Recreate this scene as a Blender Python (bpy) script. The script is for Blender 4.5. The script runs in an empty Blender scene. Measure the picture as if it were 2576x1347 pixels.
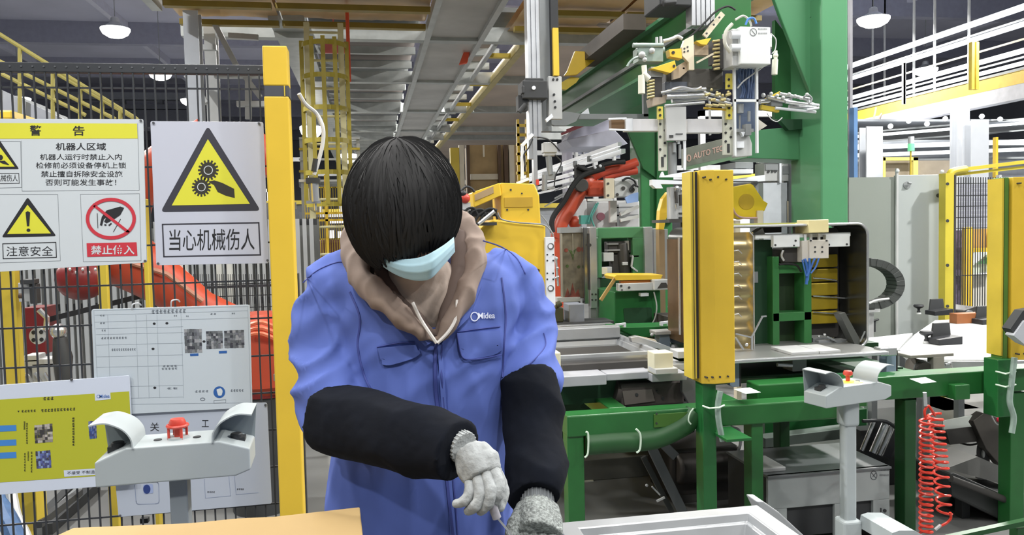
import bpy, bmesh, math, random
import numpy as np
from mathutils import Vector, Matrix, noise
from mathutils.bvhtree import BVHTree
from mathutils.geometry import tessellate_polygon
random.seed(7)
SC = bpy.context.scene
COL = SC.collection
PI = math.pi
# ---------------------------------------------------------------- camera
FOC, CX, CY = 2000.0, 1288.0, 673.5
CAM = Vector((0, 0, 1.55))
yaw, pitch, roll = math.radians(10.15), math.radians(2.9), math.radians(1.3)
f_ = Vector((math.sin(yaw)*math.cos(pitch), math.cos(yaw)*math.cos(pitch), -math.sin(pitch)))
r0 = f_.cross(Vector((0, 0, 1))).normalized()
u0 = r0.cross(f_).normalized()
u_ = (u0*math.cos(roll) + r0*math.sin(roll)).normalized()
r_ = (r0*math.cos(roll) - u0*math.sin(roll)).normalized()
cd = bpy.data.cameras.new('camera'); cam = bpy.data.objects.new('camera', cd); COL.objects.link(cam)
cd.sensor_width = 36; cd.lens = 36*FOC/2576; cd.clip_start = .05; cd.clip_end = 300
cam.matrix_world = Matrix(((r_.x, u_.x, -f_.x, CAM.x), (r_.y, u_.y, -f_.y, CAM.y), (r_.z, u_.z, -f_.z, CAM.z), (0, 0, 0, 1)))
SC.camera = cam
SC.view_settings.view_transform = 'Standard'; SC.view_settings.look = 'None'
SC.view_settings.gamma = 1; SC.view_settings.use_curve_mapping = False
SC.view_settings.exposure = -0.12
# ---------------------------------------------------------------- world: even daylight-white fill of the open hall
w = bpy.data.worlds.new('hall_air'); SC.world = w; w.use_nodes = True
w.node_tree.nodes['Background'].inputs[0].default_value = (.86, .93, 1, 1)
w.node_tree.nodes['Background'].inputs[1].default_value = .24
def area(loc, sx, sy, power, col=(1, .98, .94), rot=(0, 0, 0)):
    l = bpy.data.lights.new('lamp_light', 'AREA'); l.shape = 'RECTANGLE'; l.size = sx; l.size_y = sy
    l.energy = power; l.color = col
    o = bpy.data.objects.new('lamp_light', l); o.location = loc; o.rotation_euler = rot; COL.objects.link(o); return o
# unseen linear lamps added to light the work stations (housings built below)
ADDED_LAMPS = [(-.9, .7, 3.6, 45), (1.2, .7, 3.6, 40), (-.9, 3.2, 4.6, 70), (1.9, 3.6, 4.6, 80), (4.2, 3.6, 4.6, 80),
         (-1.5, 6.8, 6.2, 150), (3.0, 6.8, 6.2, 150), (6.5, 6.0, 6.2, 150)]
for x, y, z, p in ADDED_LAMPS:
    area((x, y, z-.045), .12, 1.9, p)
def disc_light(loc, d, power):     # the glowing mouth of a high bay lamp
    o = area(loc, d, d, power); o.data.shape = 'DISK'; return o
# ---------------------------------------------------------------- pixels <-> world
def ray(px, py): return f_ + r_*((px-CX)/FOC) - u_*((py-CY)/FOC)
def V(px, py, Y): d = ray(px, py); return CAM + d*(Y/d.y)
def Z(px, py, z): d = ray(px, py); return CAM + d*((z-CAM.z)/d.z)
# ---------------------------------------------------------------- materials
def lin(c): return tuple(((v/255)/12.92 if v/255 <= .04045 else ((v/255+.055)/1.055)**2.4) for v in c)
MATS = {}
def M(name, rgb=(128, 128, 128), rough=.55, metal=0., var=.06, sc=6., bump=0., emit=0., alpha=1., spec=.5, tr=0.):
    if name in MATS: return MATS[name]
    m = bpy.data.materials.new(name); m.use_nodes = True; nt = m.node_tree; b = nt.nodes['Principled BSDF']
    c = lin(rgb)
    b.inputs['Roughness'].default_value = rough; b.inputs['Metallic'].default_value = metal
    b.inputs['Base Color'].default_value = (*c, 1)
    b.inputs['Specular IOR Level'].default_value = spec
    if emit:
        b.inputs['Emission Color'].default_value = (*c, 1); b.inputs['Emission Strength'].default_value = emit
    if tr: b.inputs['Transmission Weight'].default_value = tr
    if alpha < 1: b.inputs['Alpha'].default_value = alpha
    if var or bump:
        tc = nt.nodes.new('ShaderNodeTexCoord'); n = nt.nodes.new('ShaderNodeTexNoise'); n.inputs['Scale'].default_value = sc
        n.inputs['Detail'].default_value = 5; nt.links.new(tc.outputs['Object'], n.inputs['Vector'])
        if var:
            cr = nt.nodes.new('ShaderNodeValToRGB'); cr.color_ramp.elements[0].position = .3; cr.color_ramp.elements[1].position = .72
            cr.color_ramp.elements[0].color = (*[v*(1-var*2) for v in c], 1); cr.color_ramp.elements[1].color = (*[min(1, v*(1+var)) for v in c], 1)
            nt.links.new(n.outputs['Fac'], cr.inputs['Fac']); nt.links.new(cr.outputs['Color'], b.inputs['Base Color'])
        if bump:
            bp = nt.nodes.new('ShaderNodeBump'); bp.inputs['Strength'].default_value = bump; bp.inputs['Distance'].default_value = .01
            nt.links.new(n.outputs['Fac'], bp.inputs['Height']); nt.links.new(bp.outputs['Normal'], b.inputs['Normal'])
    MATS[name] = m; return m
yel = M('yellow_paint', (222, 186, 58), .38, var=.03); yel2 = M('dull_yellow_paint', (205, 180, 60), .5, var=.06)
grn = M('green_paint', (36, 98, 46), .33, var=.08); grn2 = M('pale_green_paint', (70, 132, 92), .4, var=.06)
dgrn = M('dark_green_paint', (22, 62, 36), .5, var=.1)
blk = M('black_coat', (34, 36, 40), .5, var=.05); drk = M('dark_grey_plastic', (52, 54, 56), .6, var=.08)
wht = M('white_plastic', (222, 226, 232), .45, var=.02); offw = M('cream_plastic', (226, 220, 198), .5, var=.03)
gry = M('light_grey_paint', (176, 184, 188), .42, var=.02); mgry = M('mid_grey_steel', (140, 144, 146), .5, .2, var=.06)
lgry = M('pale_grey_steel', (188, 190, 190), .45, .15, var=.05)
alu = M('aluminium', (205, 208, 212), .3, .75, var=.05, sc=10); sts = M('stainless', (200, 200, 200), .22, 1., var=.05)
brz = M('brown_steel', (90, 74, 62), .45, .5, var=.2); red = M('red_plastic', (196, 66, 52), .4, var=.03)
org = M('orange_robot_paint', (182, 72, 46), .4, var=.06); dred = M('dark_red_paint', (120, 34, 34), .35, var=.08)
ink = M('black_ink', (32, 33, 38), .6, var=0); syel = M('sign_yellow', (216, 214, 62), .5, var=0); sred = M('sign_red', (196, 52, 66), .5, var=0)
sblue = M('print_blue', (62, 116, 186), .5, var=0); rub = M('rubber', (28, 29, 30), .75, var=.08)
tan = M('tan_foil_panel', (206, 172, 124), .36, .3, var=.12, sc=2.5, bump=.25)
glow = M('lamp_glow', (255, 250, 240), .5, var=0, emit=14.); tubeglow = M('tube_glow', (244, 250, 255), .5, var=0, emit=2.2)
screw = M('screw_steel', (120, 122, 126), .35, .8, var=0)
# ---------------------------------------------------------------- mesh builder
class MB:
    def __init__(s): s.v = []; s.f = []
    def add(s, vs, fs):
        n = len(s.v); s.v += [Vector(p) for p in vs]; s.f += [tuple(i+n for i in q) for q in fs]; return s
    def box(s, x0, x1, y0, y1, z0, z1, R=None, c=None):
        vs = [Vector((x, y, z)) for x in (x0, x1) for y in (y0, y1) for z in (z0, z1)]
        if R is not None:
            c = c or Vector(((x0+x1)/2, (y0+y1)/2, (z0+z1)/2)); vs = [R @ (p-c) + c for p in vs]
        return s.add(vs, [(0, 1, 3, 2), (4, 6, 7, 5), (0, 4, 5, 1), (2, 3, 7, 6), (0, 2, 6, 4), (1, 5, 7, 3)])
    def pb(s, x0, y0, x1, y1, Y, t):     # world-aligned box whose front face sits at depth Y and reads x0..x1, y0..y1
        mx, my = (x0+x1)/2, (y0+y1)/2
        return s.box(V(x0, my, Y).x, V(x1, my, Y).x, Y, Y+t, V(mx, y1, Y).z, V(mx, y0, Y).z)
    def prism(s, pts, vec):              # planar polygon pushed along vec
        pts = [Vector(p) for p in pts]; n = len(pts); vec = Vector(vec)
        tri = tessellate_polygon([pts])
        fs = [tuple(t) for t in tri] + [tuple(i+n for i in reversed(t)) for t in tri] + [(i, (i+1) % n, (i+1) % n+n, i+n) for i in range(n)]
        return s.add(pts + [p+vec for p in pts], fs)
    def pp(s, px, Y, t): return s.prism([V(a, b, Y) for a, b in px], (0, t, 0))
    def bar(s, a, b, w, h=None, up=(0, 0, 1)):   # rectangular bar a->b
        a, b = Vector(a), Vector(b); h = h or w; d = (b-a).normalized(); up = Vector(up)
        if abs(d.dot(up)) > .98: up = Vector((0, 1, 0))
        x = d.cross(up).normalized()*w/2; y = x.cross(d).normalized()*h/2
        vs = [p+sx*x+sy*y for p in (a, b) for sx, sy in ((-1, -1), (1, -1), (1, 1), (-1, 1))]
        return s.add(vs, [(3, 2, 1, 0), (4, 5, 6, 7), (0, 1, 5, 4), (1, 2, 6, 5), (2, 3, 7, 6), (3, 0, 4, 7)])
    def cyl(s, a, b, r, r2=None, n=14): return s.tube([a, b], [r, r if r2 is None else r2], n)
    def tube(s, path, r, n=10, closed=False):
        path = [Vector(p) for p in path]; m = len(path); rs = r if isinstance(r, (list, tuple)) else [r]*m
        vs = []; prev = None
        for i, p in enumerate(path):
            if closed: t = (path[(i+1) % m]-path[i-1]).normalized()
            else: t = (path[min(i+1, m-1)]-path[max(i-1, 0)]).normalized()
            if prev is None: x = t.orthogonal().normalized()
            else:
                x = prev - t*prev.dot(t)
                x = x.normalized() if x.length > 1e-6 else t.orthogonal().normalized()
            prev = x; y = t.cross(x)
            vs += [p+(x*math.cos(a)+y*math.sin(a))*rs[i] for a in (2*PI*k/n for k in range(n))]
        fs = [(i*n+k, i*n+(k+1) % n, (i+1)*n+(k+1) % n, (i+1)*n+k) for i in range(m-1) for k in range(n)]
        if closed: fs += [((m-1)*n+k, (m-1)*n+(k+1) % n, (k+1) % n, k) for k in range(n)]
        else: fs += [tuple(reversed(range(n))), tuple((m-1)*n+k for k in range(n))]
        return s.add(vs, fs)
    def lathe(s, prof, base, axis=(0, 0, 1), n=20):     # prof: (radius, height)
        base = Vector(base); ax = Vector(axis).normalized(); x = ax.orthogonal().normalized(); y = ax.cross(x)
        vs = [base+ax*h+(x*math.cos(2*PI*k/n)+y*math.sin(2*PI*k/n))*max(r, 1e-5) for r, h in prof for k in range(n)]; m = len(prof)
        fs = [(i*n+k, i*n+(k+1) % n, (i+1)*n+(k+1) % n, (i+1)*n+k) for i in range(m-1) for k in range(n)] + [tuple(reversed(range(n))), tuple((m-1)*n+k for k in range(n))]
        return s.add(vs, fs)
    def ball(s, c, rx, ry=None, rz=None, R=None, nu=20, nv=12):
        c = Vector(c); ry = ry or rx; rz = rz or rx; vs = []
        for i in range(nv+1):
            t = PI*i/nv
            for k in range(nu):
                a = 2*PI*k/nu; p = Vector((rx*math.sin(t)*math.cos(a), ry*math.sin(t)*math.sin(a), rz*math.cos(t)))
                vs.append(c+(R @ p if R is not None else p))
        return s.add(vs, [(i*nu+k, (i+1)*nu+k, (i+1)*nu+(k+1) % nu, i*nu+(k+1) % nu) for i in range(nv) for k in range(nu)])
    def sheet(s, prof, vec, th):         # open profile (list of points) swept by vec, with thickness th
        prof = [Vector(p) for p in prof]; vec = Vector(vec); n = len(prof); ns = []
        for i in range(n):
            t = (prof[min(i+1, n-1)]-prof[max(i-1, 0)]).normalized(); ns.append(t.cross(vec.normalized()).normalized()*th)
        ring = prof+[p+q for p, q in zip(reversed(prof), reversed(ns))]; m = len(ring)
        fs = [(i, (i+1) % m, (i+1) % m+m, i+m) for i in range(m)]
        for i in range(n-1): fs += [(i, m-1-i, m-2-i, i+1), (i+m, i+1+m, m-2-i+m, m-1-i+m)]
        return s.add(ring+[p+vec for p in ring], fs)
ORG = {}
def empty(name, label, cat, loc, group=None):
    o = bpy.data.objects.new(name, None); COL.objects.link(o); o.location = loc; o.empty_display_size = .1
    o['label'] = label; o['category'] = cat
    if group: o['group'] = group
    ORG[o.name] = Vector(loc); return o
def build(mb, name, mat, parent=None, bev=0., smooth=False, seg=2, label=None, kind=None, ang=32):
    org = ORG[parent.name] if parent else Vector((0, 0, 0))
    me = bpy.data.meshes.new(name); me.from_pydata([p-org for p in mb.v], [], mb.f); me.update()
    bm = bmesh.new(); bm.from_mesh(me); bmesh.ops.remove_doubles(bm, verts=bm.verts, dist=1e-6)
    bmesh.ops.recalc_face_normals(bm, faces=bm.faces); bm.to_mesh(me); bm.free()
    me.materials.append(mat)
    if smooth:
        for p in me.polygons: p.use_smooth = True
        me.set_sharp_from_angle(angle=math.radians(ang))
    o = bpy.data.objects.new(name, me); COL.objects.link(o)
    if parent: o.parent = parent
    ORG[o.name] = org
    if bev:
        b = o.modifiers.new('edge', 'BEVEL'); b.width = bev; b.segments = seg; b.limit_method = 'ANGLE'
    if label: o['label'] = label
    if kind: o['kind'] = kind
    return o
def clusters(mbs, gap):
    bb = []
    for m in mbs:
        bb.append((Vector([min(v[i] for v in m.v) for i in range(3)]), Vector([max(v[i] for v in m.v) for i in range(3)])))
    par = list(range(len(mbs)))
    def fd(i):
        while par[i] != i: i = par[i]
        return i
    for i in range(len(mbs)):
        for j in range(i):
            if all(bb[i][0][k]-gap < bb[j][1][k] and bb[j][0][k]-gap < bb[i][1][k] for k in range(3)): par[fd(i)] = fd(j)
    g = {}
    for i in range(len(mbs)): g.setdefault(fd(i), []).append(i)
    out = []
    for ids in g.values():
        m = MB()
        for i in ids: m.add(mbs[i].v, mbs[i].f)
        out.append(m)
    return out
def one(mb, name, label, cat, mat, group=None, **k):     # a thing that is a single mesh
    o = build(mb, name, mat, **k); xs = [v.co for v in o.data.vertices]
    c = Vector((sum(v.x for v in xs)/len(xs), sum(v.y for v in xs)/len(xs), min(v.z for v in xs)))
    o.data.transform(Matrix.Translation(-c)); o.location = c; ORG[o.name] = c
    o['label'] = label; o['category'] = cat
    if group: o['group'] = group
    return o
def struct(mb, name, mat, **k): o = build(mb, name, mat, **k); o['kind'] = 'structure'; return o
def dup(root, off, label=None):
    r = root.copy(); COL.objects.link(r); r.location = root.location+Vector(off); ORG[r.name] = ORG[root.name]+Vector(off)
    if label: r['label'] = label
    def rec(a, b):
        for ch in list(a.children):
            c = ch.copy(); COL.objects.link(c); c.parent = b; ORG[c.name] = ORG[r.name]; rec(ch, c)
    rec(root, r); return r
# ---------------------------------------------------------------- text as thin raised print
TCACHE = {}
def textmesh(s, bold=0.):
    if (s, bold) in TCACHE: return TCACHE[(s, bold)]
    c = bpy.data.curves.new('lettering', 'FONT'); c.body = s; c.size = 1; c.offset = bold; c.resolution_u = 3
    o = bpy.data.objects.new('lettering', c); COL.objects.link(o)
    dg = bpy.context.evaluated_depsgraph_get(); me = bpy.data.meshes.new_from_object(o.evaluated_get(dg))
    vs = [tuple(v.co) for v in me.vertices]; fs = [tuple(p.vertices) for p in me.polygons]
    bpy.data.objects.remove(o); bpy.data.meshes.remove(me)
    x0 = min(v[0] for v in vs); x1 = max(v[0] for v in vs); y0 = min(v[1] for v in vs); y1 = max(v[1] for v in vs)
    vs = [((v[0]-x0)/(x1-x0), (v[1]-y0)/(y1-y0)) for v in vs]
    TCACHE[(s, bold)] = (vs, fs); return TCACHE[(s, bold)]
def ptext(mb, s, quad, place, bold=0.):   # quad: tl,tr,br,bl in pixels; place maps a pixel to a point
    vs, fs = textmesh(s, bold); tl, tr, br, bl = [Vector(q) for q in quad]
    out = []
    for u, v in vs:
        p = (bl*(1-u)+br*u)*(1-v)+(tl*(1-u)+tr*u)*v; out.append(place(p.x, p.y))
    mb.add(out, fs)
def rtext(mb, s, x0, y0, x1, y1, place, sl=0., bold=0.):
    d = sl*(x1-x0)/2; ptext(mb, s, [(x0, y0-d), (x1, y0+d), (x1, y1+d), (x0, y1-d)], place, bold)
def blur_line(mb, n, x0, y0, x1, y1, place, sl=0., vert=False):     # print too small to read: a row of character-sized marks
    rr_ = random.Random(int(x0*7+y0)); d = sl*(x1-x0)
    for i in range(n):
        if vert: a, b, c, e = x0, y0+(y1-y0)*(i+.1)/n, x1, y0+(y1-y0)*(i+.85)/n
        else: a, c = x0+(x1-x0)*(i+.1)/n, x0+(x1-x0)*(i+.85)/n; b, e = y0+d*i/n, y1+d*i/n
        for k in range(3):
            t_ = b+(e-b)*(.08+.36*k); q_ = rr_.uniform(0, .3)*(c-a); poly(mb, [(a+q_*(k != 1), t_), (c-q_*(k == 1), t_), (c-q_*(k == 1), t_+(e-b)*.16), (a+q_*(k != 1), t_+(e-b)*.16)], place)
        m_ = (a+c)/2+rr_.uniform(-.2, .2)*(c-a); w_ = (c-a)*.09; poly(mb, [(m_-w_, b), (m_+w_, b), (m_+w_, e), (m_-w_, e)], place)
def poly(mb, pts, place):                 # flat print
    vs = [place(*p) for p in pts]; mb.add(vs, [tuple(t) for t in tessellate_polygon([vs])])
def outline(mb, pts, wd, place, closed=True):
    n = len(pts)
    for i in range(n if closed else n-1):
        a, b = Vector(pts[i]), Vector(pts[(i+1) % n]); d = (b-a); d.normalize(); q = Vector((-d.y, d.x))*wd/2; e = d*wd/2
        poly(mb, [tuple(a-e+q), tuple(b+e+q), tuple(b+e-q), tuple(a-e-q)], place)
def disc(cx, cy, rx, ry, n=28): return [(cx+rx*math.cos(2*PI*k/n), cy+ry*math.sin(2*PI*k/n)) for k in range(n)]
def ringp(mb, cx, cy, rx, ry, w_, place, n=40):
    for k in range(n):
        a, b = 2*PI*k/n, 2*PI*(k+1)/n
        poly(mb, [(cx+(rx)*math.cos(a), cy+(ry)*math.sin(a)), (cx+(rx)*math.cos(b), cy+(ry)*math.sin(b)),
                  (cx+(rx-w_)*math.cos(b), cy+(ry-w_)*math.sin(b)), (cx+(rx-w_)*math.cos(a), cy+(ry-w_)*math.sin(a))], place)
def rround(pts, r, n=5):                  # round a polygon's corners
    out = []; m = len(pts)
    for i in range(m):
        p, a, b = Vector(pts[i]), Vector(pts[i-1]), Vector(pts[(i+1) % m])
        d1 = (a-p).normalized()*r; d2 = (b-p).normalized()*r
        for k in range(n+1):
            t = k/n; out.append(tuple((p+d1)*(1-t)**2+p*2*t*(1-t)+(p+d2)*t*t))
    return out
def spline(pts, n=6):
    pts = [Vector(p) for p in pts]; out = []
    for i in range(len(pts)-1):
        p0 = pts[max(i-1, 0)]; p1 = pts[i]; p2 = pts[i+1]; p3 = pts[min(i+2, len(pts)-1)]
        for k in range(n):
            t = k/n; out.append(.5*((2*p1)+(p2-p0)*t+(2*p0-5*p1+4*p2-p3)*t*t+(3*p1-p0-3*p2+p3)*t**3))
    out.append(pts[-1]); return out
def vs(*p): return [V(*q) for q in p]
# ================================================================ the hall
floor_m = M('hall_floor', (112, 113, 112), .45, var=.12, sc=1.2)
ceil_m = M('dark_roof_sheet', (176, 178, 196), .7, var=.05, sc=.6)
struct(MB().box(-30, 34, -4, 62, -.2, 0), 'floor', floor_m)
CZ = 9.0
struct(MB().box(-30, 34, -4, 62, CZ, CZ+.2), 'ceiling', ceil_m)
struct(MB().box(-30, 34, 62, 62.3, 0, CZ), 'wall_back', M('hall_wall', (132, 136, 146), .7, var=.05, sc=.5))
struct(MB().box(-30.3, -30, 10, 62, 0, CZ), 'wall_left', M('hall_wall'))
struct(MB().box(34, 34.3, 10, 62, 0, CZ), 'wall_right', M('hall_wall'))
rb = M('roof_rib', (188, 190, 206), .6, var=.04)
for k in range(9):      # roof beams across the hall
    struct(MB().box(-30, 34, 12+6*k, 12.35+6*k, CZ-.75, CZ), 'trim_%d' % (k+1), M('roof_beam', (140, 142, 160), .6, var=.05))
for k in range(12):
    x = -29+5.2*k
    struct(MB().box(x, x+.18, -4, 62, CZ-.3, CZ), 'trim_%d' % (k+20), rb)
# housings of the added lamps over the stations (the light itself is set at the top)
for i, (x, y, z, p) in enumerate(ADDED_LAMPS):
    t = empty('added_linear_lamp', 'unseen linear lamp added to light the work stations', 'lamp', (x, y, z), 'added linear lamps over the stations')
    build(MB().box(x-.09, x+.09, y-1, y+1, z-.03, z+.05), 'housing', wht, t, bev=.01)
    mb = MB()
    for yy in (y-.7, y+.7): mb.cyl((x, yy, z+.05), (x, yy, CZ-.02), .004, n=5)
    build(mb, 'suspension_wire', screw, t)
# high bay lamps
def highbay(p, label, r=.3, power=900, group=None):
    p = Vector(p); t = empty('high_bay_lamp', label, 'lamp', p, group)
    build(MB().lathe([(.05, .3), (.1, .27), (.12, .16), (r*.7, .05), (r*.98, .012), (r*.98, 0), (.1, .05)], p, n=24), 'reflector', M('reflector_white', (196, 200, 206), .4), t, smooth=True)
    build(MB().lathe([(.001, .0), (r, 0), (r*.99, -.05), (r*.85, -.14), (r*.5, -.22), (.001, -.25)], p, n=24), 'bulb', glow, t, smooth=True)
    build(MB().cyl(p+Vector((0, 0, .29)), Vector((p.x, p.y, CZ-.02 if p.z > 5 or px_ < 800 else MZ+.3)), .012, n=6), 'rod', mgry, t)
    disc_light(p-Vector((0, 0, .27)), r*1.2, power)
MZ = 3.95
for px_, py_, H, lb, r, pw in ((290, 72, 5.4, 'bright round high bay lamp near the dark roof, biggest of the row above the fence', .36, 620),
          (403, 184, 5.4, 'bright round high bay lamp just below the top rail of the black fence', .36, 620),
          (478, 251, 5.4, 'bright round high bay lamp above the gear warning sign', .36, 620),
          (47, 247, 5.4, 'small bright lamp behind the yellow stair railing', .42, 400),
          (2197, 46, 5.4, 'bright round high bay lamp above the white light tubes', .42, 900),
          (2328, 174, 5.4, 'small bright lamp seen between the white light tubes', .42, 900),
          (782, 320, 2.1, 'glaring white lamp beside the yellow post and its hose', .22, 320),
          (877, 389, 2.1, "glaring white lamp beside the worker's dark hair", .22, 320)): highbay(Z(px_, py_, 1.55+H), lb, r, pw)
for x, y in ((-7, 6), (-7, 13), (1, 14), (8, 3), (8, 10), (15, 8), (15, 15), (1, 24), (1, 34), (-14, 16), (1, -2.5), (5.5, -2.5), (-4, -2.5)):  # more high bays out of view, added to brighten hall and front faces
    highbay((x, y, 6.95), 'unseen round high bay lamp added to light the hall and aisles', .3, 240 if y < 0 else 1000, 'added high bay lamps over the hall')
# ---------------------------------------------------------------- steel mezzanine over the aisle
def X_(px, py): return Z(px, py, MZ).x
xa, xb = X_(1102, 4), X_(1265, 4)            # cable tray band
xl = X_(880, 110); xr = X_(1325, 118); x0 = X_(440, 70)
mez = empty('mezzanine', 'grey steel conveyor mezzanine hanging over the aisle, seen from below', 'platform', ((xa+xb)/2, 14, MZ))
mz_g = M('galvanised_steel', (176, 180, 178), .45, .35, var=.08)
dk_b = M('dark_bay_panel', (124, 114, 110), .6, var=.12, sc=.8)
beamY = [Z(1000, q, MZ).y for q in (96, 204, 279, 329, 350)]+[28.5]
FE = Z(1000, 72, MZ).y       # far edge of the foil panels
for i, y in enumerate(beamY):
    build(MB().box(x0 if i < 1 else xl-.6, xr+3.4, y, y+.16, MZ-.02, MZ+.16), 'cross_beam', mz_g, mez)
build(MB().box(xa, xb, 5, 32, MZ+.02, MZ+.06), 'cable_tray', M('tray_sheet', (184, 182, 178), .5, .3, var=.14, sc=1.2), mez)
for x in (xa, xb): build(MB().box(x-.035, x+.035, 5, 32, MZ-.03, MZ+.1), 'tray_edge', M('tray_rim', (190, 192, 190), .4, .4), mez)
yy = 9.9; k = 0
while yy < 31:      # bay panels with thin joists
    for a, b in ((xl-.5, xa-.06), (xb+.06, xr-.2)):
        build(MB().box(a, b, yy, yy+.97, MZ+.28, MZ+.34), 'bay_panel', dk_b if k % 3 else M('darker_bay_panel', (88, 92, 92), .6, var=.1), mez)
        build(MB().box(a, b, yy+.66, yy+.74, MZ+.1, MZ+.2), 'joist', mz_g, mez)
    yy += .98; k += 1
# foil wrapped panels
for (a, b, y0_, y1_) in ((x0+.1, X_(700, 60), 6.4, FE), (X_(700, 60)+.04, xa-.05, 6.4, FE), (xb+.35, xb+1.5, 5.9, FE+.7), (xb+1.54, xb+3.2, 5.9, FE+.7)):
    mb = MB(); nx, ny = 26, 20; h = lambda x, y: .03*noise.noise((x*2, y*1.3, 1))+.02*abs(noise.noise((x*6, y*7, 4)))
    g = [(a+(b-a)*i/nx, y0_+(y1_-y0_)*j/ny) for j in range(ny+1) for i in range(nx+1)]
    mb.add([(x, y, MZ+.1-h(x, y)) for x, y in g]+[(x, y, MZ+.2) for x, y in g],
           [(j*(nx+1)+i, j*(nx+1)+i+1, (j+1)*(nx+1)+i+1, (j+1)*(nx+1)+i) for j in range(ny) for i in range(nx)] +
           [tuple(q+(nx+1)*(ny+1) for q in (j*(nx+1)+i, j*(nx+1)+i+1, (j+1)*(nx+1)+i+1, (j+1)*(nx+1)+i)) for j in range(ny) for i in range(nx)])
    build(mb, 'foil_panel', tan, mez, smooth=True, ang=60)
    for yv in (Z(1000, 26, MZ).y, FE-.05): build(MB().box(a, b, yv, yv+.1, MZ-.01, MZ+.05), 'panel_batten', M('batten_olive', (146, 126, 52), .5, var=.08), mez)
build(MB().box(xl-.9, xl-.5, 9.6, 30, MZ+.05, MZ+.2), 'side_rail', mz_g, mez)
# yellow edge rail and tan run beyond it
for (X0, w_) in ((xr-.1, .1),):
    build(MB().box(X0, X0+w_, FE+.8, 31, MZ-.03, MZ+.08), 'edge_rail', M('edge_rail_tan', (178, 164, 110), .5, .2), mez)
    build(MB().box(X0+w_, X0+w_+2.4, 9.6, 31, MZ+.1, MZ+.24), 'soffit_panel', M('soffit_brown', (180, 164, 150), .55, .2, var=.12, sc=.9), mez)
    for k in range(4): build(MB().box(X0-.3, X0, 11.2+k*2.2, 11.28+k*2.2, MZ, MZ+.06), 'bracket', yel2, mez)
    build(MB().box(X0-.34, X0-.3, FE+.8, 31, MZ, MZ+.08), 'inner_rail', M('tray_rim', (190, 192, 190), .4, .4), mez)
for x in (x0-.05,): build(MB().box(x, x+.1, 5.5, 9.1, MZ-.02, MZ+.16), 'side_rail', mz_g, mez)
# mezzanine posts and braces
def post(px0, px1, pyt, Y, label, mat=None, z0=0, mat2=None):
    a, b = V(px0, pyt, Y), V(px1, pyt, Y); t = empty('steel_column', label, 'column', ((a.x+b.x)/2, Y+.1, z0))
    wd = b.x-a.x
    build(MB().box(a.x, b.x, Y, Y+.02, z0, a.z), 'flange', mat or gry, t)
    build(MB().box((a.x+b.x)/2-.01, (a.x+b.x)/2+.01, Y+.02, Y+.18, z0, a.z), 'web', mat or gry, t)
    build(MB().box(a.x, b.x, Y+.18, Y+.2, z0, a.z), 'flange', mat or gry, t)
    build(MB().box(a.x-.08, b.x+.08, Y-.08, Y+.28, z0, z0+.03), 'base_plate', mat or gry, t)
    return t
wcol = M('white_column_paint', (196, 202, 212), .5, var=.03)
post(459, 497, 25, 9.3, 'white steel column rising behind the gear warning sign into the foil panels', wcol)
post(511, 540, 55, 9.9, 'pale grey steel column beside the white one behind the fence', lgry)
t = empty('brace_frame', 'grey diagonal braces and ties between the columns behind the fence top', 'brace', V(600, 300, 9.6))
for a, b, wd in (((500, 120), (545, 120), .08), ((540, 60), (592, 160), .06), ((592, 160), (655, 245), .06), ((575, 90), (650, 95), .07), ((540, 190), (668, 190), .1), ((596, 262), (668, 262), .09),
              ((625, 195), (625, 300), .07), ((470, 190), (520, 260), .1)):
    build(MB().bar(V(*a, 9.7), V(*b, 9.7), wd, .06), 'brace_bar', lgry, t)
# aisle rear things under the mezzanine : far machinery silhouettes
t = empty('stair_flight', 'grey stair flight with yellow tube railings descending behind the fence', 'stairs', V(200, 300, 11))
SY = 11
for off in (0,):
    for (a, b) in (((-40, 62), (345, 300)), ((-40, 135), (290, 300)), ((130, 178), (350, 305)), ((-40, 165), (215, 290))):
        build(MB().cyl(V(*a, SY), V(*b, SY), .026, n=8), 'hand_rail', M('stair_rail', (156, 146, 78), .5), t, smooth=True)
for x, y0_, y1_ in ((50, 122, 250), (133, 168, 300), (202, 215, 296), (257, 245, 300), (303, 275, 310), (-20, 70, 200)):
    build(MB().cyl(V(x, y0_, SY), V(x, y1_+60, SY), .026, n=8), 'baluster', M('stair_rail'), t, smooth=True)
build(MB().pp([(-60, 205), (0, 225), (145, 292), (400, 420), (400, 450), (120, 330), (-60, 250)], SY+.1, .08), 'stringer', M('stair_grey', (150, 154, 164), .5), t)
for k in range(12):
    p = V(10+k*30, 245+k*14.5, SY+.2); build(MB().box(p.x-.16, p.x+.16, SY+.2, SY+1.1, p.z-.02, p.z+.02), 'tread', mgry, t)
one(MB().pb(-20, 277, 31, 300, 9, .6), 'control_box', 'yellow box with dark cap behind the warning board, under the stair railing', 'box', yel, bev=.02)
# low grey mezzanine far behind left
t = empty('rear_gallery', 'distant grey gallery frame below the dark roof behind the fence', 'platform', V(420, 260, 40))
g2 = M('gallery_grey', (84, 87, 98), .6)
for y0_, y1_, m_ in ((232, 250, M('gallery_pale', (112, 116, 126), .6)), (262, 274, g2), (276, 330, g2), (130, 150, g2)):
    build(MB().pb(120, y0_, 520, y1_, 40, .4), 'gallery_beam', m_, t)
for x in (140, 300, 395): p_ = V(x+6, 240, 40.2); build(MB().box(p_.x-.12, p_.x+.12, 40.2, 40.5, 0, p_.z), 'gallery_post', M('gallery_pale', (112, 116, 126), .6), t)
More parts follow.
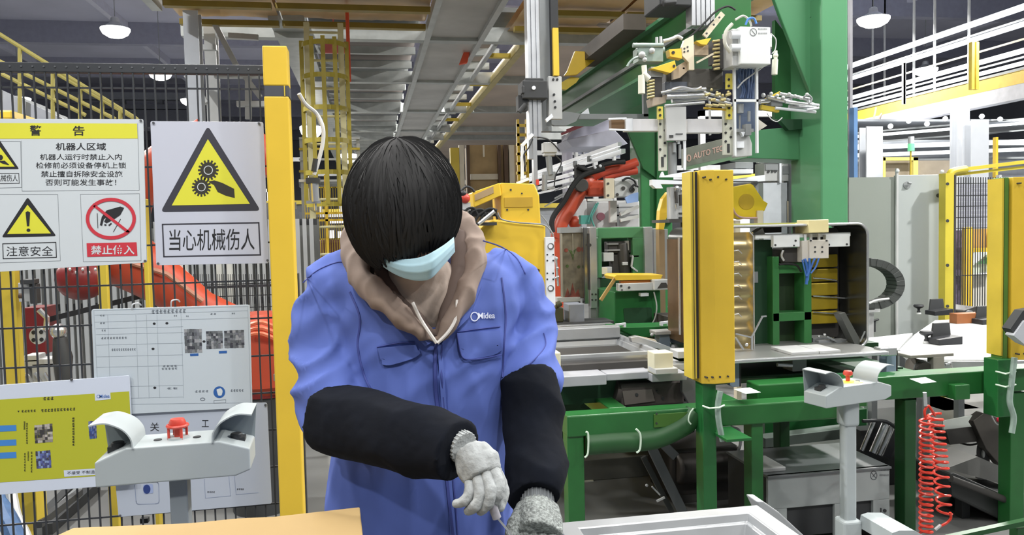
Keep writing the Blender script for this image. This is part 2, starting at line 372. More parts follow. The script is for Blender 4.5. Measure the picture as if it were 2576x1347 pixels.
# caged ladder
lad = empty('caged_ladder', 'yellow caged ladder with curved hoops rising to the mezzanine beside the yellow post', 'ladder', V(810, 560, 8.4))
LY = 8.4; cx = V(812, 200, LY).x; R_ = V(872, 200, LY).x-cx; zt = V(812, 75, LY).z; zb = V(812, 610, LY).z
for k in range(7):
    a = PI*(k/6); 
    if k in (0, 1, 2, 3, 4, 5, 6):
        x = cx-R_*math.cos(a); y = LY+.5-R_*1.1*math.sin(a)
        if k in (1, 5): continue
        build(MB().box(x-.022, x+.022, y-.006, y+.006, zb+.4, zt), 'cage_strap', M('cage_yellow', (178, 162, 56), .5), lad)
for i in range(9):
    z = zt-.06-i*.34
    if z < zb+.3: break
    pts = [(cx-R_*math.cos(PI*k/12), LY+.5-R_*1.1*math.sin(PI*k/12), z) for k in range(13)]
    mb = MB()
    for p, q in zip(pts[:-1], pts[1:]): mb.bar(p, q, .006, .05)
    build(mb, 'cage_hoop', M('cage_yellow', (178, 162, 56), .5), lad)
for x in (cx-R_*.75, cx+R_*.75): build(MB().box(x-.03, x+.03, LY+.5, LY+.56, 0, zt+.2), 'ladder_rail', M('rail_pale', (220, 214, 170), .5), lad)
for i in range(12): build(MB().cyl((cx-R_*.75, LY+.53, .4+i*.3), (cx+R_*.75, LY+.53, .4+i*.3), .014, n=8), 'rung', M('rail_pale'), lad)
one(MB().pb(806, 103, 876, 133, 10.4, .05).box(V(840, 110, 10.4).x-.01, V(840, 110, 10.4).x+.01, 10.41, 10.43, V(840, 110, 10.4).z, MZ+.3), 'hanging_sign', 'red and white sheet hanging behind the yellow ladder cage', 'banner', M('pale_red', (226, 120, 116), .6), bev=.005)
one(MB().box(V(877, 150, 9.2).x-.02, V(877, 150, 9.2).x+.02, 9.2, 9.26, V(877, 205, 9.2).z, MZ+.05), 'red_pipe', 'narrow bright red upright strip beside the yellow ladder cage', 'pipe', M('bright_orange_red', (238, 96, 66), .5), bev=.01)
one(MB().pp([(1172, 118), (1184, 120), (1176, 158), (1155, 162)], 11, .08), 'beacon', 'orange red beacon at the edge of the overhead cable tray', 'light', M('bright_orange_red'), bev=.01)
# ================================================================ mesh fence with its boards
FY = 2.5
fen = empty('mesh_guard_fence', 'black welded mesh guard fence carrying the warning signs', 'fence', (V(300, 600, FY).x, FY, 0))
fb = M('fence_black', (50, 53, 58), .45, var=.04)
xp0, xp1 = V(672, 600, FY).x, V(696, 600, FY).x; ztop = V(300, 160, FY).z; xL = V(-420, 600, FY).x
xpost = V(697, 700, FY).x
build(MB().box(xpost-.014, xpost+.014, FY-.01, FY+.03, 0, ztop+.005), 'fence_post', fb, fen, bev=.002)
build(MB().box(xpost-.05, xpost+.05, FY-.05, FY+.07, 0, .012), 'base_plate', fb, fen)
build(MB().box(xpost+.033, xpost+.062, FY+.02, FY+.05, 0, V(700, 690, FY).z), 'gate_post', fb, fen, bev=.002)
build(MB().box(xL-.03, xL, FY-.01, FY+.03, 0, ztop), 'fence_post', fb, fen, bev=.002)
build(MB().box(xL, xpost, FY-.004, FY+.024, ztop-.027, ztop), 'top_rail', fb, fen, bev=.002)
mb = MB(); x = xL+.03
while x < xpost-.02: mb.box(x-.0022, x+.0022, FY-.002, FY+.0025, .06, ztop-.01); x += .0295
z = ztop-.07
while z > .05: mb.box(xL, xpost, FY+.0025, FY+.007, z-.0025, z+.0025); z -= .115
build(mb, 'wire_mesh', fb, fen, kind='stuff')
mb = MB(); x = xL+.03
while x < xpost-.02: mb.cyl((x, FY-.006, ztop-.012), (x, FY-.002, ztop-.012), .003, n=6); x += .0295
build(mb, 'rivet_row', screw, fen, kind='stuff')
for z0_ in (.62, 1.1, 1.62): build(MB().box(xpost-.02, xpost+.065, FY-.014, FY-.006, z0_, z0_+.02), 'clamp', M('clamp_grey', (150, 154, 156), .4, .5), fen)
def corner_screws(par, pts, pl, r=.0035):
    for q in pts:
        p = pl(*q); build(MB().cyl(p, p+Vector((0, -.004, 0)), r, n=10), 'corner_screw', screw, par)
# --- warning board with four panels
c2 = lambda x, y: (x/3.454, 290+y/3.454)
def plc(Y, c=lambda x, y: (x, y)): return lambda x, y: V(*c(x, y), Y)
def board(name, label, cat, px, Y, mat, t=.006):
    c = [V(a, b, Y) for a, b in px]; m = sum(c, Vector())/len(c)
    e = empty(name, label, cat, (m.x, Y, min(p.z for p in c)))
    build(MB().pp(rround(px, 5, 3), Y, t), 'board', mat, e, bev=.001); return e
bw = M('board_white', (204, 211, 216), .22, var=.015, sc=2)
BY = FY-.016
s1 = board('warning_board', 'wide white warning board with yellow header and four pictogram panels', 'sign', [(-215, 298), (360, 300), (369, 661), (-215, 698)], BY, bw)
P1 = plc(BY-.0006, c2); P1b = plc(BY-.0012, c2); P1c = plc(BY-.0018, c2)
mb = MB(); poly(mb, [(-700, 66), (1190, 73), (1196, 203), (-700, 206)], P1); build(mb, 'yellow_header', syel, s1)
mb = MB(); rtext(mb, '警', 258, 88, 360, 178, P1b, bold=.015); rtext(mb, '告', 633, 92, 735, 178, P1b, bold=.015); build(mb, 'header_lettering', ink, s1)
mb = MB(); g_ = M('line_grey', (120, 126, 132), .6, var=0)
outline(mb, [(1196, 73), (1210, 652), (192, 660), (186, 224)], 3, P1, closed=False)
outline(mb, [(-300, 224), (178, 228), (188, 628), (-300, 640)], 3, P1)
outline(mb, [(-60, 690), (502, 690), (524, 1266), (-60, 1286)], 3, P1); outline(mb, [(698, 688), (1212, 682), (1226, 1266), (724, 1274)], 3, P1)
build(mb, 'panel_border', g_, s1)
mb = MB()
for s, b in (('机器人区域', (484, 240, 921, 306)), ('机器人运行时禁止入内', (346, 337, 1058, 389)), ('检修前必须设备停机上锁', (312, 410, 1096, 463)),
             ('禁止擅自拆除安全设施', (356, 484, 1064, 538)), ('否则可能发生事故！', (394, 557, 1010, 612))): rtext(mb, s, *b, P1, bold=.012 if b[1] < 300 else .006)
rtext(mb, '机械伤人', -42, 516, 154, 576, P1); rtext(mb, '注意安全', 56, 1140, 460, 1224, P1, sl=-.01)
build(mb, 'warning_lettering', ink, s1)
mb = MB(); outline(mb, [(24, 1118), (485, 1106), (490, 1236), (28, 1248)], 7, P1); build(mb, 'caption_border', ink, s1); mb = MB(); outline(mb, [(-300, 508), (163, 506), (167, 592), (-300, 600)], 5, P1); build(mb, 'caption_border', ink, s1)
for q_, r_q in (([(240, 712), (14, 1062), (490, 1052)], 22), ([(-70, 118), (-300, 470), (166, 468)], 14)): mb = MB(); poly(mb, rround(q_, r_q), P1); build(mb, 'pictogram_frame', ink, s1)
for q_ in ([(239, 778), (62, 1034), (442, 1028)], [(-70, 185), (-240, 450), (128, 448)]): mb = MB(); poly(mb, q_, P1b); build(mb, 'pictogram_field', syel, s1)
mb = MB(); poly(mb, [(222, 845), (240, 834), (262, 845), (254, 966), (234, 966)], P1c); poly(mb, disc(247, 1000, 17, 14), P1c)
poly(mb, [(-20, 400), (40, 395), (82, 432), (70, 434), (20, 420)], P1c); poly(mb, disc(0, 368, 26, 24), P1c); poly(mb, disc(-40, 420, 30, 24), P1c)
poly(mb, [(1078, 806), (1045, 794), (925, 828), (884, 884), (868, 955), (886, 962), (902, 905), (925, 888), (905, 925), (925, 940), (990, 905), (1045, 868)], P1b)
outline(mb, [(845, 855), (850, 980)], 5, P1b, closed=False); outline(mb, [(1046, 905), (985, 1014)], 5, P1b, closed=False)
poly(mb, [(905, 945), (925, 950), (925, 960), (908, 960)], P1b); poly(mb, [(940, 955), (966, 935), (972, 945), (950, 964)], P1b)
build(mb, 'pictogram', ink, s1)
mb = MB(); ringp(mb, 963, 900, 218, 182, 30, P1c); outline(mb, [(815, 782), (1112, 1014)], 24, P1c); poly(mb, [(752, 1113), (1186, 1105), (1194, 1222), (758, 1232)], P1b)
build(mb, 'prohibition_print', sred, s1)
mb = MB(); rtext(mb, '禁止伸入', 790, 1132, 1168, 1212, P1c, sl=-.01, bold=.02); build(mb, 'white_lettering', bw, s1)
corner_screws(s1, [(1225, 48), (1262, 1268)], P1)
# --- gear sign
s2 = board('gear_warning_sign', 'white sign with a yellow triangle of two gears and a hand', 'sign', [(378, 305), (662, 307), (676, 663), (393, 668)], BY, M('sign_white', (194, 198, 212), .35, var=.015, sc=2))
mb = MB(); poly(mb, rround([(1806, 92), (1395, 842), (2265, 830)], 42, 8), P1); outline(mb, [(1412, 950), (2248, 935), (2262, 1214), (1424, 1230)], 12, P1)
build(mb, 'triangle_border', M('sign_grey_black', (56, 56, 66), .5, var=0), s2)
mb = MB(); poly(mb, [(1806, 208), (1492, 785), (2172, 772)], P1b); build(mb, 'triangle_field', syel, s2)
mb = MB()
for gx, gy, r in ((1810, 478, 68), (1750, 625, 62)):
    pts = []
    for k in range(16):
        for da, rr in ((-.13, r), (-.09, r+22), (.09, r+22), (.13, r)): a = 2*PI*k/16+da; pts.append((gx+rr*math.cos(a), gy+rr*math.sin(a)))
    poly(mb, pts, P1c)
poly(mb, [(1862, 566), (1930, 588), (2034, 640), (2040, 720), (1962, 700), (1892, 668), (1858, 606), (1825, 590), (1812, 575)], P1c)
build(mb, 'gears_and_hand', M('print_dark_olive', (52, 50, 42), .5, var=0), s2)
mb = MB(); P1d = plc(BY-.0024, c2); ringp(mb, 1810, 478, 40, 40, 7, P1d); ringp(mb, 1750, 625, 37, 37, 7, P1d); build(mb, 'gear_ring', bw, s2)
mb = MB(); rtext(mb, '当心机械伤人', 1470, 990, 2212, 1176, P1, sl=-.012, bold=.004); build(mb, 'sign_lettering', ink, s2)
corner_screws(s2, [(1335, 68), (2250, 72), (2325, 1262), (1375, 1290)], P1)
# --- instruction boards
c3 = lambda x, y: (x/3.39, 660+y/3.39); c4 = lambda x, y: (x/3.309, 940+y/3.309)
pap = M('paper_board', (192, 202, 210), .35, var=.02, sc=2)
s4 = board('grey_instruction_board', 'pale grey board headed with large characters, hung lowest behind the control stand', 'board', [(272, 1020), (672, 1014), (684, 1268), (298, 1302)], BY+.002, M('grey_paper', (176, 184, 198), .4, var=.02, sc=2), .004)
Q = plc(BY+.0013, c4); mb = MB()
for s, b in (('关', (1250, 410, 1325, 482)), ('键', (1488, 395, 1552, 462)), ('工', (1680, 390, 1738, 446))): rtext(mb, s, *b, Q)
rtext(mb, 'Midea', 2070, 370, 2128, 388, Q); blur_line(mb, 4, 1725, 982, 1790, 996, Q); blur_line(mb, 4, 1970, 958, 2030, 972, Q)
build(mb, 'board_lettering', ink, s4)
mb = MB(); outline(mb, rround([(1120, 915), (1320, 905), (1325, 1085), (1135, 1092)], 26), 5, Q); outline(mb, [(1540, 880), (1555, 1150)], 4, Q, closed=False)
outline(mb, [(1700, 880), (1710, 1040), (1920, 1020), (1905, 860)], 3, Q, closed=False); outline(mb, [(1950, 850), (1965, 1010), (2150, 995)], 3, Q, closed=False)
build(mb, 'board_lines', M('line_blue_grey', (138, 150, 176), .6, var=0), s4)
mb = MB(); poly(mb, rround([(1190, 928), (1272, 922), (1276, 1000), (1196, 1004)], 12), Q); build(mb, 'icon_tile', M('pale_blue', (150, 164, 200), .5, var=0), s4)
mb = MB(); poly(mb, disc(1222, 965, 30, 38), plc(BY+.0007, c4)); build(mb, 'icon_print', M('deep_blue', (40, 60, 120), .5, var=0), s4)
corner_screws(s4, [(2210, 262), (1000, 1185)], Q)
s3 = board('white_instruction_board', 'large white instruction table with three photos, hung below the gear sign', 'board', [(230, 779), (628, 767), (635, 1026), (336, 1042), (240, 1045)], BY-.006, pap, .005)
Q3 = plc(BY-.0066, c3); Q3b = plc(BY-.0072, c3); mb = MB()
ys = [430, 490, 550, 600, 690, 790, 880, 1050, 1150]
for y in ys: outline(mb, [(810, y+22), (1560, y), (2110, y-16)] if y < 520 else [(820, y+18), (1560, y)], 2.4, Q3, closed=False)
for x in (930, 1170, 1260, 1350, 1555): outline(mb, [(x-12, 450 if x < 1500 else 440), (x+12, 1160)], 2.4, Q3, closed=False)
outline(mb, [(800, 412), (2112, 378), (2138, 1200), (840, 1215)], 3, Q3)
build(mb, 'table_lines', M('line_pale', (158, 168, 178), .6, var=0), s3)
mb = MB()
for s, b in ((9, (1290, 405, 1590, 440)), (2, (850, 448, 895, 462)), (2, (850, 514, 900, 528)), (2, (865, 576, 905, 590)),
             (2, (1480, 452, 1512, 464)), (2, (1585, 455, 1610, 468)), (2, (1790, 436, 1845, 450)), (2, (1975, 432, 2005, 444)), (9, (860, 640, 1085, 658)),
             (11, (950, 738, 1160, 758)), (4, (1385, 880, 1515, 895)), (5, (1375, 902, 1515, 918)), (2, (1420, 1070, 1520, 1085)),
             (4, (1660, 1095, 1780, 1112)), (5, (1965, 1085, 2080, 1108))): blur_line(mb, s, *b, Q3, sl=-.02)
build(mb, 'table_lettering', M('grey_ink', (110, 118, 128), .6, var=0), s3)
mb = MB()
for x, y in ((1315, 525), (1423, 522), (1305, 740), (1740, 677), (1320, 1072)): poly(mb, disc(x, y, 13, 10, 12), Q3)
build(mb, 'table_dots', ink, s3)
def photo(par, quad, pl, seed, cols, nm='photo_print', n=7):
    rnd = random.Random(seed); tl, tr, br, bl = [Vector(q) for q in quad]
    groups = {}
    for i in range(n):
        for j in range(n):
            c = rnd.choice(cols); g = groups.setdefault(c, MB())
            q = [(bl*(1-u)+br*u)*(1-v)+(tl*(1-u)+tr*u)*v for u, v in ((i/n, j/n), ((i+1)/n, j/n), ((i+1)/n, (j+1)/n), (i/n, (j+1)/n))]
            poly(g, [tuple(p+Vector((rnd.uniform(-2, 2), rnd.uniform(-2, 2)))) for p in q], pl)
    base = MB(); poly(base, quad, pl)
    for c, g in groups.items():
        build(g, nm, M('photo_%d_%d_%d' % c, c, .5, var=0), par)
pc = [(88, 92, 96), (120, 124, 128), (60, 62, 70), (150, 152, 156), (96, 100, 104), (110, 112, 120)]
photo(s3, [(1570, 572), (1720, 570), (1724, 772), (1578, 775)], Q3, 1, pc); photo(s3, [(1756, 590), (1898, 585), (1902, 735), (1762, 742)], Q3, 2, pc)
photo(s3, [(1910, 585), (2080, 577), (2084, 730), (1914, 735)], Q3, 3, pc)
mb = MB(); poly(mb, [(1620, 782), (1692, 778), (1692, 800), (1622, 803)], Q3); poly(mb, [(1866, 759), (1935, 756), (1935, 777), (1868, 780)], Q3); poly(mb, disc(1870, 1110, 50, 50), Q3)
build(mb, 'blue_print', M('print_blue_dark', (44, 92, 160), .5, var=0), s3)
mb = MB(); poly(mb, rround([(1845, 1085), (1885, 1075), (1900, 1100), (1890, 1140), (1860, 1140)], 10), Q3b); build(mb, 'glove_symbol', bw, s3)
mb = MB(); ringp(mb, 1728, 1170, 22, 14, 6, Q3); outline(mb, [(1825, 1180), (1925, 1174), (1925, 1200), (1825, 1204)], 3, Q3); build(mb, 'symbol_lines', M('grey_ink'), s3)
for x, y in ((1150, 375), (1482, 345)):
    p = V(*c3(x, y), BY-.004); build(MB().tube(spline([p+Vector((-.008, 0, -.012)), p+Vector((-.003, -.01, .006)), p+Vector((.01, 0, .008)), p+Vector((.012, .02, 0))]), .0022, 6), 'cable_tie', wht, s3, smooth=True)
s5 = board('yellow_instruction_board', 'white board printed yellow with blue bars and photos, lowest on the fence', 'board', [(-200, 985), (326, 945), (338, 1218), (-200, 1262)], BY-.018, M('board_pale', (204, 212, 228), .35, var=.02, sc=2), .005)
Q5 = plc(BY-.0186, c4); Q5b = plc(BY-.0192, c4)
mb = MB(); poly(mb, [(-600, 258), (1075, 150), (1110, 835), (-600, 950)], Q5); build(mb, 'yellow_print', M('print_yellow_green', (178, 180, 48), .5, var=0), s5)
mb = MB(); poly(mb, [(788, 168), (918, 157), (922, 215), (792, 228)], Q5b); poly(mb, [(530, 808), (800, 792), (804, 845), (535, 862)], Q5b); build(mb, 'label_print', M('board_pale'), s5)
mb = MB(); rtext(mb, 'Midea', 828, 176, 912, 205, plc(BY-.0198, c4), sl=-.05, bold=.01); ringp(mb, 818, 192, 14, 14, 3, plc(BY-.0198, c4)); build(mb, 'logo_print', M('logo_blue', (70, 110, 180), .5, var=0), s5)
mb = MB()
for y0_ in (430, 550, 655): poly(mb, [(-300, y0_+18), (135, y0_), (137, y0_+50), (-300, y0_+70)], Q5b)
build(mb, 'blue_bar', M('bar_blue', (66, 130, 200), .5, var=0), s5)
mb = MB(); blur_line(mb, 3, 355, 198, 450, 224, Q5b, sl=-.04); poly(mb, [(146, 312), (162, 311), (154, 326)], Q5b); blur_line(mb, 5, 176, 306, 302, 326, Q5b, sl=-.05); blur_line(mb, 11, 340, 298, 630, 322, Q5b, sl=-.05)
for s, x0_, y0_, x1_, y1_ in ((7, 195, 400, 212, 470), (9, 216, 410, 232, 590), (11, 600, 365, 622, 605), (7, 200, 660, 214, 820), (7, 228, 650, 242, 730), (7, 256, 650, 270, 830)):
    blur_line(mb, s, x0_, y0_, x1_, y1_, Q5b, vert=True)
rtext(mb, '不接受 不制造', 558, 812, 790, 840, plc(BY-.0198, c4), sl=-.05)
build(mb, 'board_lettering', ink, s5)
photo(s5, [(285, 432), (435, 418), (440, 572), (292, 582)], Q5b, 5, [(90, 88, 84), (140, 134, 128), (60, 58, 60), (178, 172, 166)]); photo(s5, [(295, 650), (418, 640), (428, 785), (305, 795)], Q5b, 6, [(72, 76, 120), (90, 100, 160), (62, 60, 80), (130, 150, 190)])
photo(s5, [(735, 400), (800, 395), (806, 540), (745, 548)], Q5b, 7, [(62, 70, 120), (60, 90, 150), (110, 120, 170)])
corner_screws(s5, [(598, 52)], Q5)
# ================================================================ two-hand control stand
hoodm = M('console_shell', (168, 176, 178), .4, var=.015); inn = M('console_inside', (140, 150, 152), .5, var=.02)
def estop(par, p, r=.018, ring=True):
    build(MB().cyl(p, p+Vector((0, 0, .004)), r*1.35, n=20), 'emergency_ring', syel if ring else hoodm, par, smooth=True)
    build(MB().lathe([(r*.45, .004), (r*.5, .024), (r, .03), (r*1.05, .038), (r*.85, .046), (.001, .048)], p), 'emergency_button', red, par, smooth=True, label='red mushroom button')
def console(label, x0, x1, Y, zt, zf, ang=0., depth=.12, h=.085, foot=None, guard=False):
    c = Vector(((x0+x1)/2, Y+depth/2, 0)); W = x1-x0; t = empty('control_stand', label, 'control', c)
    bz = zt-h; e = W*.2
    R = Matrix.Rotation(ang, 3, 'Z'); rt = lambda p: c+R @ (Vector(p)-c)
    def bb(mb): mb.v = [rt(p) for p in mb.v]; return mb
    L, Rr = x0, x1
    build(bb(MB().prism([(L, Y, bz), (L, Y, zt-.028), (L+e, Y, zt), (Rr-e, Y, zt), (Rr, Y, zt-.022), (Rr, Y, bz+.012), (Rr-e*.5, Y, bz), ], (0, depth, 0))), 'housing', hoodm, t, bev=.004, seg=3)
    # hoods
    k = W/.375
    for sgn, X0 in ((1, L), (-1, Rr)):
        q = [(X0-sgn*.008*k, zt+.062*k), (X0+sgn*.025*k, zt+.066*k), (X0+sgn*.05*k, zt+.058*k), (X0+sgn*.072*k, zt+.044*k), (X0+sgn*.087*k, zt+.022*k), (X0+sgn*.09*k, zt-.002)]
        q = [(a.x, a.z) for a in spline([Vector((a, 0, b)) for a, b in q], 4)]
        build(bb(MB().sheet([(a, Y-.004, b) for a, b in q], (0, depth+.002, 0), .003*sgn)), 'hand_guard', hoodm, t, smooth=True, ang=50)
        build(bb(MB().prism([(X0, Y+depth-.006, zt-.028)]+[(a, Y+depth-.006, b) for a, b in q], (0, .003, 0))), 'guard_back', inn, t)
        pb = Vector((X0+sgn*.04*k, Y+depth*.5, zt-.012)); mb = MB().lathe([(.014, 0), (.014, .012), (.012, .014), (.001, .014)], pb).box(pb.x-.02, pb.x+.02, pb.y-.012, pb.y+.02, pb.z-.01, pb.z+.005)
        build(bb(mb), 'hand_button', drk, t, smooth=True)
    estop(t, rt((c.x, c.y, zt)), ring=not guard)
    if guard:
        for a in range(4): 
            d = Vector((math.cos(a*PI/2+.6), math.sin(a*PI/2+.6), 0))*.021; p = rt((c.x, c.y, zt)); build(MB().bar(p+d, p+d+Vector((0, 0, .03)), .005), 'guard_leg', red, t)
        build(MB().tube([p+Vector((.022*math.cos(a), .022*math.sin(a), .03)) for a in [2*PI*i/20 for i in range(20)]], .004, 6, closed=True), 'guard_ring', red, t, smooth=True)
    for sx in (-1, 1): build(bb(MB().cyl((c.x+sx*W*.13, Y+depth*.45, zt), (c.x+sx*W*.13, Y+depth*.45, zt+.002), .009, n=14)), 'plug', drk, t)
    return t, c, bz
zt = V(430, 1120, 1.9).z
t, c, bz = console('grey two-hand control stand with red button in front of the fence boards', V(234, 1120, 1.9).x, V(624, 1120, 1.9).x, 1.9, zt, 0, ang=.04, guard=True)
build(MB().box(c.x-.02, c.x+.02, c.y-.02, c.y+.02, .0, bz), 'pedestal', M('pedestal_grey', (132, 140, 146), .45, var=.02), t, bev=.003)
build(MB().box(c.x-.13, c.x+.13, c.y-.13, c.y+.13, 0, .015), 'foot_plate', M('pedestal_grey'), t, bev=.003)
# ================================================================ yellow curtain post on the left
PYY = 2.36
xa_, xb_ = V(712, 700, PYY).x-.034, V(712, 700, PYY).x+.034
zt_ = V(720, 115, PYY).z
yp = empty('light_curtain_post', 'tall yellow light curtain post standing beside the black fence', 'post', ((xa_+xb_)/2, PYY+.03, 0))
z1, z2 = V(720, 216, PYY).z, V(720, 242, PYY).z
build(MB().box(xa_, xb_, PYY, PYY+.07, z1, zt_), 'upper_profile', yel, yp, bev=.004, label='upper length of the yellow post')
build(MB().box(xa_+.002, xb_+.001, PYY+.002, PYY+.068, z2, z1), 'joint_band', M('band_grey', (70, 72, 80), .5), yp)
build(MB().box(xa_, xb_, PYY, PYY+.07, .02, z2), 'lower_profile', yel, yp, bev=.004)
build(MB().box(xa_-.04, xb_+.04, PYY-.03, PYY+.1, 0, .02), 'base_plate', blk, yp)
build(MB().box(xb_-.012, xb_-.009, PYY-.002, PYY+.002, z2, z1), 'seam', yel2, yp)
mbh = MB().tube(spline(vs((752, 236, PYY+.04), (768, 262, PYY+.06), (795, 285, PYY+.1), (812, 320, PYY+.1), (812, 360, PYY+.1), (800, 410, PYY+.1), (790, 440, PYY+.1)), 6), .0062, 8)
one(mbh, 'air_hose', 'white flexible hose curving down from the top of the yellow post', 'hose', M('hose_white', (206, 206, 204), .4), smooth=True)
t = empty('air_regulator', 'silver air fitting hanging under the white hose beside the yellow post', 'fitting', V(790, 530, PYY+.1))
build(MB().cyl(V(795, 400, PYY+.1), V(790, 432, PYY+.1), .009, n=12), 'swivel', drk, t, smooth=True)
build(MB().cyl(V(789, 462, PYY+.1), V(792, 508, PYY+.1), .014, n=16), 'cylinder_body', M('chrome', (210, 212, 214), .25, .8), t, smooth=True)
build(MB().box(V(770, 450, PYY+.1).x, V(805, 450, PYY+.1).x, PYY+.085, PYY+.115, V(788, 462, PYY+.1).z, V(788, 448, PYY+.1).z), 'bracket', drk, t)
build(MB().cyl(V(792, 508, PYY+.1), V(793, 530, PYY+.1), .005, n=8).pb(770, 505, 806, 512, PYY+.09, .02), 'nozzle', M('chrome'), t, smooth=True)
build(MB().bar(V(752, 455, PYY+.1), V(775, 455, PYY+.1), .008), 'arm', lgry, t)
# ================================================================ cardboard on the bench
zc = 1.085
cbm = M('cardboard', (170, 143, 96), .75, var=.05, sc=4, bump=.05)
q = [(150, 1347), (185, 1328), (480, 1316), (600, 1304), (690, 1300), (905, 1276), (936, 1347)]
pts = [Z(a, b, zc) for a, b in q]; pts = [Vector((p.x, p.y, zc)) for p in pts]
far = pts[1:6]; pl = far[0]; pr = far[-1]
ringpts = [Vector((pl.x-.05, pl.y-.1, zc)), ]+far+[Vector((pr.x+.035, .62, zc)), Vector((pl.x-.1, .62, zc))]
one(MB().prism(ringpts, (0, 0, -.055)), 'cardboard_box', 'flat brown cardboard box on the work bench at the lower edge', 'box', cbm, bev=.002)
bt = M('bench_top', (150, 156, 160), .4, .3, var=.04)
bench = empty('work_bench', 'low steel work bench under the cardboard and the tray', 'bench', (.1, .95, 0))
bz_ = zc-.055
build(MB().box(-.75, -.02, .45, 1.22, .99, bz_), 'bench_top', bt, bench, bev=.004)
for x in (-.7, -.08):
    for y in (.5, 1.16): build(MB().box(x, x+.04, y, y+.04, 0, .99), 'leg', bt, bench)
build(MB().box(-.7, -.05, .5, .53, .3, .34), 'stretcher', bt, bench)
# ================================================================ robot cell behind the left fence
RY = 4.6
rob = empty('orange_robot', 'large orange robot arm seen through the black fence under the boards', 'robot', V(640, 1200, RY+.3))
build(MB().cyl(V(650, 900, RY), V(650, 990, RY), .17, n=28), 'base_drum', dred, rob, smooth=True); p_ = V(650, 985, RY); build(MB().cyl((p_.x, p_.y, 0), p_, .16, n=20), 'pedestal', drk, rob, smooth=True)
build(MB().lathe([(.16, -.3), (.21, -.25), (.22, .0), (.2, .08), (.12, .14), (.001, .15)], V(662, 850, RY)), 'shoulder_cover', org, rob, smooth=True)
for k in range(3): build(MB().tube(spline([V(628, 818+k*12, RY-.25), V(660, 812+k*14, RY-.27), V(705, 830+k*15, RY-.22)], 6), .012, 6), 'cover_rib', M('orange_light', (240, 120, 84), .4), rob, smooth=True)
build(MB().tube(vs((300, 640, RY), (380, 690, RY), (505, 775, RY), (640, 850, RY)), [.17, .14, .1, .12], 18), 'fore_arm', org, rob, smooth=True)
build(MB().tube(vs((330, 662, RY-.16), (420, 690, RY-.14), (510, 758, RY-.12)), .014, 8), 'arm_edge', M('pale_brown_edge', (176, 120, 96), .4), rob, smooth=True)
build(MB().tube(vs((690, 440, RY+.1), (680, 400, RY+.1), (640, 370, RY+.1), (520, 350, RY+.1)), [.1, .1, .1, .1], 16), 'upper_arm', org, rob, smooth=True)
build(MB().tube(vs((520, 340, RY+.1), (400, 400, RY+.1), (360, 430, RY+.1), (290, 640, RY+.1)), [.1, .08, .09, .13], 16), 'link_arm', org, rob, smooth=True)
build(MB().ball(V(205, 702, RY-.2), .125, .1, .11), 'wrist_motor', dred, rob, smooth=True, label='dark red rounded motor housing')
for k in range(5): build(MB().cyl(V(176+k*16, 680+(k % 2)*8, RY-.31), V(176+k*16, 676+(k % 2)*8, RY-.3), .006, n=6), 'bolt', lgry, rob)
build(MB().pb(60, 775, 112, 893, RY+.2, .2), 'red_block', dred, rob)
t = empty('robot_gripper', 'silver gripper head with a four-hole plate, beyond the left end of the fence', 'gripper', V(100, 950, RY-.3))
G = RY-.4
build(MB().pp(disc(94, 846, 21, 21), G, .02), 'hole_plate', lgry, t)
for dx, dy in ((-10, -9), (9, -10), (-10, 10), (10, 9)): build(MB().pp(disc(94+dx, 846+dy, 5, 5, 14), G-.004, .006), 'hole', blk, t)
build(MB().ball(V(147, 834, G), .038), 'chrome_cap', M('chrome'), t, smooth=True)
build(MB().tube(vs((150, 850, G), (158, 900, G), (160, 960, G)), [.03, .045, .035], 12), 'gaiter', drk, t, smooth=True)
build(MB().tube(vs((98, 780, G), (118, 800, G), (116, 830, G)), .014, 8), 'pipe_bend', M('chrome'), t, smooth=True)
for a, b, c_, d in ((20, 905, 142, 925), (30, 925, 70, 968), (80, 915, 140, 965), (60, 895, 95, 912)): build(MB().pb(a, b, c_, d, G+.05, .1), 'gripper_block', lgry, t, bev=.004)
for k in range(4): build(MB().cyl(V(40+k*24, 938, G+.03), V(60+k*22, 962, G+.03), .008, n=8), 'gripper_rod', M('chrome'), t)
for x0_, x1_, y0_, y1_, Y, nm in ((12, 52, 660, 1300, 4.1, 'yellow guard post beyond the left end of the fence'), (259, 283, 655, 1300, 4.0, 'narrow yellow guard post in front of the orange robot arm'), (372, 384, 500, 1300, 4.2, 'thin yellow post seen in the gap between the two signs')):
    mb = MB().pb(x0_, y0_, x1_, y1_, Y, .06); lo = min(v.z for v in mb.v)
    for v in mb.v:
        if v.z < lo+.01: v.z = 0
    one(mb, 'guard_post', nm, 'post', yel2, bev=.004)
t = empty('post_valve', 'small grey and black valve on the yellow guard post', 'valve', V(65, 760, 4.05))
build(MB().pb(46, 712, 76, 760, 4.05, .08), 'valve_body', lgry, t, bev=.003); build(MB().pb(50, 704, 84, 716, 3.99, .07).pb(74, 715, 92, 765, 4.02, .05), 'valve_caps', drk, t, bev=.003)
for dx in (48,): build(MB().cyl(V(dx, 745, 3.98), V(dx+10, 745, 3.98), .012, n=10), 'port', brz, t)
t = empty('slat_partition', 'pale grey partition of narrow upright slats behind the robot', 'partition', (V(330, 900, 6.4).x, 6.4, 0))
zs = V(300, 560, 6.4).z
sm_ = M('slat_grey', (176, 180, 182), .5, var=.03)
for k in range(48):
    x = V(-80, 800, 6.4).x+k*.052; build(MB().box(x, x+.03, 6.4, 6.42, .1, zs), 'slat', sm_, t)
for z_ in (.12, 1.0, zs-.05): build(MB().box(V(-80, 800, 6.4).x, V(-80, 800, 6.4).x+2.5, 6.43, 6.46, z_, z_+.05), 'cross_rail', drk, t)
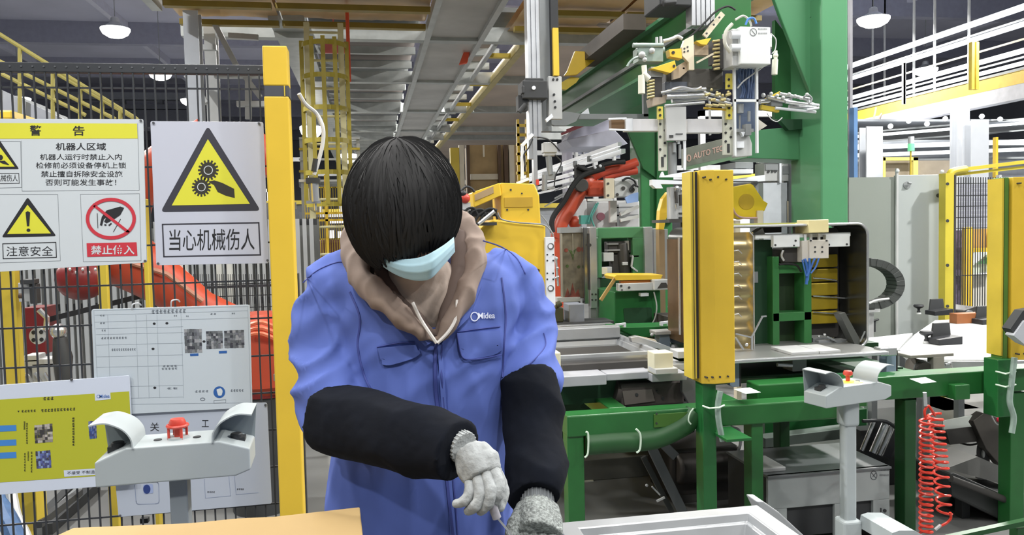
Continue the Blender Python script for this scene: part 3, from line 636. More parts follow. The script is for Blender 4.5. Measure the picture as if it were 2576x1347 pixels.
build(MB().box(V(-80, 800, 6.4).x, V(-80, 800, 6.4).x+2.5, 6.7, 6.72, .1, zs), 'backing_panel', M('backing_dark', (108, 110, 108), .7), t)
for x0_ in (456, 545, 570): build(MB().pb(x0_, 640, x0_+16, 900, 6.2, .06), 'white_post', M('post_white', (214, 216, 210), .5), t)
t = empty('inner_fence', 'second black mesh fence behind the robot, to the side of the orange drum', 'fence', V(600, 900, 5.6))
mb = MB()
for k in range(44): mb.pb(455+k*5.4, 690, 456.2+k*5.4, 1000, 5.6, .005)
for y_ in (715, 745, 775, 805): mb.pb(455, y_, 692, y_+2, 5.6, .006)
build(mb, 'wire_mesh', fb, t, kind='stuff'); build(MB().pb(455, 719, 700, 725, 5.58, .03), 'mid_rail', fb, t)
build(MB().pb(452, 690, 458, 1290, 5.58, .03), 'fence_post', fb, t)
one(MB().bar(V(116, 806, 4.9), V(352, 746, 4.9), .03), 'black_beam', 'slanting black bar between the two yellow guard posts', 'beam', blk)
# low clutter at the bottom left
one(MB().tube(spline(vs((2, 1235, 3.3), (10, 1290, 3.2), (38, 1347, 3.1), (60, 1420, 3.0))), .035, 10), 'cable_bundle', 'thick blue cable bundle at the foot of the left fence', 'cables', M('cable_blue', (62, 96, 138), .5, var=.15, sc=30), smooth=True)
one(MB().tube(spline(vs((28, 1240, 3.25), (40, 1300, 3.2), (62, 1347, 3.1), (90, 1420, 3.0))), .02, 10), 'grey_cable', 'pale grey cable beside the blue cable bundle', 'cables', lgry, smooth=True)
t = empty('yellow_step', 'yellow step frame near the blue cables behind the fence', 'frame', V(72, 1300, 3.4))
build(MB().pb(54, 1235, 92, 1320, 3.4, .1), 'step_plate', yel2, t); build(MB().bar(V(95, 1320, 3.4), V(200, 1240, 4.2), .03), 'stair_edge', drk, t)
t = empty('platform_ramp', 'dark grey ramp edge on the floor inside the robot cell', 'ramp', Z(240, 1320, 0))
for o_ in (0, 22, 40): build(MB().bar(Z(80+o_, 1347, .0)+Vector((0, 0, .03)), Z(190+o_*1.3, 1235, 0)+Vector((0, 0, .03)), .05, .06), 'ramp_rail', drk if o_ != 22 else mgry, t)
build(MB().pb(352, 1306, 372, 1318, 2.62, .02), 'rubber_stop', rub, fen)
# ================================================================ seen between the yellow post and the worker
t = empty('handrail_bank', 'yellow railings and grey ducts stacked behind the worker beside the ladder', 'railing', V(820, 560, 10))
for y_ in (345, 372, 398, 428, 452): build(MB().pb(752, y_, 905, y_+5, 10, .05), 'rail', yel2 if y_ in (372, 428) else lgry, t)
build(MB().pb(752, 455, 905, 470, 10.1, .2), 'duct', mgry, t)
for y_ in (534, 552): build(MB().pb(768, y_, 890, y_+5, 9.2, .03), 'rail', yel, t)
mb = MB()
for k in range(22): mb.pb(768+k*6, 470, 769.6+k*6, 680, 9.25, .01)
for y_ in (470, 600, 640, 660): mb.pb(768, y_, 900, y_+3, 9.25, .01)
build(mb, 'yellow_mesh', yel2, t, kind='stuff')
p_ = V(818, 440, 9.2); build(MB().box(p_.x-.015, p_.x+.015, 9.2, 9.24, 0, p_.z), 'rail_post', yel, t)
for a_ in (756, 900): p_ = V(a_, 345, 10); build(MB().box(p_.x-.02, p_.x+.02, 10.05, 10.1, 0, p_.z), 'rail_post', lgry, t)
t = empty('lit_screens', 'bright white screens and racks behind the yellow mesh', 'display', V(840, 640, 14))
em = M('screen_light', (236, 240, 250), .5, var=0, emit=.9)
build(MB().pb(770, 570, 792, 655, 14, .1).pb(830, 552, 872, 562, 14, .1).pb(828, 580, 840, 600, 14, .1).pb(850, 582, 874, 602, 14, .1), 'screen', em, t)
p_, q_ = V(765, 548, 14.1), V(905, 548, 14.1); build(MB().box(p_.x, q_.x, 14.1, 14.5, 0, p_.z), 'dark_rack', M('rack_dark', (60, 58, 60), .6), t)
one(MB().box(V(800, 600, 12).x, V(870, 600, 12).x, 12, 12.6, 0, V(835, 602, 12).z), 'orange_box', 'dark reddish machine box low behind the yellow mesh', 'machine', M('rust_dark', (96, 58, 42), .6, var=.15), bev=.05)
t = empty('brown_cabinet', 'brown shuttered cabinet with pale posts behind the yellow machine', 'cabinet', V(1240, 560, 11))
p_, q_ = V(1180, 365, 11), V(1302, 365, 11); build(MB().box(p_.x, q_.x, 11, 11.5, 0, p_.z), 'shutter', M('shutter_brown', (168, 142, 100), .6, var=.1), t)
for x0_, x1_, m_ in ((1158, 1170, 'pale'), (1176, 1184, 'dark'), (1255, 1262, 'dark'), (1270, 1280, 'dark'), (1283, 1296, 'pale')):
    build(MB().pb(x0_, 365, x1_, 600, 10.9, .08), 'cabinet_post', M('post_cream', (208, 198, 180), .5) if m_ == 'pale' else M('post_brown', (84, 62, 44), .6), t)
build(MB().pb(1184, 438, 1255, 452, 10.95, .05), 'pale_band', M('post_cream'), t); build(MB().pb(1135, 372, 1157, 560, 10.9, .1), 'side_strip', yel2, t)
build(MB().pb(1215, 365, 1219, 395, 10.9, .02), 'pull_bar', M('post_cream'), t)
t = empty('yellow_ladder', 'small yellow ladder post behind the aluminium upright', 'ladder', V(1310, 480, 9))
for x in (1300, 1322): p_ = V(x+3, 300, 9); build(MB().box(p_.x-.014, p_.x+.014, 9, 9.05, 0, p_.z), 'ladder_side', yel, t)
for k in range(8): build(MB().pb(1300, 312+k*24, 1326, 319+k*24, 9, .05), 'ladder_rung', yel, t)
# ================================================================ machine line
# a thing described by its parts: (part name, material, shapes..., options); B box, P plate, C rod, S curve, L ball; last numbers are depth offset and thickness
def T(name, label, cat, Y, parts, group=None, base=None):
    first = None; E = None; built = []
    for pt in parts:
        nm, mat, shapes = pt[0], pt[1], pt[2]; op = pt[3] if len(pt) > 3 else {}
        sm = False; mbs = []
        for s in shapes:
            k = s[0]; mb = MB(); mbs.append(mb)
            if k == 'B': mb.pb(s[1], s[2], s[3], s[4], Y+s[5], s[6])
            elif k == 'G':                    # box standing on the floor
                m2 = MB().pb(s[1], s[2], s[3], s[2]+20, Y+s[4], s[5]); lo = min(v.z for v in m2.v)
                for v in m2.v:
                    if v.z < lo+1e-5: v.z = 0
                mb.add(m2.v, m2.f)
            elif k == 'P': mb.pp(s[1], Y+s[2], s[3])
            elif k == 'C': mb.tube([V(*s[1], Y+s[3]), V(*s[2], Y+s[3])], s[4]*Y/2000, 12); sm = True
            elif k == 'S': mb.tube(spline([V(*q, Y+(s[2])) for q in s[1]], 5), s[3]*Y/2000, s[4] if len(s) > 4 else 8); sm = True
            elif k == 'L': mb.ball(V(s[1], s[2], Y+s[3]), s[4]*Y/2000, nu=16, nv=10); sm = True
            elif k == 'R': mb.bar(V(*s[1], Y+s[3]), V(*s[2], Y+s[3]), s[4]*Y/2000, (s[5] if len(s) > 5 else s[4])*Y/2000, up=(0, 1, 0))
            elif k == 'D': mb.pp(disc(s[1], s[2], s[3], s[3], 16), Y+s[4], s[5])
        for mb in (clusters(mbs, .006) if not op.get('join') else clusters(mbs, 99)): built.append((nm, mat, mb, sm, op))
    allv = [v for b in built for v in b[2].v]; c = sum(allv, Vector())/len(allv); lo = min(v.z for v in allv)
    E = empty(name, label, cat, base or (c.x, c.y, lo), group)
    last = E
    for nm, mat, mb, sm, op in built:
        par = last if op.get('sub') else E
        o = build(mb, nm, mat, par, bev=op.get('bev', 0), smooth=sm or op.get('smooth', False), label=op.get('label'), kind=op.get('kind'))
        if not op.get('sub'): last = o
    return E
def pm(n, c, r=.5, me=0., v=.06, **k): return M(n, c, r, me, var=v, **k)
hole = lambda *ps: [('D', x, y, r, dy, .004) for x, y, r, dy in ps]
pcream = pm('part_cream', (214, 204, 180)); pdark = pm('part_dark', (60, 58, 56), .55, v=.12); prib = pm('brass_grey', (150, 140, 104), .4, .4, v=.15)
# --- green gantry
GX = V(1736, 0, 5.16).x; zt = V(1736, 0, 5.16).z
gan = empty('gantry', 'big green welded gantry with a long beam running back over the machines', 'gantry', (V(2075, 560, 5.2).x, 5.3, 0))
cx0, cx1 = V(2066, 400, 5.2).x, V(2134, 400, 5.2).x
build(MB().box(cx0, cx1, 5.2, 5.62, 0, 3.85), 'near_column', M('green_column_paint', (80, 138, 98), .32, var=.05, sc=1.2), gan, bev=.012)
build(MB().box(cx0-.12, cx1+.12, 5.1, 5.75, 0, .03), 'base_plate', grn, gan)
build(MB().pp([(1905, -120), (2072, -120), (2072, 330), (2050, 262), (1966, 48)], 5.34, .04), 'gusset_plate', M('green_column_paint'), gan, bev=.006)
build(MB().pp([(2040, 42), (2066, 45), (2066, 95), (2060, 96)], 5.325, .016), 'gusset_slot', dgrn, gan)
build(MB().pp([(1950, 50), (1985, 95), (2050, 262), (2040, 300), (1950, 300)], 5.7, .05), 'inner_web', M('green_inner', (52, 104, 62), .4, var=.05), gan)
build(MB().pp([(1880, 330), (2068, 312), (2068, 405), (1880, 398)], 5.5, .3), 'cross_beam', M('green_column_paint'), gan, bev=.008)
build(MB().pp([(1960, 300), (2044, 300), (2048, 322), (1985, 328)], 5.45, .05), 'beam_bracket', dgrn, gan)
build(MB().box(GX, GX+.34, 4.95, 8.9, zt-.36, zt), 'long_beam', grn, gan, bev=.01)
for z_ in (zt-.02, zt-.36): build(MB().box(GX-.05, GX+.39, 4.95, 8.9, z_-.01, z_+.015), 'beam_flange', grn2, gan)
build(MB().box(GX-.03, GX, 5.0, 8.8, zt-.22, zt-.19), 'guide_rail', mgry, gan)
build(MB().box(GX, cx1, 5.25, 5.6, 3.5, 3.85), 'top_beam', M('green_inner'), gan)
build(MB().box(GX+.05, GX+.3, 5.3, 5.5, zt, 3.6), 'hanger', M('green_inner'), gan)
FYc = 8.3; a, b, c_ = V(1612, 500, FYc), V(1652, 500, FYc), V(1690, 400, FYc)
build(MB().box(a.x, c_.x, FYc, FYc+.35, 0, V(1650, 262, FYc).z), 'far_column', M('green_mid', (54, 122, 70), .35, var=.06), gan, bev=.012)
build(MB().pp([(1552, 268), (1700, 250), (1694, 400), (1652, 450), (1618, 425)], FYc-.04, .04), 'tapered_head', M('green_deep', (32, 98, 48), .35, var=.08), gan, bev=.006)
build(MB().pp([(1652, 300), (1694, 300), (1694, 560), (1652, 560)], FYc-.06, .05), 'stiffener', M('green_deep'), gan)
dx_ = V(1612, 34, 5.9).x; build(MB().box(dx_-.14, dx_+.04, 5.9, 7.3, zt-.02, zt+.1), 'cable_duct', pm('duct_brown', (84, 76, 68), .6), gan)
T('yellow_cover', 'yellow sheet cover under the dark duct beside the green beam', 'cover', 7.0, [
    ('cover_plate', yel, [('P', [(1447, 128), (1520, 132), (1452, 188), (1420, 190), (1428, 178)], 0, .05)], {'bev': .006}),
    ('lower_tongue', yel2, [('P', [(1405, 222), (1412, 208), (1436, 193), (1458, 196), (1450, 208), (1425, 226)], .05, .05)])])
# --- aluminium upright in front of the gantry
UY = 4.7
T('aluminium_upright', 'tall grooved aluminium upright with a black collar and a yellow black strip', 'post', UY, [
    ('profile', alu, [('B', 1328, -60, 1336, 345, 0, .09), ('B', 1338, -60, 1348, 345, -.004, .09), ('B', 1350, -60, 1358, 345, 0, .09), ('B', 1330, -60, 1357, 345, .012, .07)], {'bev': .002}),
    ('rear_profile', mgry, [('B', 1360, -60, 1384, 330, .1, .08)]),
    ('black_strip', blk, [('B', 1386, -60, 1405, 200, .06, .05)]),
    ('yellow_strip', yel, [('B', 1392, 70, 1406, 190, .03, .03)]),
    ('collar', drk, [('B', 1315, 202, 1378, 248, -.05, .16), ('B', 1322, 196, 1368, 204, -.03, .1), ('B', 1313, 215, 1320, 235, -.06, .06)], {'bev': .006}),
    ('collar_button', wht, [('D', 1343, 221, 5, -.056, .008)]),
    ('side_block', drk, [('B', 1304, 240, 1328, 278, -.02, .08), ('C', (1306, 282), (1322, 262), -.03, 6)]),
    ('carriage_plate', lgry, [('B', 1380, 192, 1414, 300, .04, .04)], {'bev': .004}),
    ('carriage_bolt', blk, hole((1392, 200, 3, .035), (1394, 238, 3, .035), (1396, 255, 3, .035), (1397, 270, 3, .035), (1402, 200, 3, .035))),
    ('lower_slide', alu, [('B', 1342, 335, 1352, 480, 0, .05), ('B', 1330, 335, 1340, 400, .02, .05)]),
    ('valve_box', lgry, [('B', 1368, 358, 1402, 384, .0, .07), ('B', 1370, 384, 1400, 392, .01, .06)], {'bev': .004}),
    ('air_cylinder', mgry, [('C', (1380, 392), (1384, 440), .03, 8), ('C', (1370, 440), (1370, 480), .03, 7), ('B', 1368, 432, 1398, 452, .02, .05), ('B', 1366, 470, 1396, 476, .02, .05)]),
    ('hose_set', blk, [('S', [(1352, 345), (1376, 350), (1392, 362), (1408, 380)], -.02, 2), ('S', [(1340, 350), (1330, 372), (1318, 390), (1322, 420)], -.02, 2), ('S', [(1396, 390), (1412, 410), (1398, 440), (1394, 470)], 0, 1.6)]),
    ('red_fitting', red, [('B', 1349, 452, 1356, 466, -.01, .03)]),
    ('bracket_arm', wht, [('R', (1312, 368), (1340, 338), 0, 8), ('R', (1314, 368), (1314, 450), 0, 7), ('R', (1300, 462), (1330, 450), 0, 7), ('P', [(1372, 300), (1388, 286), (1392, 294), (1376, 308)], -.02, .02)])],
  base=(V(1343, 500, UY).x, UY, 0))
T('grey_drip_plate', 'dark grey angled plate under the lower end of the green beam', 'plate', 6.2, [
    ('plate', mgry, [('P', [(1378, 308), (1420, 280), (1460, 286), (1450, 305), (1425, 316), (1395, 316)], 0, .05)]),
    ('bolt_pad', wht, [('P', [(1450, 296), (1480, 272), (1486, 300)], .05, .03)]), ])
p_ = V(1445, 292, 6.2); build(MB().box(p_.x, GX+.08, 6.22, 6.26, p_.z-.02, p_.z+.02).box(GX+.04, GX+.08, 6.22, 6.26, p_.z, zt-.34), 'hanger_arm', mgry, bpy.data.objects['grey_drip_plate'])
T('overhead_bin', 'pale grey sheet metal bin hanging behind the orange robot', 'bin', 10.5, [
    ('bin_body', pm('bin_grey', (178, 180, 196), .45), [('P', [(1425, 352), (1545, 325), (1580, 362), (1560, 368), (1440, 370)], 0, .8), ('P', [(1440, 330), (1535, 290), (1545, 326), (1425, 352)], .3, .3)], {'bev': .01}),
    ('red_pipe', pm('maroon_pipe', (150, 74, 84), .4), [('R', (1412, 338), (1545, 284), -.1, 6), ('R', (1425, 328), (1545, 278), .1, 4)])])
T('window_grille', 'grey gridded window panel between the white conveyor rails', 'grille', 13, [
    ('grille_panel', pm('grille_grey', (118, 122, 136), .6), [('B', 1445, 358, 1560, 400, 0, .06)]),
    ('grille_bar', lgry, [('B', 1445, 358+k*10, 1560, 359.5+k*10, -.02, .02) for k in range(5)] + [('B', 1448+k*20, 358, 1449.5+k*20, 400, -.02, .02) for k in range(6)]),
    ('support_column', pm('col_violet_grey', (140, 138, 150), .5), [('G', 1420, 340, 1440, -.3, .2)])])
def yline(px, py, Yr, Y0, Y1, r, mb=None):
    p = V(px, py, Yr); mb = mb or MB(); mb.box(p.x-r, p.x+r, Y0, Y1, p.z-r, p.z+r); return mb
# white conveyor rails through the middle, brightness added as a faint emission
t = empty('overhead_conveyor', 'white conveyor rails with an added glow, rising towards the green gantry behind the robot', 'conveyor', V(1480, 420, 9))
for a, b, r in ((1559, 363, .022), (1558, 374, .012), (1568, 380, .026), (1500, 420, .018), (1440, 452, .02), (1430, 470, .012), (1436, 440, .012)): build(yline(a, b, 8.8, 8.8, 16, r), 'rail', pm('rail_white_glow', (236, 238, 240), .4, v=0, emit=.25), t)
for k in range(5): build(MB().pb(1410+k*36, 418-k*13, 1416+k*36, 432-k*13, 10, .1), 'rail_clip', mgry, t)
for x in (1545, 1450): build(MB().pb(x, 365, x+6, 600, 12.5, .08), 'rail_leg', lgry, t)
# --- orange robot in the middle
T('welding_robot', 'orange robot arm with black cable dress reaching behind the green column', 'robot', 7.0, [
    ('lower_arm', org, [('S', [(1402, 600), (1412, 560), (1436, 520), (1462, 478)], 0, 19, 16)]),
    ('elbow_motor', pdark, [('D', 1464, 466, 17, -.11, .06)], {'bev': .006}),
    ('elbow_housing', org, [('L', 1474, 462, 0, 26), ('B', 1480, 453, 1523, 494, -.08, .16)], {'bev': .02}),
    ('fore_arm', pm('orange_red_paint', (196, 74, 52), .4), [('S', [(1475, 455), (1525, 430), (1568, 420), (1602, 408)], .02, 12, 14), ('S', [(1520, 448), (1560, 436), (1602, 430)], .05, 10, 12)]),
    ('shoulder_dome', org, [('L', 1446, 560, .05, 17)]),
    ('cable_dress', rub, [('S', [(1390, 585), (1390, 550), (1420, 505), (1445, 462), (1470, 440), (1520, 424)], -.1, 7, 10), ('S', [(1452, 418), (1480, 428), (1530, 412), (1572, 408)], -.06, 6, 10), ('B', 1450, 415, 1472, 448, -.05, .08)]),
    ('cable_clip', wht, [('L', 1497, 422, -.12, 4), ('L', 1510, 418, -.12, 4)]),
    ('base', org, [('G', 1385, 600, 1430, -.1, .3)])], base=(V(1405, 600, 7).x, 7.0, 0))
T('robot_tool', 'silver robot tool with round ports in front of the green column', 'tool', 6.8, [
    ('tool_plate', pcream, [('B', 1523, 449, 1545, 500, 0, .06)], {'bev': .004}),
    ('tool_body', lgry, [('B', 1545, 452, 1606, 496, .02, .14)], {'bev': .01}),
    ('tool_port', pdark, hole((1530, 462, 3, -.006), (1530, 492, 3, -.006), (1553, 490, 4, .012), (1568, 474, 5, .012), (1590, 478, 7, .012))),
    ('tool_hose', blk, [('S', [(1565, 455), (1580, 448), (1596, 455), (1600, 470)], -.01, 3), ('S', [(1585, 480), (1594, 466), (1606, 470)], -.01, 3)]),
    ('blue_film', pm('blue_film', (150, 180, 232), .4), [('P', [(1572, 498), (1590, 488), (1606, 484), (1606, 508), (1578, 512)], 0, .02)]),
    ('lower_frame', pm('tool_light', (206, 206, 202), .5), [('B', 1478, 500, 1540, 506, 0, .05), ('B', 1535, 505, 1552, 560, .2, .05), ('R', (1560, 540), (1606, 520), .1, 9), ('R', (1560, 555), (1606, 545), .1, 8)]),
    ('teal_hose', pm('teal_hose', (70, 140, 130), .45), [('S', [(1505, 510), (1496, 530), (1488, 548), (1495, 570)], -.03, 2.4), ('S', [(1500, 512), (1488, 535), (1480, 560)], -.03, 2), ('B', 1462, 542, 1486, 564, -.02, .08)])])
T('rear_machine', 'white and grey machine frames cluttered behind the robot tool', 'machine', 7.9, [
    ('frame_panel', pm('rear_white', (206, 208, 210), .5), [('B', 1500, 505, 1610, 580, 0, .4), ('B', 1445, 500, 1478, 560, .1, .3)], {'bev': .02}),
    ('frame_bar', mgry, [('R', (1395, 500), (1450, 470), -.2, 4), ('R', (1395, 480), (1450, 455), -.2, 4), ('R', (1370, 520), (1440, 480), -.2, 3), ('B', 1550, 520, 1606, 524, -.1, .05), ('B', 1550, 540, 1606, 544, -.1, .05), ('B', 1552, 515, 1557, 570, -.1, .05)]),
    ('wheel_mark', pm('wheel_maroon', (140, 90, 104), .5), [('D', 1512, 545, 10, -.03, .03)]),
    ('frame_legs', mgry, [('G', 1502, 580, 1512, .1, .1), ('G', 1596, 580, 1606, .1, .1)])])
# --- yellow machine cover beside the worker
T('yellow_machine', 'large yellow machine housing with stencilled letters behind the worker', 'machine', 4.3, [
    ('lower_housing', yel, [('P', [(1150, 640), (1214, 569), (1240, 552), (1373, 566), (1373, 800), (1150, 812)], 0, .45)], {'bev': .01}),
    ('upper_housing', yel, [('P', [(1258, 460), (1345, 463), (1357, 492), (1361, 566), (1262, 560)], .02, .3)], {'bev': .008}),
    ('side_wing', yel, [('P', [(1188, 484), (1258, 460), (1262, 492), (1192, 523)], .0, .25)], {'bev': .006}),
    ('wing_window', pm('window_tan', (170, 146, 110), .5), [('P', [(1194, 490), (1241, 469), (1242, 486), (1195, 506)], -.004, .01)]),
    ('recess', pm('yellow_recess', (188, 152, 44), .5), [('B', 1269, 497, 1340, 521, .014, .01)]),
    ('bolt_hole', drk, hole((1285, 478, 2.5, .012), (1313, 487, 2, .012), (1276, 528, 2.5, .012), (1329, 528, 2.5, .012))),
    ('base_cabinet', yel, [('G', 1155, 800, 1372, .01, .4)]),
    ('grey_cable', mgry, [('S', [(1252, 535), (1262, 552), (1300, 560), (1340, 563), (1372, 568), (1392, 590)], -.02, 2), ('S', [(1360, 540), (1376, 560), (1390, 590), (1396, 608)], -.01, 1.5)])])
mb = MB(); rtext(mb, 'U', 1318, 676, 1331, 692, plc(4.297), bold=.04); rtext(mb, 'P', 1342, 676, 1358, 693, plc(4.297), bold=.04)
build(mb, 'stencil_lettering', M('stencil_brown', (70, 50, 14), .6, var=0), bpy.data.objects['yellow_machine'])
T('cable_nest', 'black cable nest with a silver tube under the yellow wing', 'cables', 4.2, [
    ('cable_loop', rub, [('S', [(1168, 560), (1172, 530), (1192, 524), (1204, 545)], 0, 3), ('S', [(1178, 570), (1186, 535), (1214, 528), (1224, 548)], 0, 3), ('S', [(1190, 572), (1202, 545), (1230, 526), (1250, 530)], 0, 3.4), ('S', [(1204, 566), (1218, 540), (1244, 538), (1252, 552)], 0, 3), ('B', 1180, 526, 1250, 545, .02, .04)]),
    ('silver_tube', M('chrome'), [('C', (1204, 564), (1244, 532), -.03, 5)]),
    ('nest_tray', drk, [('B', 1165, 560, 1250, 568, 0, .1)])])
T('red_beacon', 'small round red beacon right beside the dark hair of the worker', 'beacon', 4.2, [
    ('lens', red, [('L', 1170, 499, 0, 13)]), ('cap', blk, [('L', 1166, 487, -.01, 8), ('S', [(1160, 480), (1172, 470), (1186, 474), (1194, 484)], 0, 3)]), ('mount', lgry, [('B', 1160, 510, 1184, 530, 0, .03), ('G', 1163, 528, 1172, 0, .03)])])
T('perforated_plate', 'white upright plate with round holes on the edge of the yellow machine', 'plate', 4.25, [
    ('plate', wht, [('B', 1373, 597, 1396, 770, 0, .03)], {'bev': .003}),
    ('plate_hole', blk, hole(*[(1377+dx, y, 2, -.004) for dx in (0, 15) for y in (641, 656, 688, 703)])),
    ('ring_bolt', screw, [('D', 1386, 620, 8, -.006, .006), ('D', 1386, 726, 8, -.006, .006)]),
    ('ring_centre', wht, [('D', 1385, 620, 5.5, -.009, .006), ('D', 1385, 726, 5.5, -.009, .006)]),
    ('side_fitting', M('chrome'), [('L', 1400, 651, 0, 4), ('L', 1402, 675, 0, 4), ('C', (1398, 645), (1404, 720), .02, 3), ('C', (1396, 700), (1406, 696), 0, 3)]),
    ('plate_stand', mgry, [('G', 1376, 768, 1388, .005, .03)])])
# --- leak test station (panel, profiles, green frame)
stain = M('stained_panel', (118, 112, 98), .5, .2, var=.25, sc=14)
T('stained_panel', 'tall brownish stained metal panel beside the aluminium profiles', 'panel', 5.2, [
    ('panel', stain, [('B', 1413, 578, 1464, 752, 0, .05)], {'bev': .004}),
    ('panel_cap', mgry, [('B', 1410, 572, 1468, 586, -.01, .1)]),
    ('panel_foot', lgry, [('B', 1402, 749, 1460, 760, -.03, .1)]),
    ('inset_frame', M('panel_edge', (150, 146, 132), .5, .3), [('B', 1413, 588, 1416, 750, -.01, .02), ('B', 1440, 588, 1442, 640, -.006, .01)]),
    ('rust_mark', M('rust_mark', (120, 60, 48), .6, var=.3, sc=30), [('D', 1424, 630, 5, -.002, .003), ('D', 1456, 628, 6, -.002, .003), ('P', [(1420, 750), (1428, 725), (1434, 744), (1440, 712), (1447, 740), (1455, 728), (1460, 750)], -.002, .003)]),
    ('green_mark', M('green_mark', (70, 92, 48), .6, var=.3, sc=30), [('P', [(1430, 628), (1440, 632), (1450, 626), (1444, 640), (1442, 656), (1437, 640)], -.003, .003), ('D', 1427, 670, 4, -.002, .003), ('D', 1456, 672, 4, -.002, .003)]),
    ('stand', drk, [('G', 1425, 758, 1460, 0, .08)])])
T('aluminium_profile_frame', 'pair of bright aluminium profiles rising next to the green motor frame', 'frame', 5.1, [
    ('rear_profile', sts, [('B', 1469, 573, 1482, 765, .03, .06)], {'bev': .003}),
    ('front_profile', alu, [('B', 1485, 571, 1502, 776, 0, .07)], {'bev': .003}),
    ('slot', drk, [('B', 1482, 588, 1485, 730, .005, .03), ('B', 1469, 573, 1470.5, 760, .02, .01)]),
    ('slot_bolt', drk, hole((1484, 617, 4, -.004), (1490, 741, 2.4, -.004), (1499, 741, 2.4, -.004), (1490, 755, 2.4, -.004), (1499, 755, 2.4, -.004))),
    ('profile_foot', mgry, [('G', 1486, 774, 1500, .01, .05)])])
T('motor_station', 'green frame holding a dark motor between aluminium profiles', 'frame', 5.2, [
    ('frame_top', M('frame_green', (74, 128, 88), .4, var=.06), [('B', 1504, 572, 1622, 600, 0, .12)], {'bev': .006}),
    ('frame_side', M('frame_green'), [('B', 1504, 598, 1514, 700, 0, .12), ('B', 1592, 598, 1622, 700, .0, .12)], {'bev': .004}),
    ('frame_back', dgrn, [('B', 1512, 598, 1595, 720, .16, .03)]),
    ('motor', pdark, [('B', 1530, 608, 1588, 638, .04, .1), ('C', (1565, 612), (1572, 690), .05, 16), ('B', 1540, 640, 1598, 692, .05, .08)], {'bev': .006}),
    ('motor_fin', alu, [('B', 1531, 612, 1556, 616, .02, .05), ('B', 1526, 628, 1560, 632, .02, .05), ('B', 1573, 606, 1582, 630, .02, .03)]),
    ('bracket', lgry, [('B', 1518, 636, 1544, 658, .02, .08), ('R', (1592, 645), (1588, 672), .0, 5), ('R', (1588, 672), (1604, 684), .0, 5), ('B', 1590, 642, 1608, 648, 0, .05), ('B', 1513, 672, 1540, 700, .03, .07), ('B', 1566, 660, 1580, 668, .0, .04)], {'bev': .003}),
    ('cream_box', pcream, [('B', 1514, 674, 1528, 690, 0, .05)]),
    ('side_profile', alu, [('B', 1622, 571, 1642, 692, -.03, .07), ('B', 1645, 575, 1654, 692, -.02, .05)], {'bev': .003}),
    ('side_plate', mgry, [('B', 1656, 577, 1681, 706, -.02, .04)], {'bev': .003}),
    ('plate_slot', drk, [('B', 1664, 597, 1670, 600, -.025, .01), ('B', 1660, 648, 1668, 651, -.025, .01), ('B', 1660, 658, 1668, 661, -.025, .01)]),
    ('pedestal', dgrn, [('G', 1510, 700, 1618, .02, .14)])])
T('yellow_shelf_bracket', 'yellow shelf with silver end block on a green pedestal', 'bracket', 4.7, [
    ('shelf', yel, [('P', [(1545, 697), (1552, 692), (1668, 692), (1662, 704), (1550, 706)], 0, .22)], {'bev': .003}),
    ('orange_strip', M('strip_orange', (196, 120, 50), .5), [('B', 1562, 706, 1645, 713, .02, .04)]),
    ('support_strut', M('strut_tan', (160, 132, 76), .5), [('R', (1548, 700), (1511, 756), .02, 8)]),
    ('clamp_bar', lgry, [('B', 1557, 713, 1645, 732, -.02, .06)], {'bev': .003}),
    ('clamp_hole', drk, hole((1563, 720, 3, -.024), (1583, 724, 3, -.024), (1565, 730, 2, -.024))),
    ('end_block', lgry, [('B', 1646, 704, 1682, 730, -.05, .1)], {'bev': .004}),
    ('block_slot', pdark, [('P', [(1654, 726), (1664, 712), (1676, 712), (1682, 724)], -.054, .004)]),
    ('pedestal', M('green_deep'), [('G', 1546, 733, 1662, .05, .4)], {'bev': .006}),
    ('pedestal_hole', dgrn, [('P', rround([(1568, 776), (1640, 774), (1640, 818), (1572, 820)], 6), .046, .004)]),
    ('grey_cable', lgry, [('S', [(1645, 735), (1652, 770), (1648, 800), (1636, 822)], -.02, 2)]),
    ('sensor', wht, [('B', 1612, 738, 1632, 746, 0, .04)])])
T('bent_foot', 'thin bent steel foot on the bench left of the central curtain', 'bracket', 4.4, [
    ('foot', mgry, [('R', (1680, 772), (1706, 778), -.06, 4), ('R', (1706, 778), (1742, 832), -.06, 5)]), ('dark_stand', pdark, [('G', 1690, 800, 1744, .04, .3)])])
T('valve_bank', 'grey valve box with small black cylinders above the stainless tub', 'valve', 4.5, [
    ('mounting_plate', lgry, [('B', 1686, 470, 1742, 552, .02, .06)], {'bev': .004}),
    ('cylinder', pdark, [('C', (1700+k*11, 482+(k % 2)*8), (1702+k*11, 512+(k % 2)*6), -.01, 4.5) for k in range(4)]),
    ('chrome_cap', M('chrome'), [('L', 1703, 474, 0, 7), ('L', 1716, 478, 0, 5), ('C', (1700, 514), (1702, 526), 0, 2.5), ('C', (1722, 514), (1724, 524), 0, 2.5)]),
    ('slot', drk, [('B', 1708, 535, 1720, 539, .014, .01), ('B', 1722, 532, 1727, 541, .014, .01), ('B', 1708, 546, 1719, 550, .014, .01)]),
    ('hook_bracket', wht, [('P', [(1641, 452), (1740, 456), (1740, 464), (1662, 463), (1668, 474), (1650, 474), (1641, 466)], 0, .05), ('P', [(1662, 446), (1668, 432), (1672, 442), (1745, 428), (1745, 446)], .03, .03)]),
    ('stand', pdark, [('B', 1684, 552, 1744, 560, .0, .3), ('G', 1722, 556, 1740, .1, .06)])])
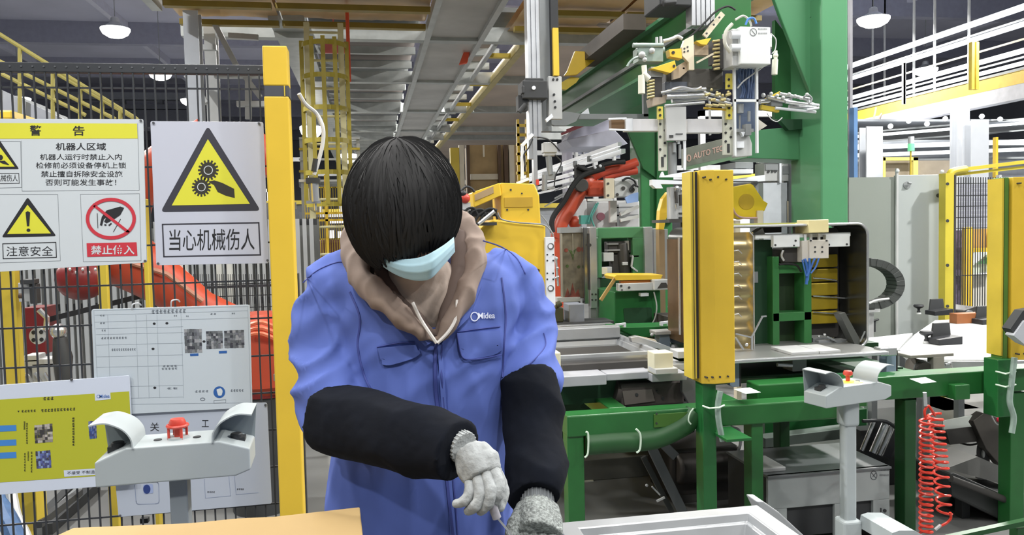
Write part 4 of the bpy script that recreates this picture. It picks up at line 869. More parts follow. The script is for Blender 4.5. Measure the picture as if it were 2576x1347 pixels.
T('curved_yellow_arm', 'curved yellow arm standing against the green column left of the valve box', 'arm', 4.9, [
    ('arm_plate', yel, [('P', [(1657, 578), (1660, 530), (1668, 500), (1682, 482), (1686, 500), (1686, 530), (1676, 552), (1670, 580)], 0, .06)], {'bev': .004}),
    ('arm_foot', pm('arm_foot_brown', (132, 112, 84)), [('G', 1658, 578, 1672, 0, .06)])])  # foot of the arm in a plain brown tone
# --- work in progress trays
def tray(label, X0, X1, Y0, Y1, z, h=.045, rim=.03, group=None, th=.004, mat=None):
    mat = mat or M('tray_aluminium', (172, 175, 178), .33, .35, var=.05, sc=8)
    c = ((X0+X1)/2, (Y0+Y1)/2, z-h); t = empty('metal_tray', label, 'tray', c, group)
    i0, i1, j0, j1 = X0+rim, X1-rim, Y0+rim, Y1-rim; s = h*.45
    build(MB().box(i0+s, i1-s, j0+s, j1-s, z-h, z-h+th), 'tray_floor', M('tray_inside', (138, 140, 138), .3, .45, var=.08, sc=4), t)
    mb = MB(); o = [(X0, Y0), (X1, Y0), (X1, Y1), (X0, Y1)]; n = [(i0, j0), (i1, j0), (i1, j1), (i0, j1)]; f = [(i0+s, j0+s), (i1-s, j0+s), (i1-s, j1-s), (i0+s, j1-s)]
    R1 = [Vector((a, b, z-.016)) for a, b in o]; R2 = [Vector((a, b, z)) for a, b in o]; R3 = [Vector((a, b, z)) for a, b in n]
    R35 = [Vector((a+(c2_-a)*.3, b+(d2-b)*.3, z-h*.4)) for (a, b), (c2_, d2) in zip(n, f)]
    R36 = [Vector((a+(c2_-a)*.55, b+(d2-b)*.55, z-h*.4)) for (a, b), (c2_, d2) in zip(n, f)]; R4 = [Vector((a, b, z-h)) for a, b in f]
    rings = [R1, R2, R3, R35, R36, R4]
    vs_ = [p for r in rings for p in r]; fs = [(i*4+k, i*4+(k+1) % 4, (i+1)*4+(k+1) % 4, (i+1)*4+k) for i in range(5) for k in range(4)]
    build(mb.add(vs_, fs), 'tray_rim', mat, t, bev=.002)
    return t
TX0, TX1 = V(1395, 890, 3.55).x, V(1652, 890, 3.55).x
tz = V(1520, 890, 3.55).z
tray('shallow steel door tray lying on the grey clamps behind the worker', TX0, TX1+.02, 3.55, 4.15, tz, h=.05, rim=.02)
build(MB().box(TX0+.01, TX1, 3.552, 3.556, tz-.055, tz-.012), 'front_wall', sts, bpy.data.objects['metal_tray'])
build(MB().box(TX0+.01, TX1-.0, 4.10, 4.19, tz-.01, tz+.05), 'back_flange', M('tray_aluminium'), bpy.data.objects['metal_tray'], bev=.004)
T('right_flange', 'long brushed side rail sloping back on the far side of the steel door tray', 'rail', 3.75, [
    ('rail', alu, [('P', [(1586, 850), (1604, 846), (1655, 862), (1742, 896), (1740, 908), (1668, 882), (1590, 862)], 0, .04)], {'bev': .003}),
    ('cream_strip', pcream, [('P', [(1604, 846), (1650, 856), (1655, 866), (1612, 854)], .02, .03)])])
T('clamp_table', 'grey stepped clamp plates under the steel door tray', 'fixture', 3.4, [
    ('front_plate', M('fixture_grey', (164, 166, 172), .45, .1), [('B', 1412, 946, 1526, 972, -.03, .3)], {'bev': .003}),
    ('rear_plate', M('fixture_grey'), [('B', 1526, 938, 1640, 956, .0, .5), ('B', 1640, 940, 1728, 960, -.05, .5)], {'bev': .004}),
    ('dark_bed', pdark, [('B', 1415, 914, 1640, 940, .1, .5)]),
    ('cream_block', M('block_cream', (216, 212, 186), .5), [('B', 1646, 888, 1694, 942, -.08, .09)], {'bev': .004}),
    ('side_block', M('block_cream'), [('B', 1395, 888, 1411, 950, .0, .1)], {'bev': .004}),
    ('bracket', lgry, [('B', 1650, 928, 1706, 942, -.1, .1), ('B', 1705, 884, 1745, 902, .05, .1), ('B', 1640, 918, 1726, 934, .06, .2)], {'bev': .003}),
    ('steel_rod', M('chrome'), [('C', (1528, 905), (1640, 902), .25, 4), ('C', (1698, 915), (1745, 912), .1, 5)])])
T('dark_gearbox', 'dark cast gearbox under the clamp plates, on the green frame', 'gearbox', 3.45, [
    ('gear_housing', M('cast_brown', (76, 70, 68), .55, .2, var=.15, sc=9), [('B', 1562, 962, 1722, 1022, 0, .25)], {'bev': .01}),
    ('round_end', M('cast_brown'), [('C', (1545, 985), (1570, 990), .05, 30)]),
    ('cover_plate', pm('cast_light', (104, 98, 94), .5), [('P', [(1566, 985), (1640, 980), (1648, 1010), (1572, 1020)], -.01, .01)]),
    ('bolt', drk, hole((1602, 994, 4, -.014), (1668, 1003, 4, -.006), (1654, 986, 3, -.006))),
    ('cheek_plate', M('cheek_grey', (112, 112, 114), .45, .2), [('P', [(1716, 958), (1740, 942), (1762, 950), (1762, 1020), (1738, 1024), (1716, 985)], -.04, .03)], {'bev': .003}),
    ('mount_foot', drk, [('B', 1560, 1020, 1740, 1032, 0, .25)])])
# --- green base frame
BYF = 3.2
bf = empty('base_frame', 'long green steel base frame carrying the whole machine line', 'frame', (V(1900, 1200, BYF).x, BYF, 0))
zb1 = V(1600, 1037, BYF).z; zb0 = V(1600, 1090, BYF).z; X0, X1 = V(1428, 1100, BYF).x, V(2900, 1000, BYF).x
build(MB().box(X0, V(2128, 1050, BYF).x, BYF, BYF+.1, zb0, zb1), 'front_beam', grn, bf, bev=.006)
build(MB().box(V(1895, 1050, BYF+.2).x, X1, BYF+.15, BYF+.27, zb0+.03, zb1+.05), 'rear_beam', grn, bf, bev=.006)
for px_, Y_, w_ in ((1449, BYF+.01, .072), (1906, BYF+.02, .055), (2291, BYF+.16, .06), (1975, BYF+.9, .06), (2560, BYF+.17, .08)):
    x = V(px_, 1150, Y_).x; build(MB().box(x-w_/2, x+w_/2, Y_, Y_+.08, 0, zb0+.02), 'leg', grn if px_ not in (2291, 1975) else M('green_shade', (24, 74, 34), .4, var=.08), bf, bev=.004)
for y_ in (BYF+.75,): build(MB().box(X0, V(2240, 1000, BYF).x, y_, y_+.1, zb0+.02, zb1+.02), 'long_beam', grn, bf, bev=.005)
for px_ in (1500, 1770, 2080, 2330):
    x = V(px_, 1050, BYF+.3).x; build(MB().box(x, x+.08, BYF+.1, BYF+.8, zb0+.02, zb1), 'cross_member', grn, bf, bev=.004)
build(MB().box(V(1560, 1000, BYF+.5).x, V(2240, 1000, BYF+.5).x, BYF+.4, BYF+1.2, zb1+.03, zb1+.04), 'bed_plate', dgrn, bf)
build(MB().box(X0, V(1700, 1000, BYF+.5).x, BYF+.3, BYF+.34, zb1-.02, zb1+.12), 'splash_plate', dgrn, bf)
pz = V(1660, 1055, BYF-.005); build(MB().pb(1645, 1040, 1738, 1074, BYF-.006, .005), 'cover_plate', M('green_olive', (62, 104, 34), .4), bf, bev=.002)
for x_, y_ in ((1652, 1042), (1652, 1066)): build(MB().pp(disc(x_, y_, 2.4, 2.4, 10), BYF-.009, .003), 'screw', drk, bf)
T('wrapped_loom', 'dark green wrapped cable loom tied under the base frame with white ties', 'cables', BYF, [
    ('loom', M('loom_green', (34, 82, 40), .5, var=.1), [('S', [(1472, 1118), (1540, 1112), (1610, 1108), (1660, 1098), (1720, 1068), (1748, 1040)], .02, 30, 16)]),
    ('white_tie', M('tie_white', (206, 226, 206), .5), [('S', [(1474, 1087), (1480, 1095), (1479, 1140), (1471, 1152)], -.04, 2.6), ('S', [(1600, 1080), (1611, 1095), (1610, 1130), (1601, 1140)], -.04, 2.8), ('S', [(1745, 1028), (1736, 1040), (1732, 1058), (1738, 1068)], -.05, 2)])])
T('steel_chute', 'grey steel chute bars slanting down under the base frame', 'chute', 3.5, [
    ('chute_bar', M('chute_grey', (92, 96, 98), .45, .3), [('R', (1640, 1128), (1718, 1290), 0, 26, 10), ('R', (1662, 1112), (1700, 1150), .02, 24, 8)], {'bev': .003}),
    ('chute_side', M('chute_dark', (62, 64, 62), .5, .3), [('R', (1618, 1150), (1690, 1290), .06, 14, 10)]),
    ('latch', lgry, [('L', 1627, 1222, -.02, 4), ('R', (1652, 1262), (1672, 1252), -.02, 5), ('R', (1640, 1225), (1660, 1246), -.02, 4)])])
T('low_steel_box', 'pale steel box on the floor seen between the green legs', 'box', 4.6, [
    ('box_body', M('low_grey', (112, 112, 106), .5, var=.08), [('G', 1462, 1152, 1660, 0, .4)], {'bev': .005}),
    ('light_band', pm('band_pale', (196, 198, 186), .5), [('B', 1470, 1211, 1494, 1240, -.02, .02), ('B', 1497, 1210, 1618, 1238, -.02, .02)], {'bev': .002})])
T('motor_cluster', 'dark brown motors and housings low between the green legs', 'motor', 4.0, [
    ('motor_body', pm('motor_brown', (58, 54, 52), .5, .2, v=.1), [('B', 1690, 1128, 1862, 1250, .1, .4), ('C', (1700, 1180), (1850, 1170), .1, 45)], {'bev': .02}),
    ('motor_foot', pdark, [('G', 1700, 1240, 1860, .1, .4)]),
    ('grey_lead', mgry, [('S', [(1838, 1075), (1860, 1085), (1862, 1120), (1845, 1170), (1852, 1220), (1866, 1250)], -.05, 4)])])
# --- light curtains
def curtain(label, Y, x0, x1, yt, yb, flip=False):
    a, b = V(x0, (yt+yb)/2, Y), V(x1, (yt+yb)/2, Y); zt_, zb_ = V((x0+x1)/2, yt, Y).z, V((x0+x1)/2, yb, Y).z; w_ = b.x-a.x; c = (a.x+b.x)/2
    t = empty('light_curtain', label, 'light curtain', (c, Y+.07, 0)); s = -1 if flip else 1
    q = lambda u: c+s*(u-.5)*w_
    build(MB().prism([(q(.2), Y+.012, zb_), (q(.5), Y-.012, zb_), (q(1), Y-.006, zb_), (q(1), Y+.12, zb_), (q(.2), Y+.12, zb_)], (0, 0, zt_-zb_)), 'housing', yel, t, bev=.004)
    for u0, u1, m_ in ((.0, .05, yel2), (.05, .08, blk), (.08, .13, yel2), (.13, .2, drk)):
        build(MB().box(min(q(u0), q(u1)), max(q(u0), q(u1)), Y+.02+u0*.1, Y+.11, zb_+.02, zt_-.005), 'edge_profile', m_, t)
    for i, (u, dz) in enumerate(((.28, .03), (.42, .03), (.6, .03), (.8, .03))):
        for zz in (zb_+dz, zt_-dz-.01*(i % 2)): build(MB().cyl((q(u), Y-.016, zz), (q(u), Y+.02, zz), .004, n=10), 'rivet', pdark, t)
    return t, c, zb_
t, c, zb_ = curtain('tall yellow light curtain housing on a green post in front of the stainless tub', 3.1, 1744, 1846, 428, 966)
gp = V(1785, 1000, 3.12).x
build(MB().box(gp-.03, gp+.03, 3.12, 3.2, 0, zb_+.01), 'green_post', M('green_deep'), t, bev=.004)
build(MB().tube(spline(vs((1812, 985, 3.08), (1806, 1020, 3.08), (1808, 1060, 3.08), (1818, 1110, 3.08)), 6), .013, 8), 'grey_sleeve', M('sleeve_film', (140, 160, 150), .35, var=.1, sc=30), t, smooth=True)
build(MB().tube([V(1768, 1022, 3.1), V(1785, 1028, 3.06), V(1810, 1026, 3.05), V(1822, 1020, 3.07)], .004, 6), 'white_tie', M('tie_white'), t, smooth=True)
build(MB().box(gp+.02, gp+.13, 3.0, 3.2, V(1800, 1098, 3.1).z, V(1800, 1092, 3.1).z), 'shelf_lug', M('green_deep'), t)
t, c, zb_ = curtain('yellow light curtain with a dark slot, cut by the edge of the view', 3.25, 2528, 2640, 445, 905)
gp = V(2530, 1000, 3.27).x
build(MB().box(gp-.022, gp+.008, 3.27, 3.34, zb0, V(2520, 447, 3.27).z), 'green_post', M('green_olive2', (84, 122, 44), .4), t, bev=.003)
build(MB().pb(2510, 905, 2552, 1050, 3.24, .09), 'post_base', M('green_deep'), t, bev=.004)
build(MB().tube(spline(vs((2552, 900, 3.2), (2545, 960, 3.2), (2540, 1010, 3.2), (2550, 1050, 3.2), (2545, 1090, 3.2)), 6), .013, 8), 'grey_sleeve', M('sleeve_film'), t, smooth=True)
for y_ in (935, 968): build(MB().tube([V(2505, y_, 3.24), V(2530, y_+6, 3.19), V(2555, y_, 3.24)], .004, 6), 'white_tie', M('tie_white'), t, smooth=True)
T('silver_bracket', 'dark and silver angled bracket in front of the yellow curtain housing by the view edge', 'bracket', 3.1, [
    ('dark_half', drk, [('P', [(2542, 828), (2574, 782), (2610, 775), (2610, 800), (2552, 842)], 0, .05)]), ('silver_half', M('silver_panel', (196, 200, 206), .4), [('P', [(2550, 845), (2576, 808), (2610, 800), (2610, 880), (2576, 866)], -.01, .05)])])
# --- gripper machine hung from the gantry
GY = 4.6
T('gripper_mast', 'tall grooved aluminium mast carrying the silver gripper machine', 'mast', GY+.2, [
    ('mast_profile', alu, [('B', 1740+k*12, -80, 1750+k*12, 64, 0 if k % 2 else .004, .1) for k in range(5)], {'bev': .002}),
    ('mast_core', mgry, [('B', 1742, -80, 1798, 64, .02, .08)]),
    ('trolley', drk, [('B', 1660, -60, 1740, 14, .0, .3), ('C', (1668, 8), (1700, 4), -.03, 10)], {'bev': .01}),
    ('arm_plate', pcream, [('R', (1772, 92), (1818, 34), -.04, 14, 6)]),
    ('plate_hole', drk, hole((1778, 84, 2.6, -.07), (1796, 62, 2.6, -.07), (1810, 44, 2.6, -.07))),
    ('black_cable', rub, [('S', [(1716, 108), (1745, 84), (1775, 55), (1800, 30), (1830, 16), (1850, 25)], -.08, 2.6), ('S', [(1740, 72), (1765, 76), (1795, 50)], -.06, 2)])])
T('control_box', 'light grey wall box with a round mark, hung high on the gripper machine', 'box', GY-.15, [
    ('box_body', M('box_light', (212, 216, 216), .4, var=.01), [('B', 1862, 67, 1939, 162, 0, .18)], {'bev': .006}),
    ('box_side', lgry, [('B', 1842, 72, 1862, 166, .03, .14)], {'bev': .005}),
    ('cable_gland', wht, [('C', (1838, 88), (1860, 88), .0, 10), ('C', (1838, 120), (1860, 120), .0, 10)]),
    ('conduit', pm('conduit_cream', (188, 188, 176)), [('S', [(1842, 60), (1826, 80), (1824, 110), (1838, 132)], 0, 5), ('S', [(1850, 50), (1870, 40), (1885, 52), (1890, 66)], .04, 3)]),
    ('blue_hose', sblue, [('S', [(1876, 62), (1882, 48), (1896, 46), (1903, 60)], .03, 3)]),
    ('side_cable', lgry, [('S', [(1940, 85), (1952, 100), (1950, 125), (1942, 135)], .03, 1.6)]),
    ('side_hinge', wht, [('B', 1937, 88, 1942, 96, .02, .04), ('B', 1937, 138, 1942, 146, .02, .04)])])
mb = MB(); Pg = plc(GY-.1515); ringp(mb, 1895, 81, 9, 10, 1.6, Pg); outline(mb, [(1891, 76), (1899, 86)], 1.6, Pg, closed=False); blur_line(mb, 8, 1907, 71, 1930, 75, Pg); blur_line(mb, 8, 1907, 82, 1930, 86, Pg)
build(mb, 'box_mark', M('mark_grey', (84, 88, 92), .6, var=0), bpy.data.objects['control_box.001'] if 'control_box.001' in bpy.data.objects else bpy.data.objects['control_box'])
brass = M('brass', (196, 182, 130), .35, .5, var=.1)
T('gripper_machine', 'silver and yellow gripper frame with perforated plates under the mast', 'gripper', GY, [
    ('cream_plate', pcream, [('P', [(1716, 118), (1722, 100), (1745, 88), (1747, 176), (1733, 176), (1733, 158), (1716, 140)], 0, .03)], {'bev': .002}),
    ('plate_hole', drk, hole((1722, 122, 2.2, -.004), (1730, 118, 2.2, -.004), (1722, 130, 2.2, -.004), (1731, 128, 2.2, -.004), (1720, 172, 2.6, .03))),
    ('yellow_wedge', yel, [('P', [(1750, 103), (1790, 95), (1778, 113), (1764, 112)], 0, .05), ('P', [(1683, 124), (1714, 122), (1716, 148), (1686, 142)], -.02, .06), ('P', [(1638, 172), (1698, 152), (1702, 172), (1686, 184)], -.04, .06)], {'bev': .002}),
    ('wedge_hole', blk, hole((1694, 132, 4, -.025), (1696, 166, 3.4, -.045))),
    ('side_plate', M('side_beige', (190, 172, 148), .5), [('P', [(1694, 172), (1728, 152), (1733, 176), (1710, 196), (1694, 200)], .03, .03), ('B', 1748, 112, 1782, 138, .04, .05)]),
    ('strap', pcream, [('R', (1752, 158), (1800, 132), -.01, 5)]),
    ('valve_manifold', pdark, [('B', 1808, 98, 1836, 172, .0, .1), ('B', 1795, 100, 1808, 160, .03, .08)]),
    ('brass_fitting', brass, [('C', (1793+(k % 2)*3, 104+k*10), (1810, 102+k*10), -.02, 3.2) for k in range(8)] + [('C', (1826, 104+k*11), (1836, 102+k*11), -.02, 3) for k in range(6)]),
    ('grey_motor', pm('motor_grey', (92, 90, 86), .5, .2), [('B', 1676, 172, 1820, 222, .1, .2)], {'bev': .01}),
    ('motor_cover', M('cover_slate', (88, 94, 104), .5), [('B', 1674, 205, 1730, 240, .06, .2)], {'bev': .006}),
    ('suction_bar', pm('green_silver', (150, 166, 158), .4, .3), [('C', (1592, 114), (1668, 114), .0, 6), ('C', (1600, 130), (1670, 126), .02, 9), ('B', 1606, 120, 1668, 154, .0, .1), ('S', [(1578, 168), (1586, 155), (1600, 145), (1625, 142)], 0, 3.4)]),
    ('suction_knob', lgry, [('C', (1652, 94), (1652, 112), 0, 4), ('C', (1662, 92), (1662, 112), 0, 4), ('L', 1615, 138, -.02, 9), ('L', 1640, 128, -.02, 8), ('L', 1622, 150, -.03, 6), ('S', [(1668, 104), (1690, 98), (1704, 92), (1716, 98)], .05, 5)]),
    ('rib_hose', brass, [('C', (1628, 206+k*8), (1646, 202+k*8), -.02, 3) for k in range(6)]),
    ('rib_core', pdark, [('B', 1642, 196, 1666, 245, 0, .06)]),
    ('white_cylinder', M('cylinder_cream', (222, 222, 206), .4), [('C', (1614, 190), (1614, 236), -.04, 9), ('C', (1617, 186), (1632, 200), -.04, 9), ('C', (1620, 165), (1622, 188), -.02, 7)]),
    ('box_support', mgry, [('B', 1638, 168, 1668, 194, .0, .06)]),
    ('beige_block', M('block_beige', (178, 164, 148), .5), [('P', [(1636, 248), (1676, 238), (1676, 258), (1640, 268)], 0, .08)], {'bev': .003}),
    ('silver_rod', M('chrome'), [('C', (1662, 234), (1700, 226), -.02, 4), ('C', (1680, 230), (1775, 224), -.01, 5.5), ('C', (1676, 244), (1770, 240), -.02, 7), ('C', (1672, 266), (1772, 258), -.03, 4), ('C', (1690, 254), (1780, 246), .02, 6), ('C', (1770, 232), (1836, 252), -.03, 4), ('C', (1780, 248), (1840, 262), -.03, 5), ('S', [(1690, 226), (1716, 220), (1746, 226), (1764, 220)], -.04, 4)]),
    ('small_fitting', brass, [('C', (1774+k*13, 240+(k % 2)*12), (1786+k*13, 236+(k % 2)*14), -.05, 4) for k in range(5)] + [('C', (1776+k*16, 264), (1790+k*16, 266), -.04, 4) for k in range(4)] + [('L', 1790+k*14, 226+(k*7) % 15, -.04, 4) for k in range(4)]),
    ('yellow_strip', yel, [('R', (1770, 272), (1845, 278), .0, 5)]),
    ('perforated_strip', M('strip_yellow_cream', (214, 200, 90), .5), [('B', 1828, 185, 1846, 224, -.02, .02), ('B', 1828, 268, 1842, 300, -.02, .02), ('B', 1655, 268, 1668, 300, -.02, .02)]),
    ('strip_hole', blk, hole((1834, 200, 3, -.026), (1834, 216, 3, -.026), (1835, 272, 3, -.026), (1835, 290, 3, -.026), (1660, 276, 3, -.026), (1661, 290, 3, -.026))),
    ('long_plate', M('plate_cream_white', (208, 210, 196), .45), [('B', 1658, 298, 1678, 430, .02, .02), ('B', 1820, 268, 1846, 390, .02, .02)], {'bev': .002}),
    ('long_plate_hole', drk, hole(*[(1661+(i % 2)*12, 312+i*16, 3, .015) for i in range(6)], *[(1826+(i % 2)*13, 312+i*11, 3, .015) for i in range(5)]) + [('B', 1664, 395, 1670, 420, .014, .01), ('B', 1830, 362, 1836, 384, .014, .01)]),
    ('grey_plate', lgry, [('B', 1676, 268, 1727, 354, -.03, .03)], {'bev': .003}),
    ('plate_print', drk, [('B', 1684, 340, 1694, 346, -.034, .004), ('B', 1700, 336, 1718, 338, -.034, .004)]),
    ('white_beam', M('beam_white', (226, 226, 230), .4), [('B', 1592, 299, 1660, 330, .04, .06), ('B', 1730, 299, 1820, 334, .04, .06)], {'bev': .003}),
    ('beam_end', wht, [('B', 1574, 298, 1592, 330, .04, .06), ('R', (1530, 300), (1576, 298), .02, 5), ('R', (1532, 326), (1578, 328), .02, 5)], {'bev': .002}),
    ('end_core', M('core_brown', (110, 84, 56), .5), [('B', 1538, 302, 1574, 324, .06, .05)]),
    ('upright', M('upright_white', (216, 220, 222), .4), [('B', 1847, 168, 1852, 392, -.06, .02), ('B', 1903, 168, 1908, 385, -.06, .02), ('B', 1847, 250, 1908, 256, -.06, .02), ('B', 1786, 250, 1789, 340, .05, .02)]),
    ('blue_loom', pm('loom_blue', (62, 84, 122), .5, v=.2, sc=30), [('S', [(1862+k*7, 168), (1858+k*8, 200), (1868+k*5, 225), (1862+k*6, 248)], -.02+.01*(k % 3), 3.4) for k in range(6)]),
    ('loom_back', pm('loom_slate', (74, 90, 116), .6), [('B', 1852, 166, 1903, 330, .06, .05)]),
    ('white_hose', lgry, [('S', [(1855, 222), (1870, 205), (1890, 190), (1920, 168)], -.05, 2), ('S', [(1930, 285), (1940, 300), (1955, 306), (1968, 296)], -.02, 1.5)]),
    ('centre_cylinder', mgry, [('C', (1862, 262), (1862, 285), -.02, 9), ('C', (1884, 280), (1884, 306), -.02, 4), ('C', (1861, 290), (1861, 325), -.01, 2.5), ('B', 1852, 324, 1896, 332, -.02, .06), ('B', 1876, 312, 1890, 340, -.03, .05)]),
    ('slide_plate', lgry, [('P', [(1846, 330), (1882, 332), (1892, 362), (1892, 392), (1850, 396)], .01, .05)], {'bev': .003}),
    ('slide_block', wht, [('P', [(1864, 332), (1876, 330), (1870, 344)], -.02, .03), ('B', 1854, 356, 1872, 372, -.01, .02)]),
    ('tri_plate', pm('tri_grey', (190, 186, 176)), [('P', [(1908, 300), (1930, 316), (1908, 330)], .0, .02)]),
    ('lower_cylinder', mgry, [('C', (1690, 358), (1692, 440), .03, 12), ('C', (1696, 360), (1696, 384), -.01, 5), ('C', (1710, 364), (1710, 400), .0, 4)]),
    ('lower_bar', wht, [('B', 1705, 354, 1711, 362, -.01, .03), ('R', (1722, 350), (1722, 428), .0, 6)]),
    ('bottle', M('cylinder_cream'), [('C', (1950, 150), (1948, 188), -.05, 8), ('C', (1951, 128), (1951, 150), -.05, 5), ('L', 1951, 140, -.05, 7)])],
  base=(V(1780, 300, GY).x, GY, V(1780, 440, GY).z))
T('side_gripper', 'bundle of silver gripper rods on a yellow bar reaching towards the green gusset', 'gripper', GY+.1, [
    ('rod', M('chrome'), [('C', (1912, 256), (1990, 250), 0, 7), ('C', (1930, 244), (2010, 262), -.03, 6), ('C', (1960, 236), (2036, 250), -.02, 5), ('C', (1985, 268), (2052, 272), -.01, 5), ('C', (1975, 256), (2040, 264), -.04, 5), ('C', (2000, 240), (2060, 268), .03, 3)]),
    ('white_rod', wht, [('C', (1950, 272), (2052, 282), -.02, 4), ('C', (2030, 262), (2060, 264), -.04, 3), ('C', (2030, 276), (2060, 272), -.04, 3)]),
    ('yellow_bar', yel2, [('R', (1913, 270), (1958, 278), .0, 12), ('R', (1925, 250), (1962, 232), .0, 5)]),
    ('fitting', lgry, [('L', 1940+k*15, 236+(k*5) % 14, -.05, 5) for k in range(7)] + [('L', 1920, 240, -.04, 6)]),
    ('clamp_head', mgry, [('B', 1940, 244, 1970, 268, -.02, .08), ('S', [(2022, 244), (2034, 240), (2042, 250), (2034, 262)], -.05, 3)], {'bev': .006}),
    ('carrier', drk, [('B', 1905, 252, 1950, 264, .05, .05)])])
T('name_beam', 'weathered crossbeam with faded lettering under the gripper frame', 'beam', GY+.55, [
    ('beam_body', M('beam_grey_green', (122, 126, 116), .5, var=.08), [('P', [(1728, 372), (1846, 342), (1850, 392), (1728, 420)], 0, .1)], {'bev': .004}),
    ('lower_edge', M('beam_edge_green', (110, 142, 112), .5), [('R', (1728, 424), (1850, 396), 0, 9, 20)])])
mb = MB(); ptext(mb, 'AUTO TECH', [(1744, 386), (1830, 362), (1830, 376), (1744, 402)], plc(GY+.548), bold=.02); ringp(mb, 1733, 398, 6, 9, 3, plc(GY+.548)); build(mb, 'beam_lettering', M('faded_pink', (196, 164, 152), .5, var=0), bpy.data.objects['name_beam'])
# ================================================================ stainless tub on the turntable
TY = 3.75
L_, R_x = V(1732, 700, TY).x, V(2182, 700, TY).x; zt, zb = V(1950, 568, TY).z, V(1950, 886, TY).z
tub = empty('stainless_tub', 'rounded stainless dishwasher tub standing open on the machine table', 'tub', ((L_+R_x)/2, TY+.3, zb))
def rr(x0, x1, z0, z1, r, n=7):
    out = []
    for cx_, cz_, a0 in ((x1-r, z1-r, 0), (x0+r, z1-r, 90), (x0+r, z0+r, 180), (x1-r, z0+r, 270)):
        for k in range(n+1):
            a = math.radians(a0+90*k/n); out.append((cx_+r*math.cos(a), cz_+r*math.sin(a)))
    return out
o_ = rr(L_, R_x, zb, zt, .06); i_ = rr(L_+.008, R_x-.008, zb+.008, zt-.008, .054); n = len(o_); D = .27
vs_ = [Vector((x, TY, z)) for x, z in o_]+[Vector((x, TY+D, z)) for x, z in o_]+[Vector((x, TY, z)) for x, z in i_]+[Vector((x, TY+D, z)) for x, z in i_]
fs = []
for k in range(n):
    j = (k+1) % n; fs += [(k, j, j+n, k+n), (k+2*n, k+3*n, j+3*n, j+2*n), (k, k+2*n, j+2*n, j), (k+n, j+n, j+3*n, k+3*n)]
tubm = M('tub_dark_steel', (96, 98, 96), .25, .85, var=.1, sc=3)
build(MB().add(vs_, fs), 'tub_shell', tubm, tub, smooth=True)
rim_ = [Vector((x, TY-.002, z)) for x, z in rr(L_, R_x, zb, zt, .06)]
build(MB().tube(rim_, .0065, 8, closed=True), 'tub_rim', M('chrome'), tub, smooth=True)
build(MB().box(V(2040, 700, TY+.24).x, R_x-.01, TY+D-.03, TY+D-.01, zb+.02, zt-.02), 'back_panel', pdark, tub, bev=.004)
build(MB().box(L_-.006, L_, TY+.03, TY+D, zb+.06, zt-.06), 'side_wall', M('tub_bronze_reflection', (132, 104, 74), .3, .7, var=.25, sc=5), tub, label='steel side wall with a painted bronze reflection')  # brown reflection put into the colour of the stainless side
build(MB().tube([(L_-.01, TY+.09, zb+.1), (L_-.01, TY+.09, zt-.05)], .008, 8), 'side_rod', M('chrome'), tub, smooth=True)
x0, x1 = V(1742, 700, TY).x, V(1893, 700, TY).x
mb = MB(); nz = 22; zz0, zz1 = zb+.02, zt-.03
prof = [(x0, TY+.18), (x0+.03, TY+.06), (x0+.1, TY+.02), (x1-.03, TY+.015), (x1, TY-.01)]
for j in range(nz+1):
    z = zz0+(zz1-zz0)*j/nz; bl = .012*math.sin(j*PI/2.0)
    mb.v += [Vector((x, y+(bl if 0 < i < 4 else 0), z)) for i, (x, y) in enumerate(prof)]
mb.f = [(j*5+i, j*5+i+1, (j+1)*5+i+1, (j+1)*5+i) for j in range(nz) for i in range(4)]
build(mb, 'ribbed_side', M('side_gold_steel', (176, 160, 120), .25, .8, var=.12, sc=4), tub, smooth=True, ang=60)
build(MB().tube([(x1, TY-.012, zz0-.01), (x1, TY-.012, zz1-.02), (x1-.02, TY-.012, zz1)], .004, 8), 'side_edge', M('chrome'), tub, smooth=True)
for k, y_ in enumerate((632, 660, 690, 720, 748, 792)): build(MB().tube(vs((1846, y_, TY), (1858, y_-2, TY-.003), (1866, y_+6, TY)), .0028, 6), 'side_bead', M('chrome'), tub, smooth=True)
# ribbed liner panel, a yellow reflection painted into its colour
YL = TY+.2; py0, py1 = V(2070, 640, YL).z, V(2070, 818, YL).z; xa2, xb2 = V(2040, 730, YL).x, V(2108, 730, YL).x
for k in range(5):
    z1_ = py0+(py1-py0)*k/5; z0_ = py0+(py1-py0)*(k+1)/5
    build(MB().box(xa2, xb2, YL, YL+.02, z0_+.006, z1_-.002), 'ribbed_panel', M('liner_yellow_reflection', (176, 152, 40), .35, .3, var=.06), tub, bev=.005)
for k, y_ in enumerate((700, 745, 786)): build(MB().tube(vs((2046, y_, YL-.01), (2075, y_+2, YL-.012), (2104+(k > 0)*24, y_+6, YL-.01)), .004, 6), 'panel_glint', M('chrome'), tub, smooth=True)  # chrome beads standing in for glints on the panel
for y_ in (668, 726, 790): build(MB().tube(vs((2135, y_, YL), (2130, y_+12, YL), (2134, y_+24, YL)), .003, 6), 'inner_bead', M('chrome'), tub, smooth=True)
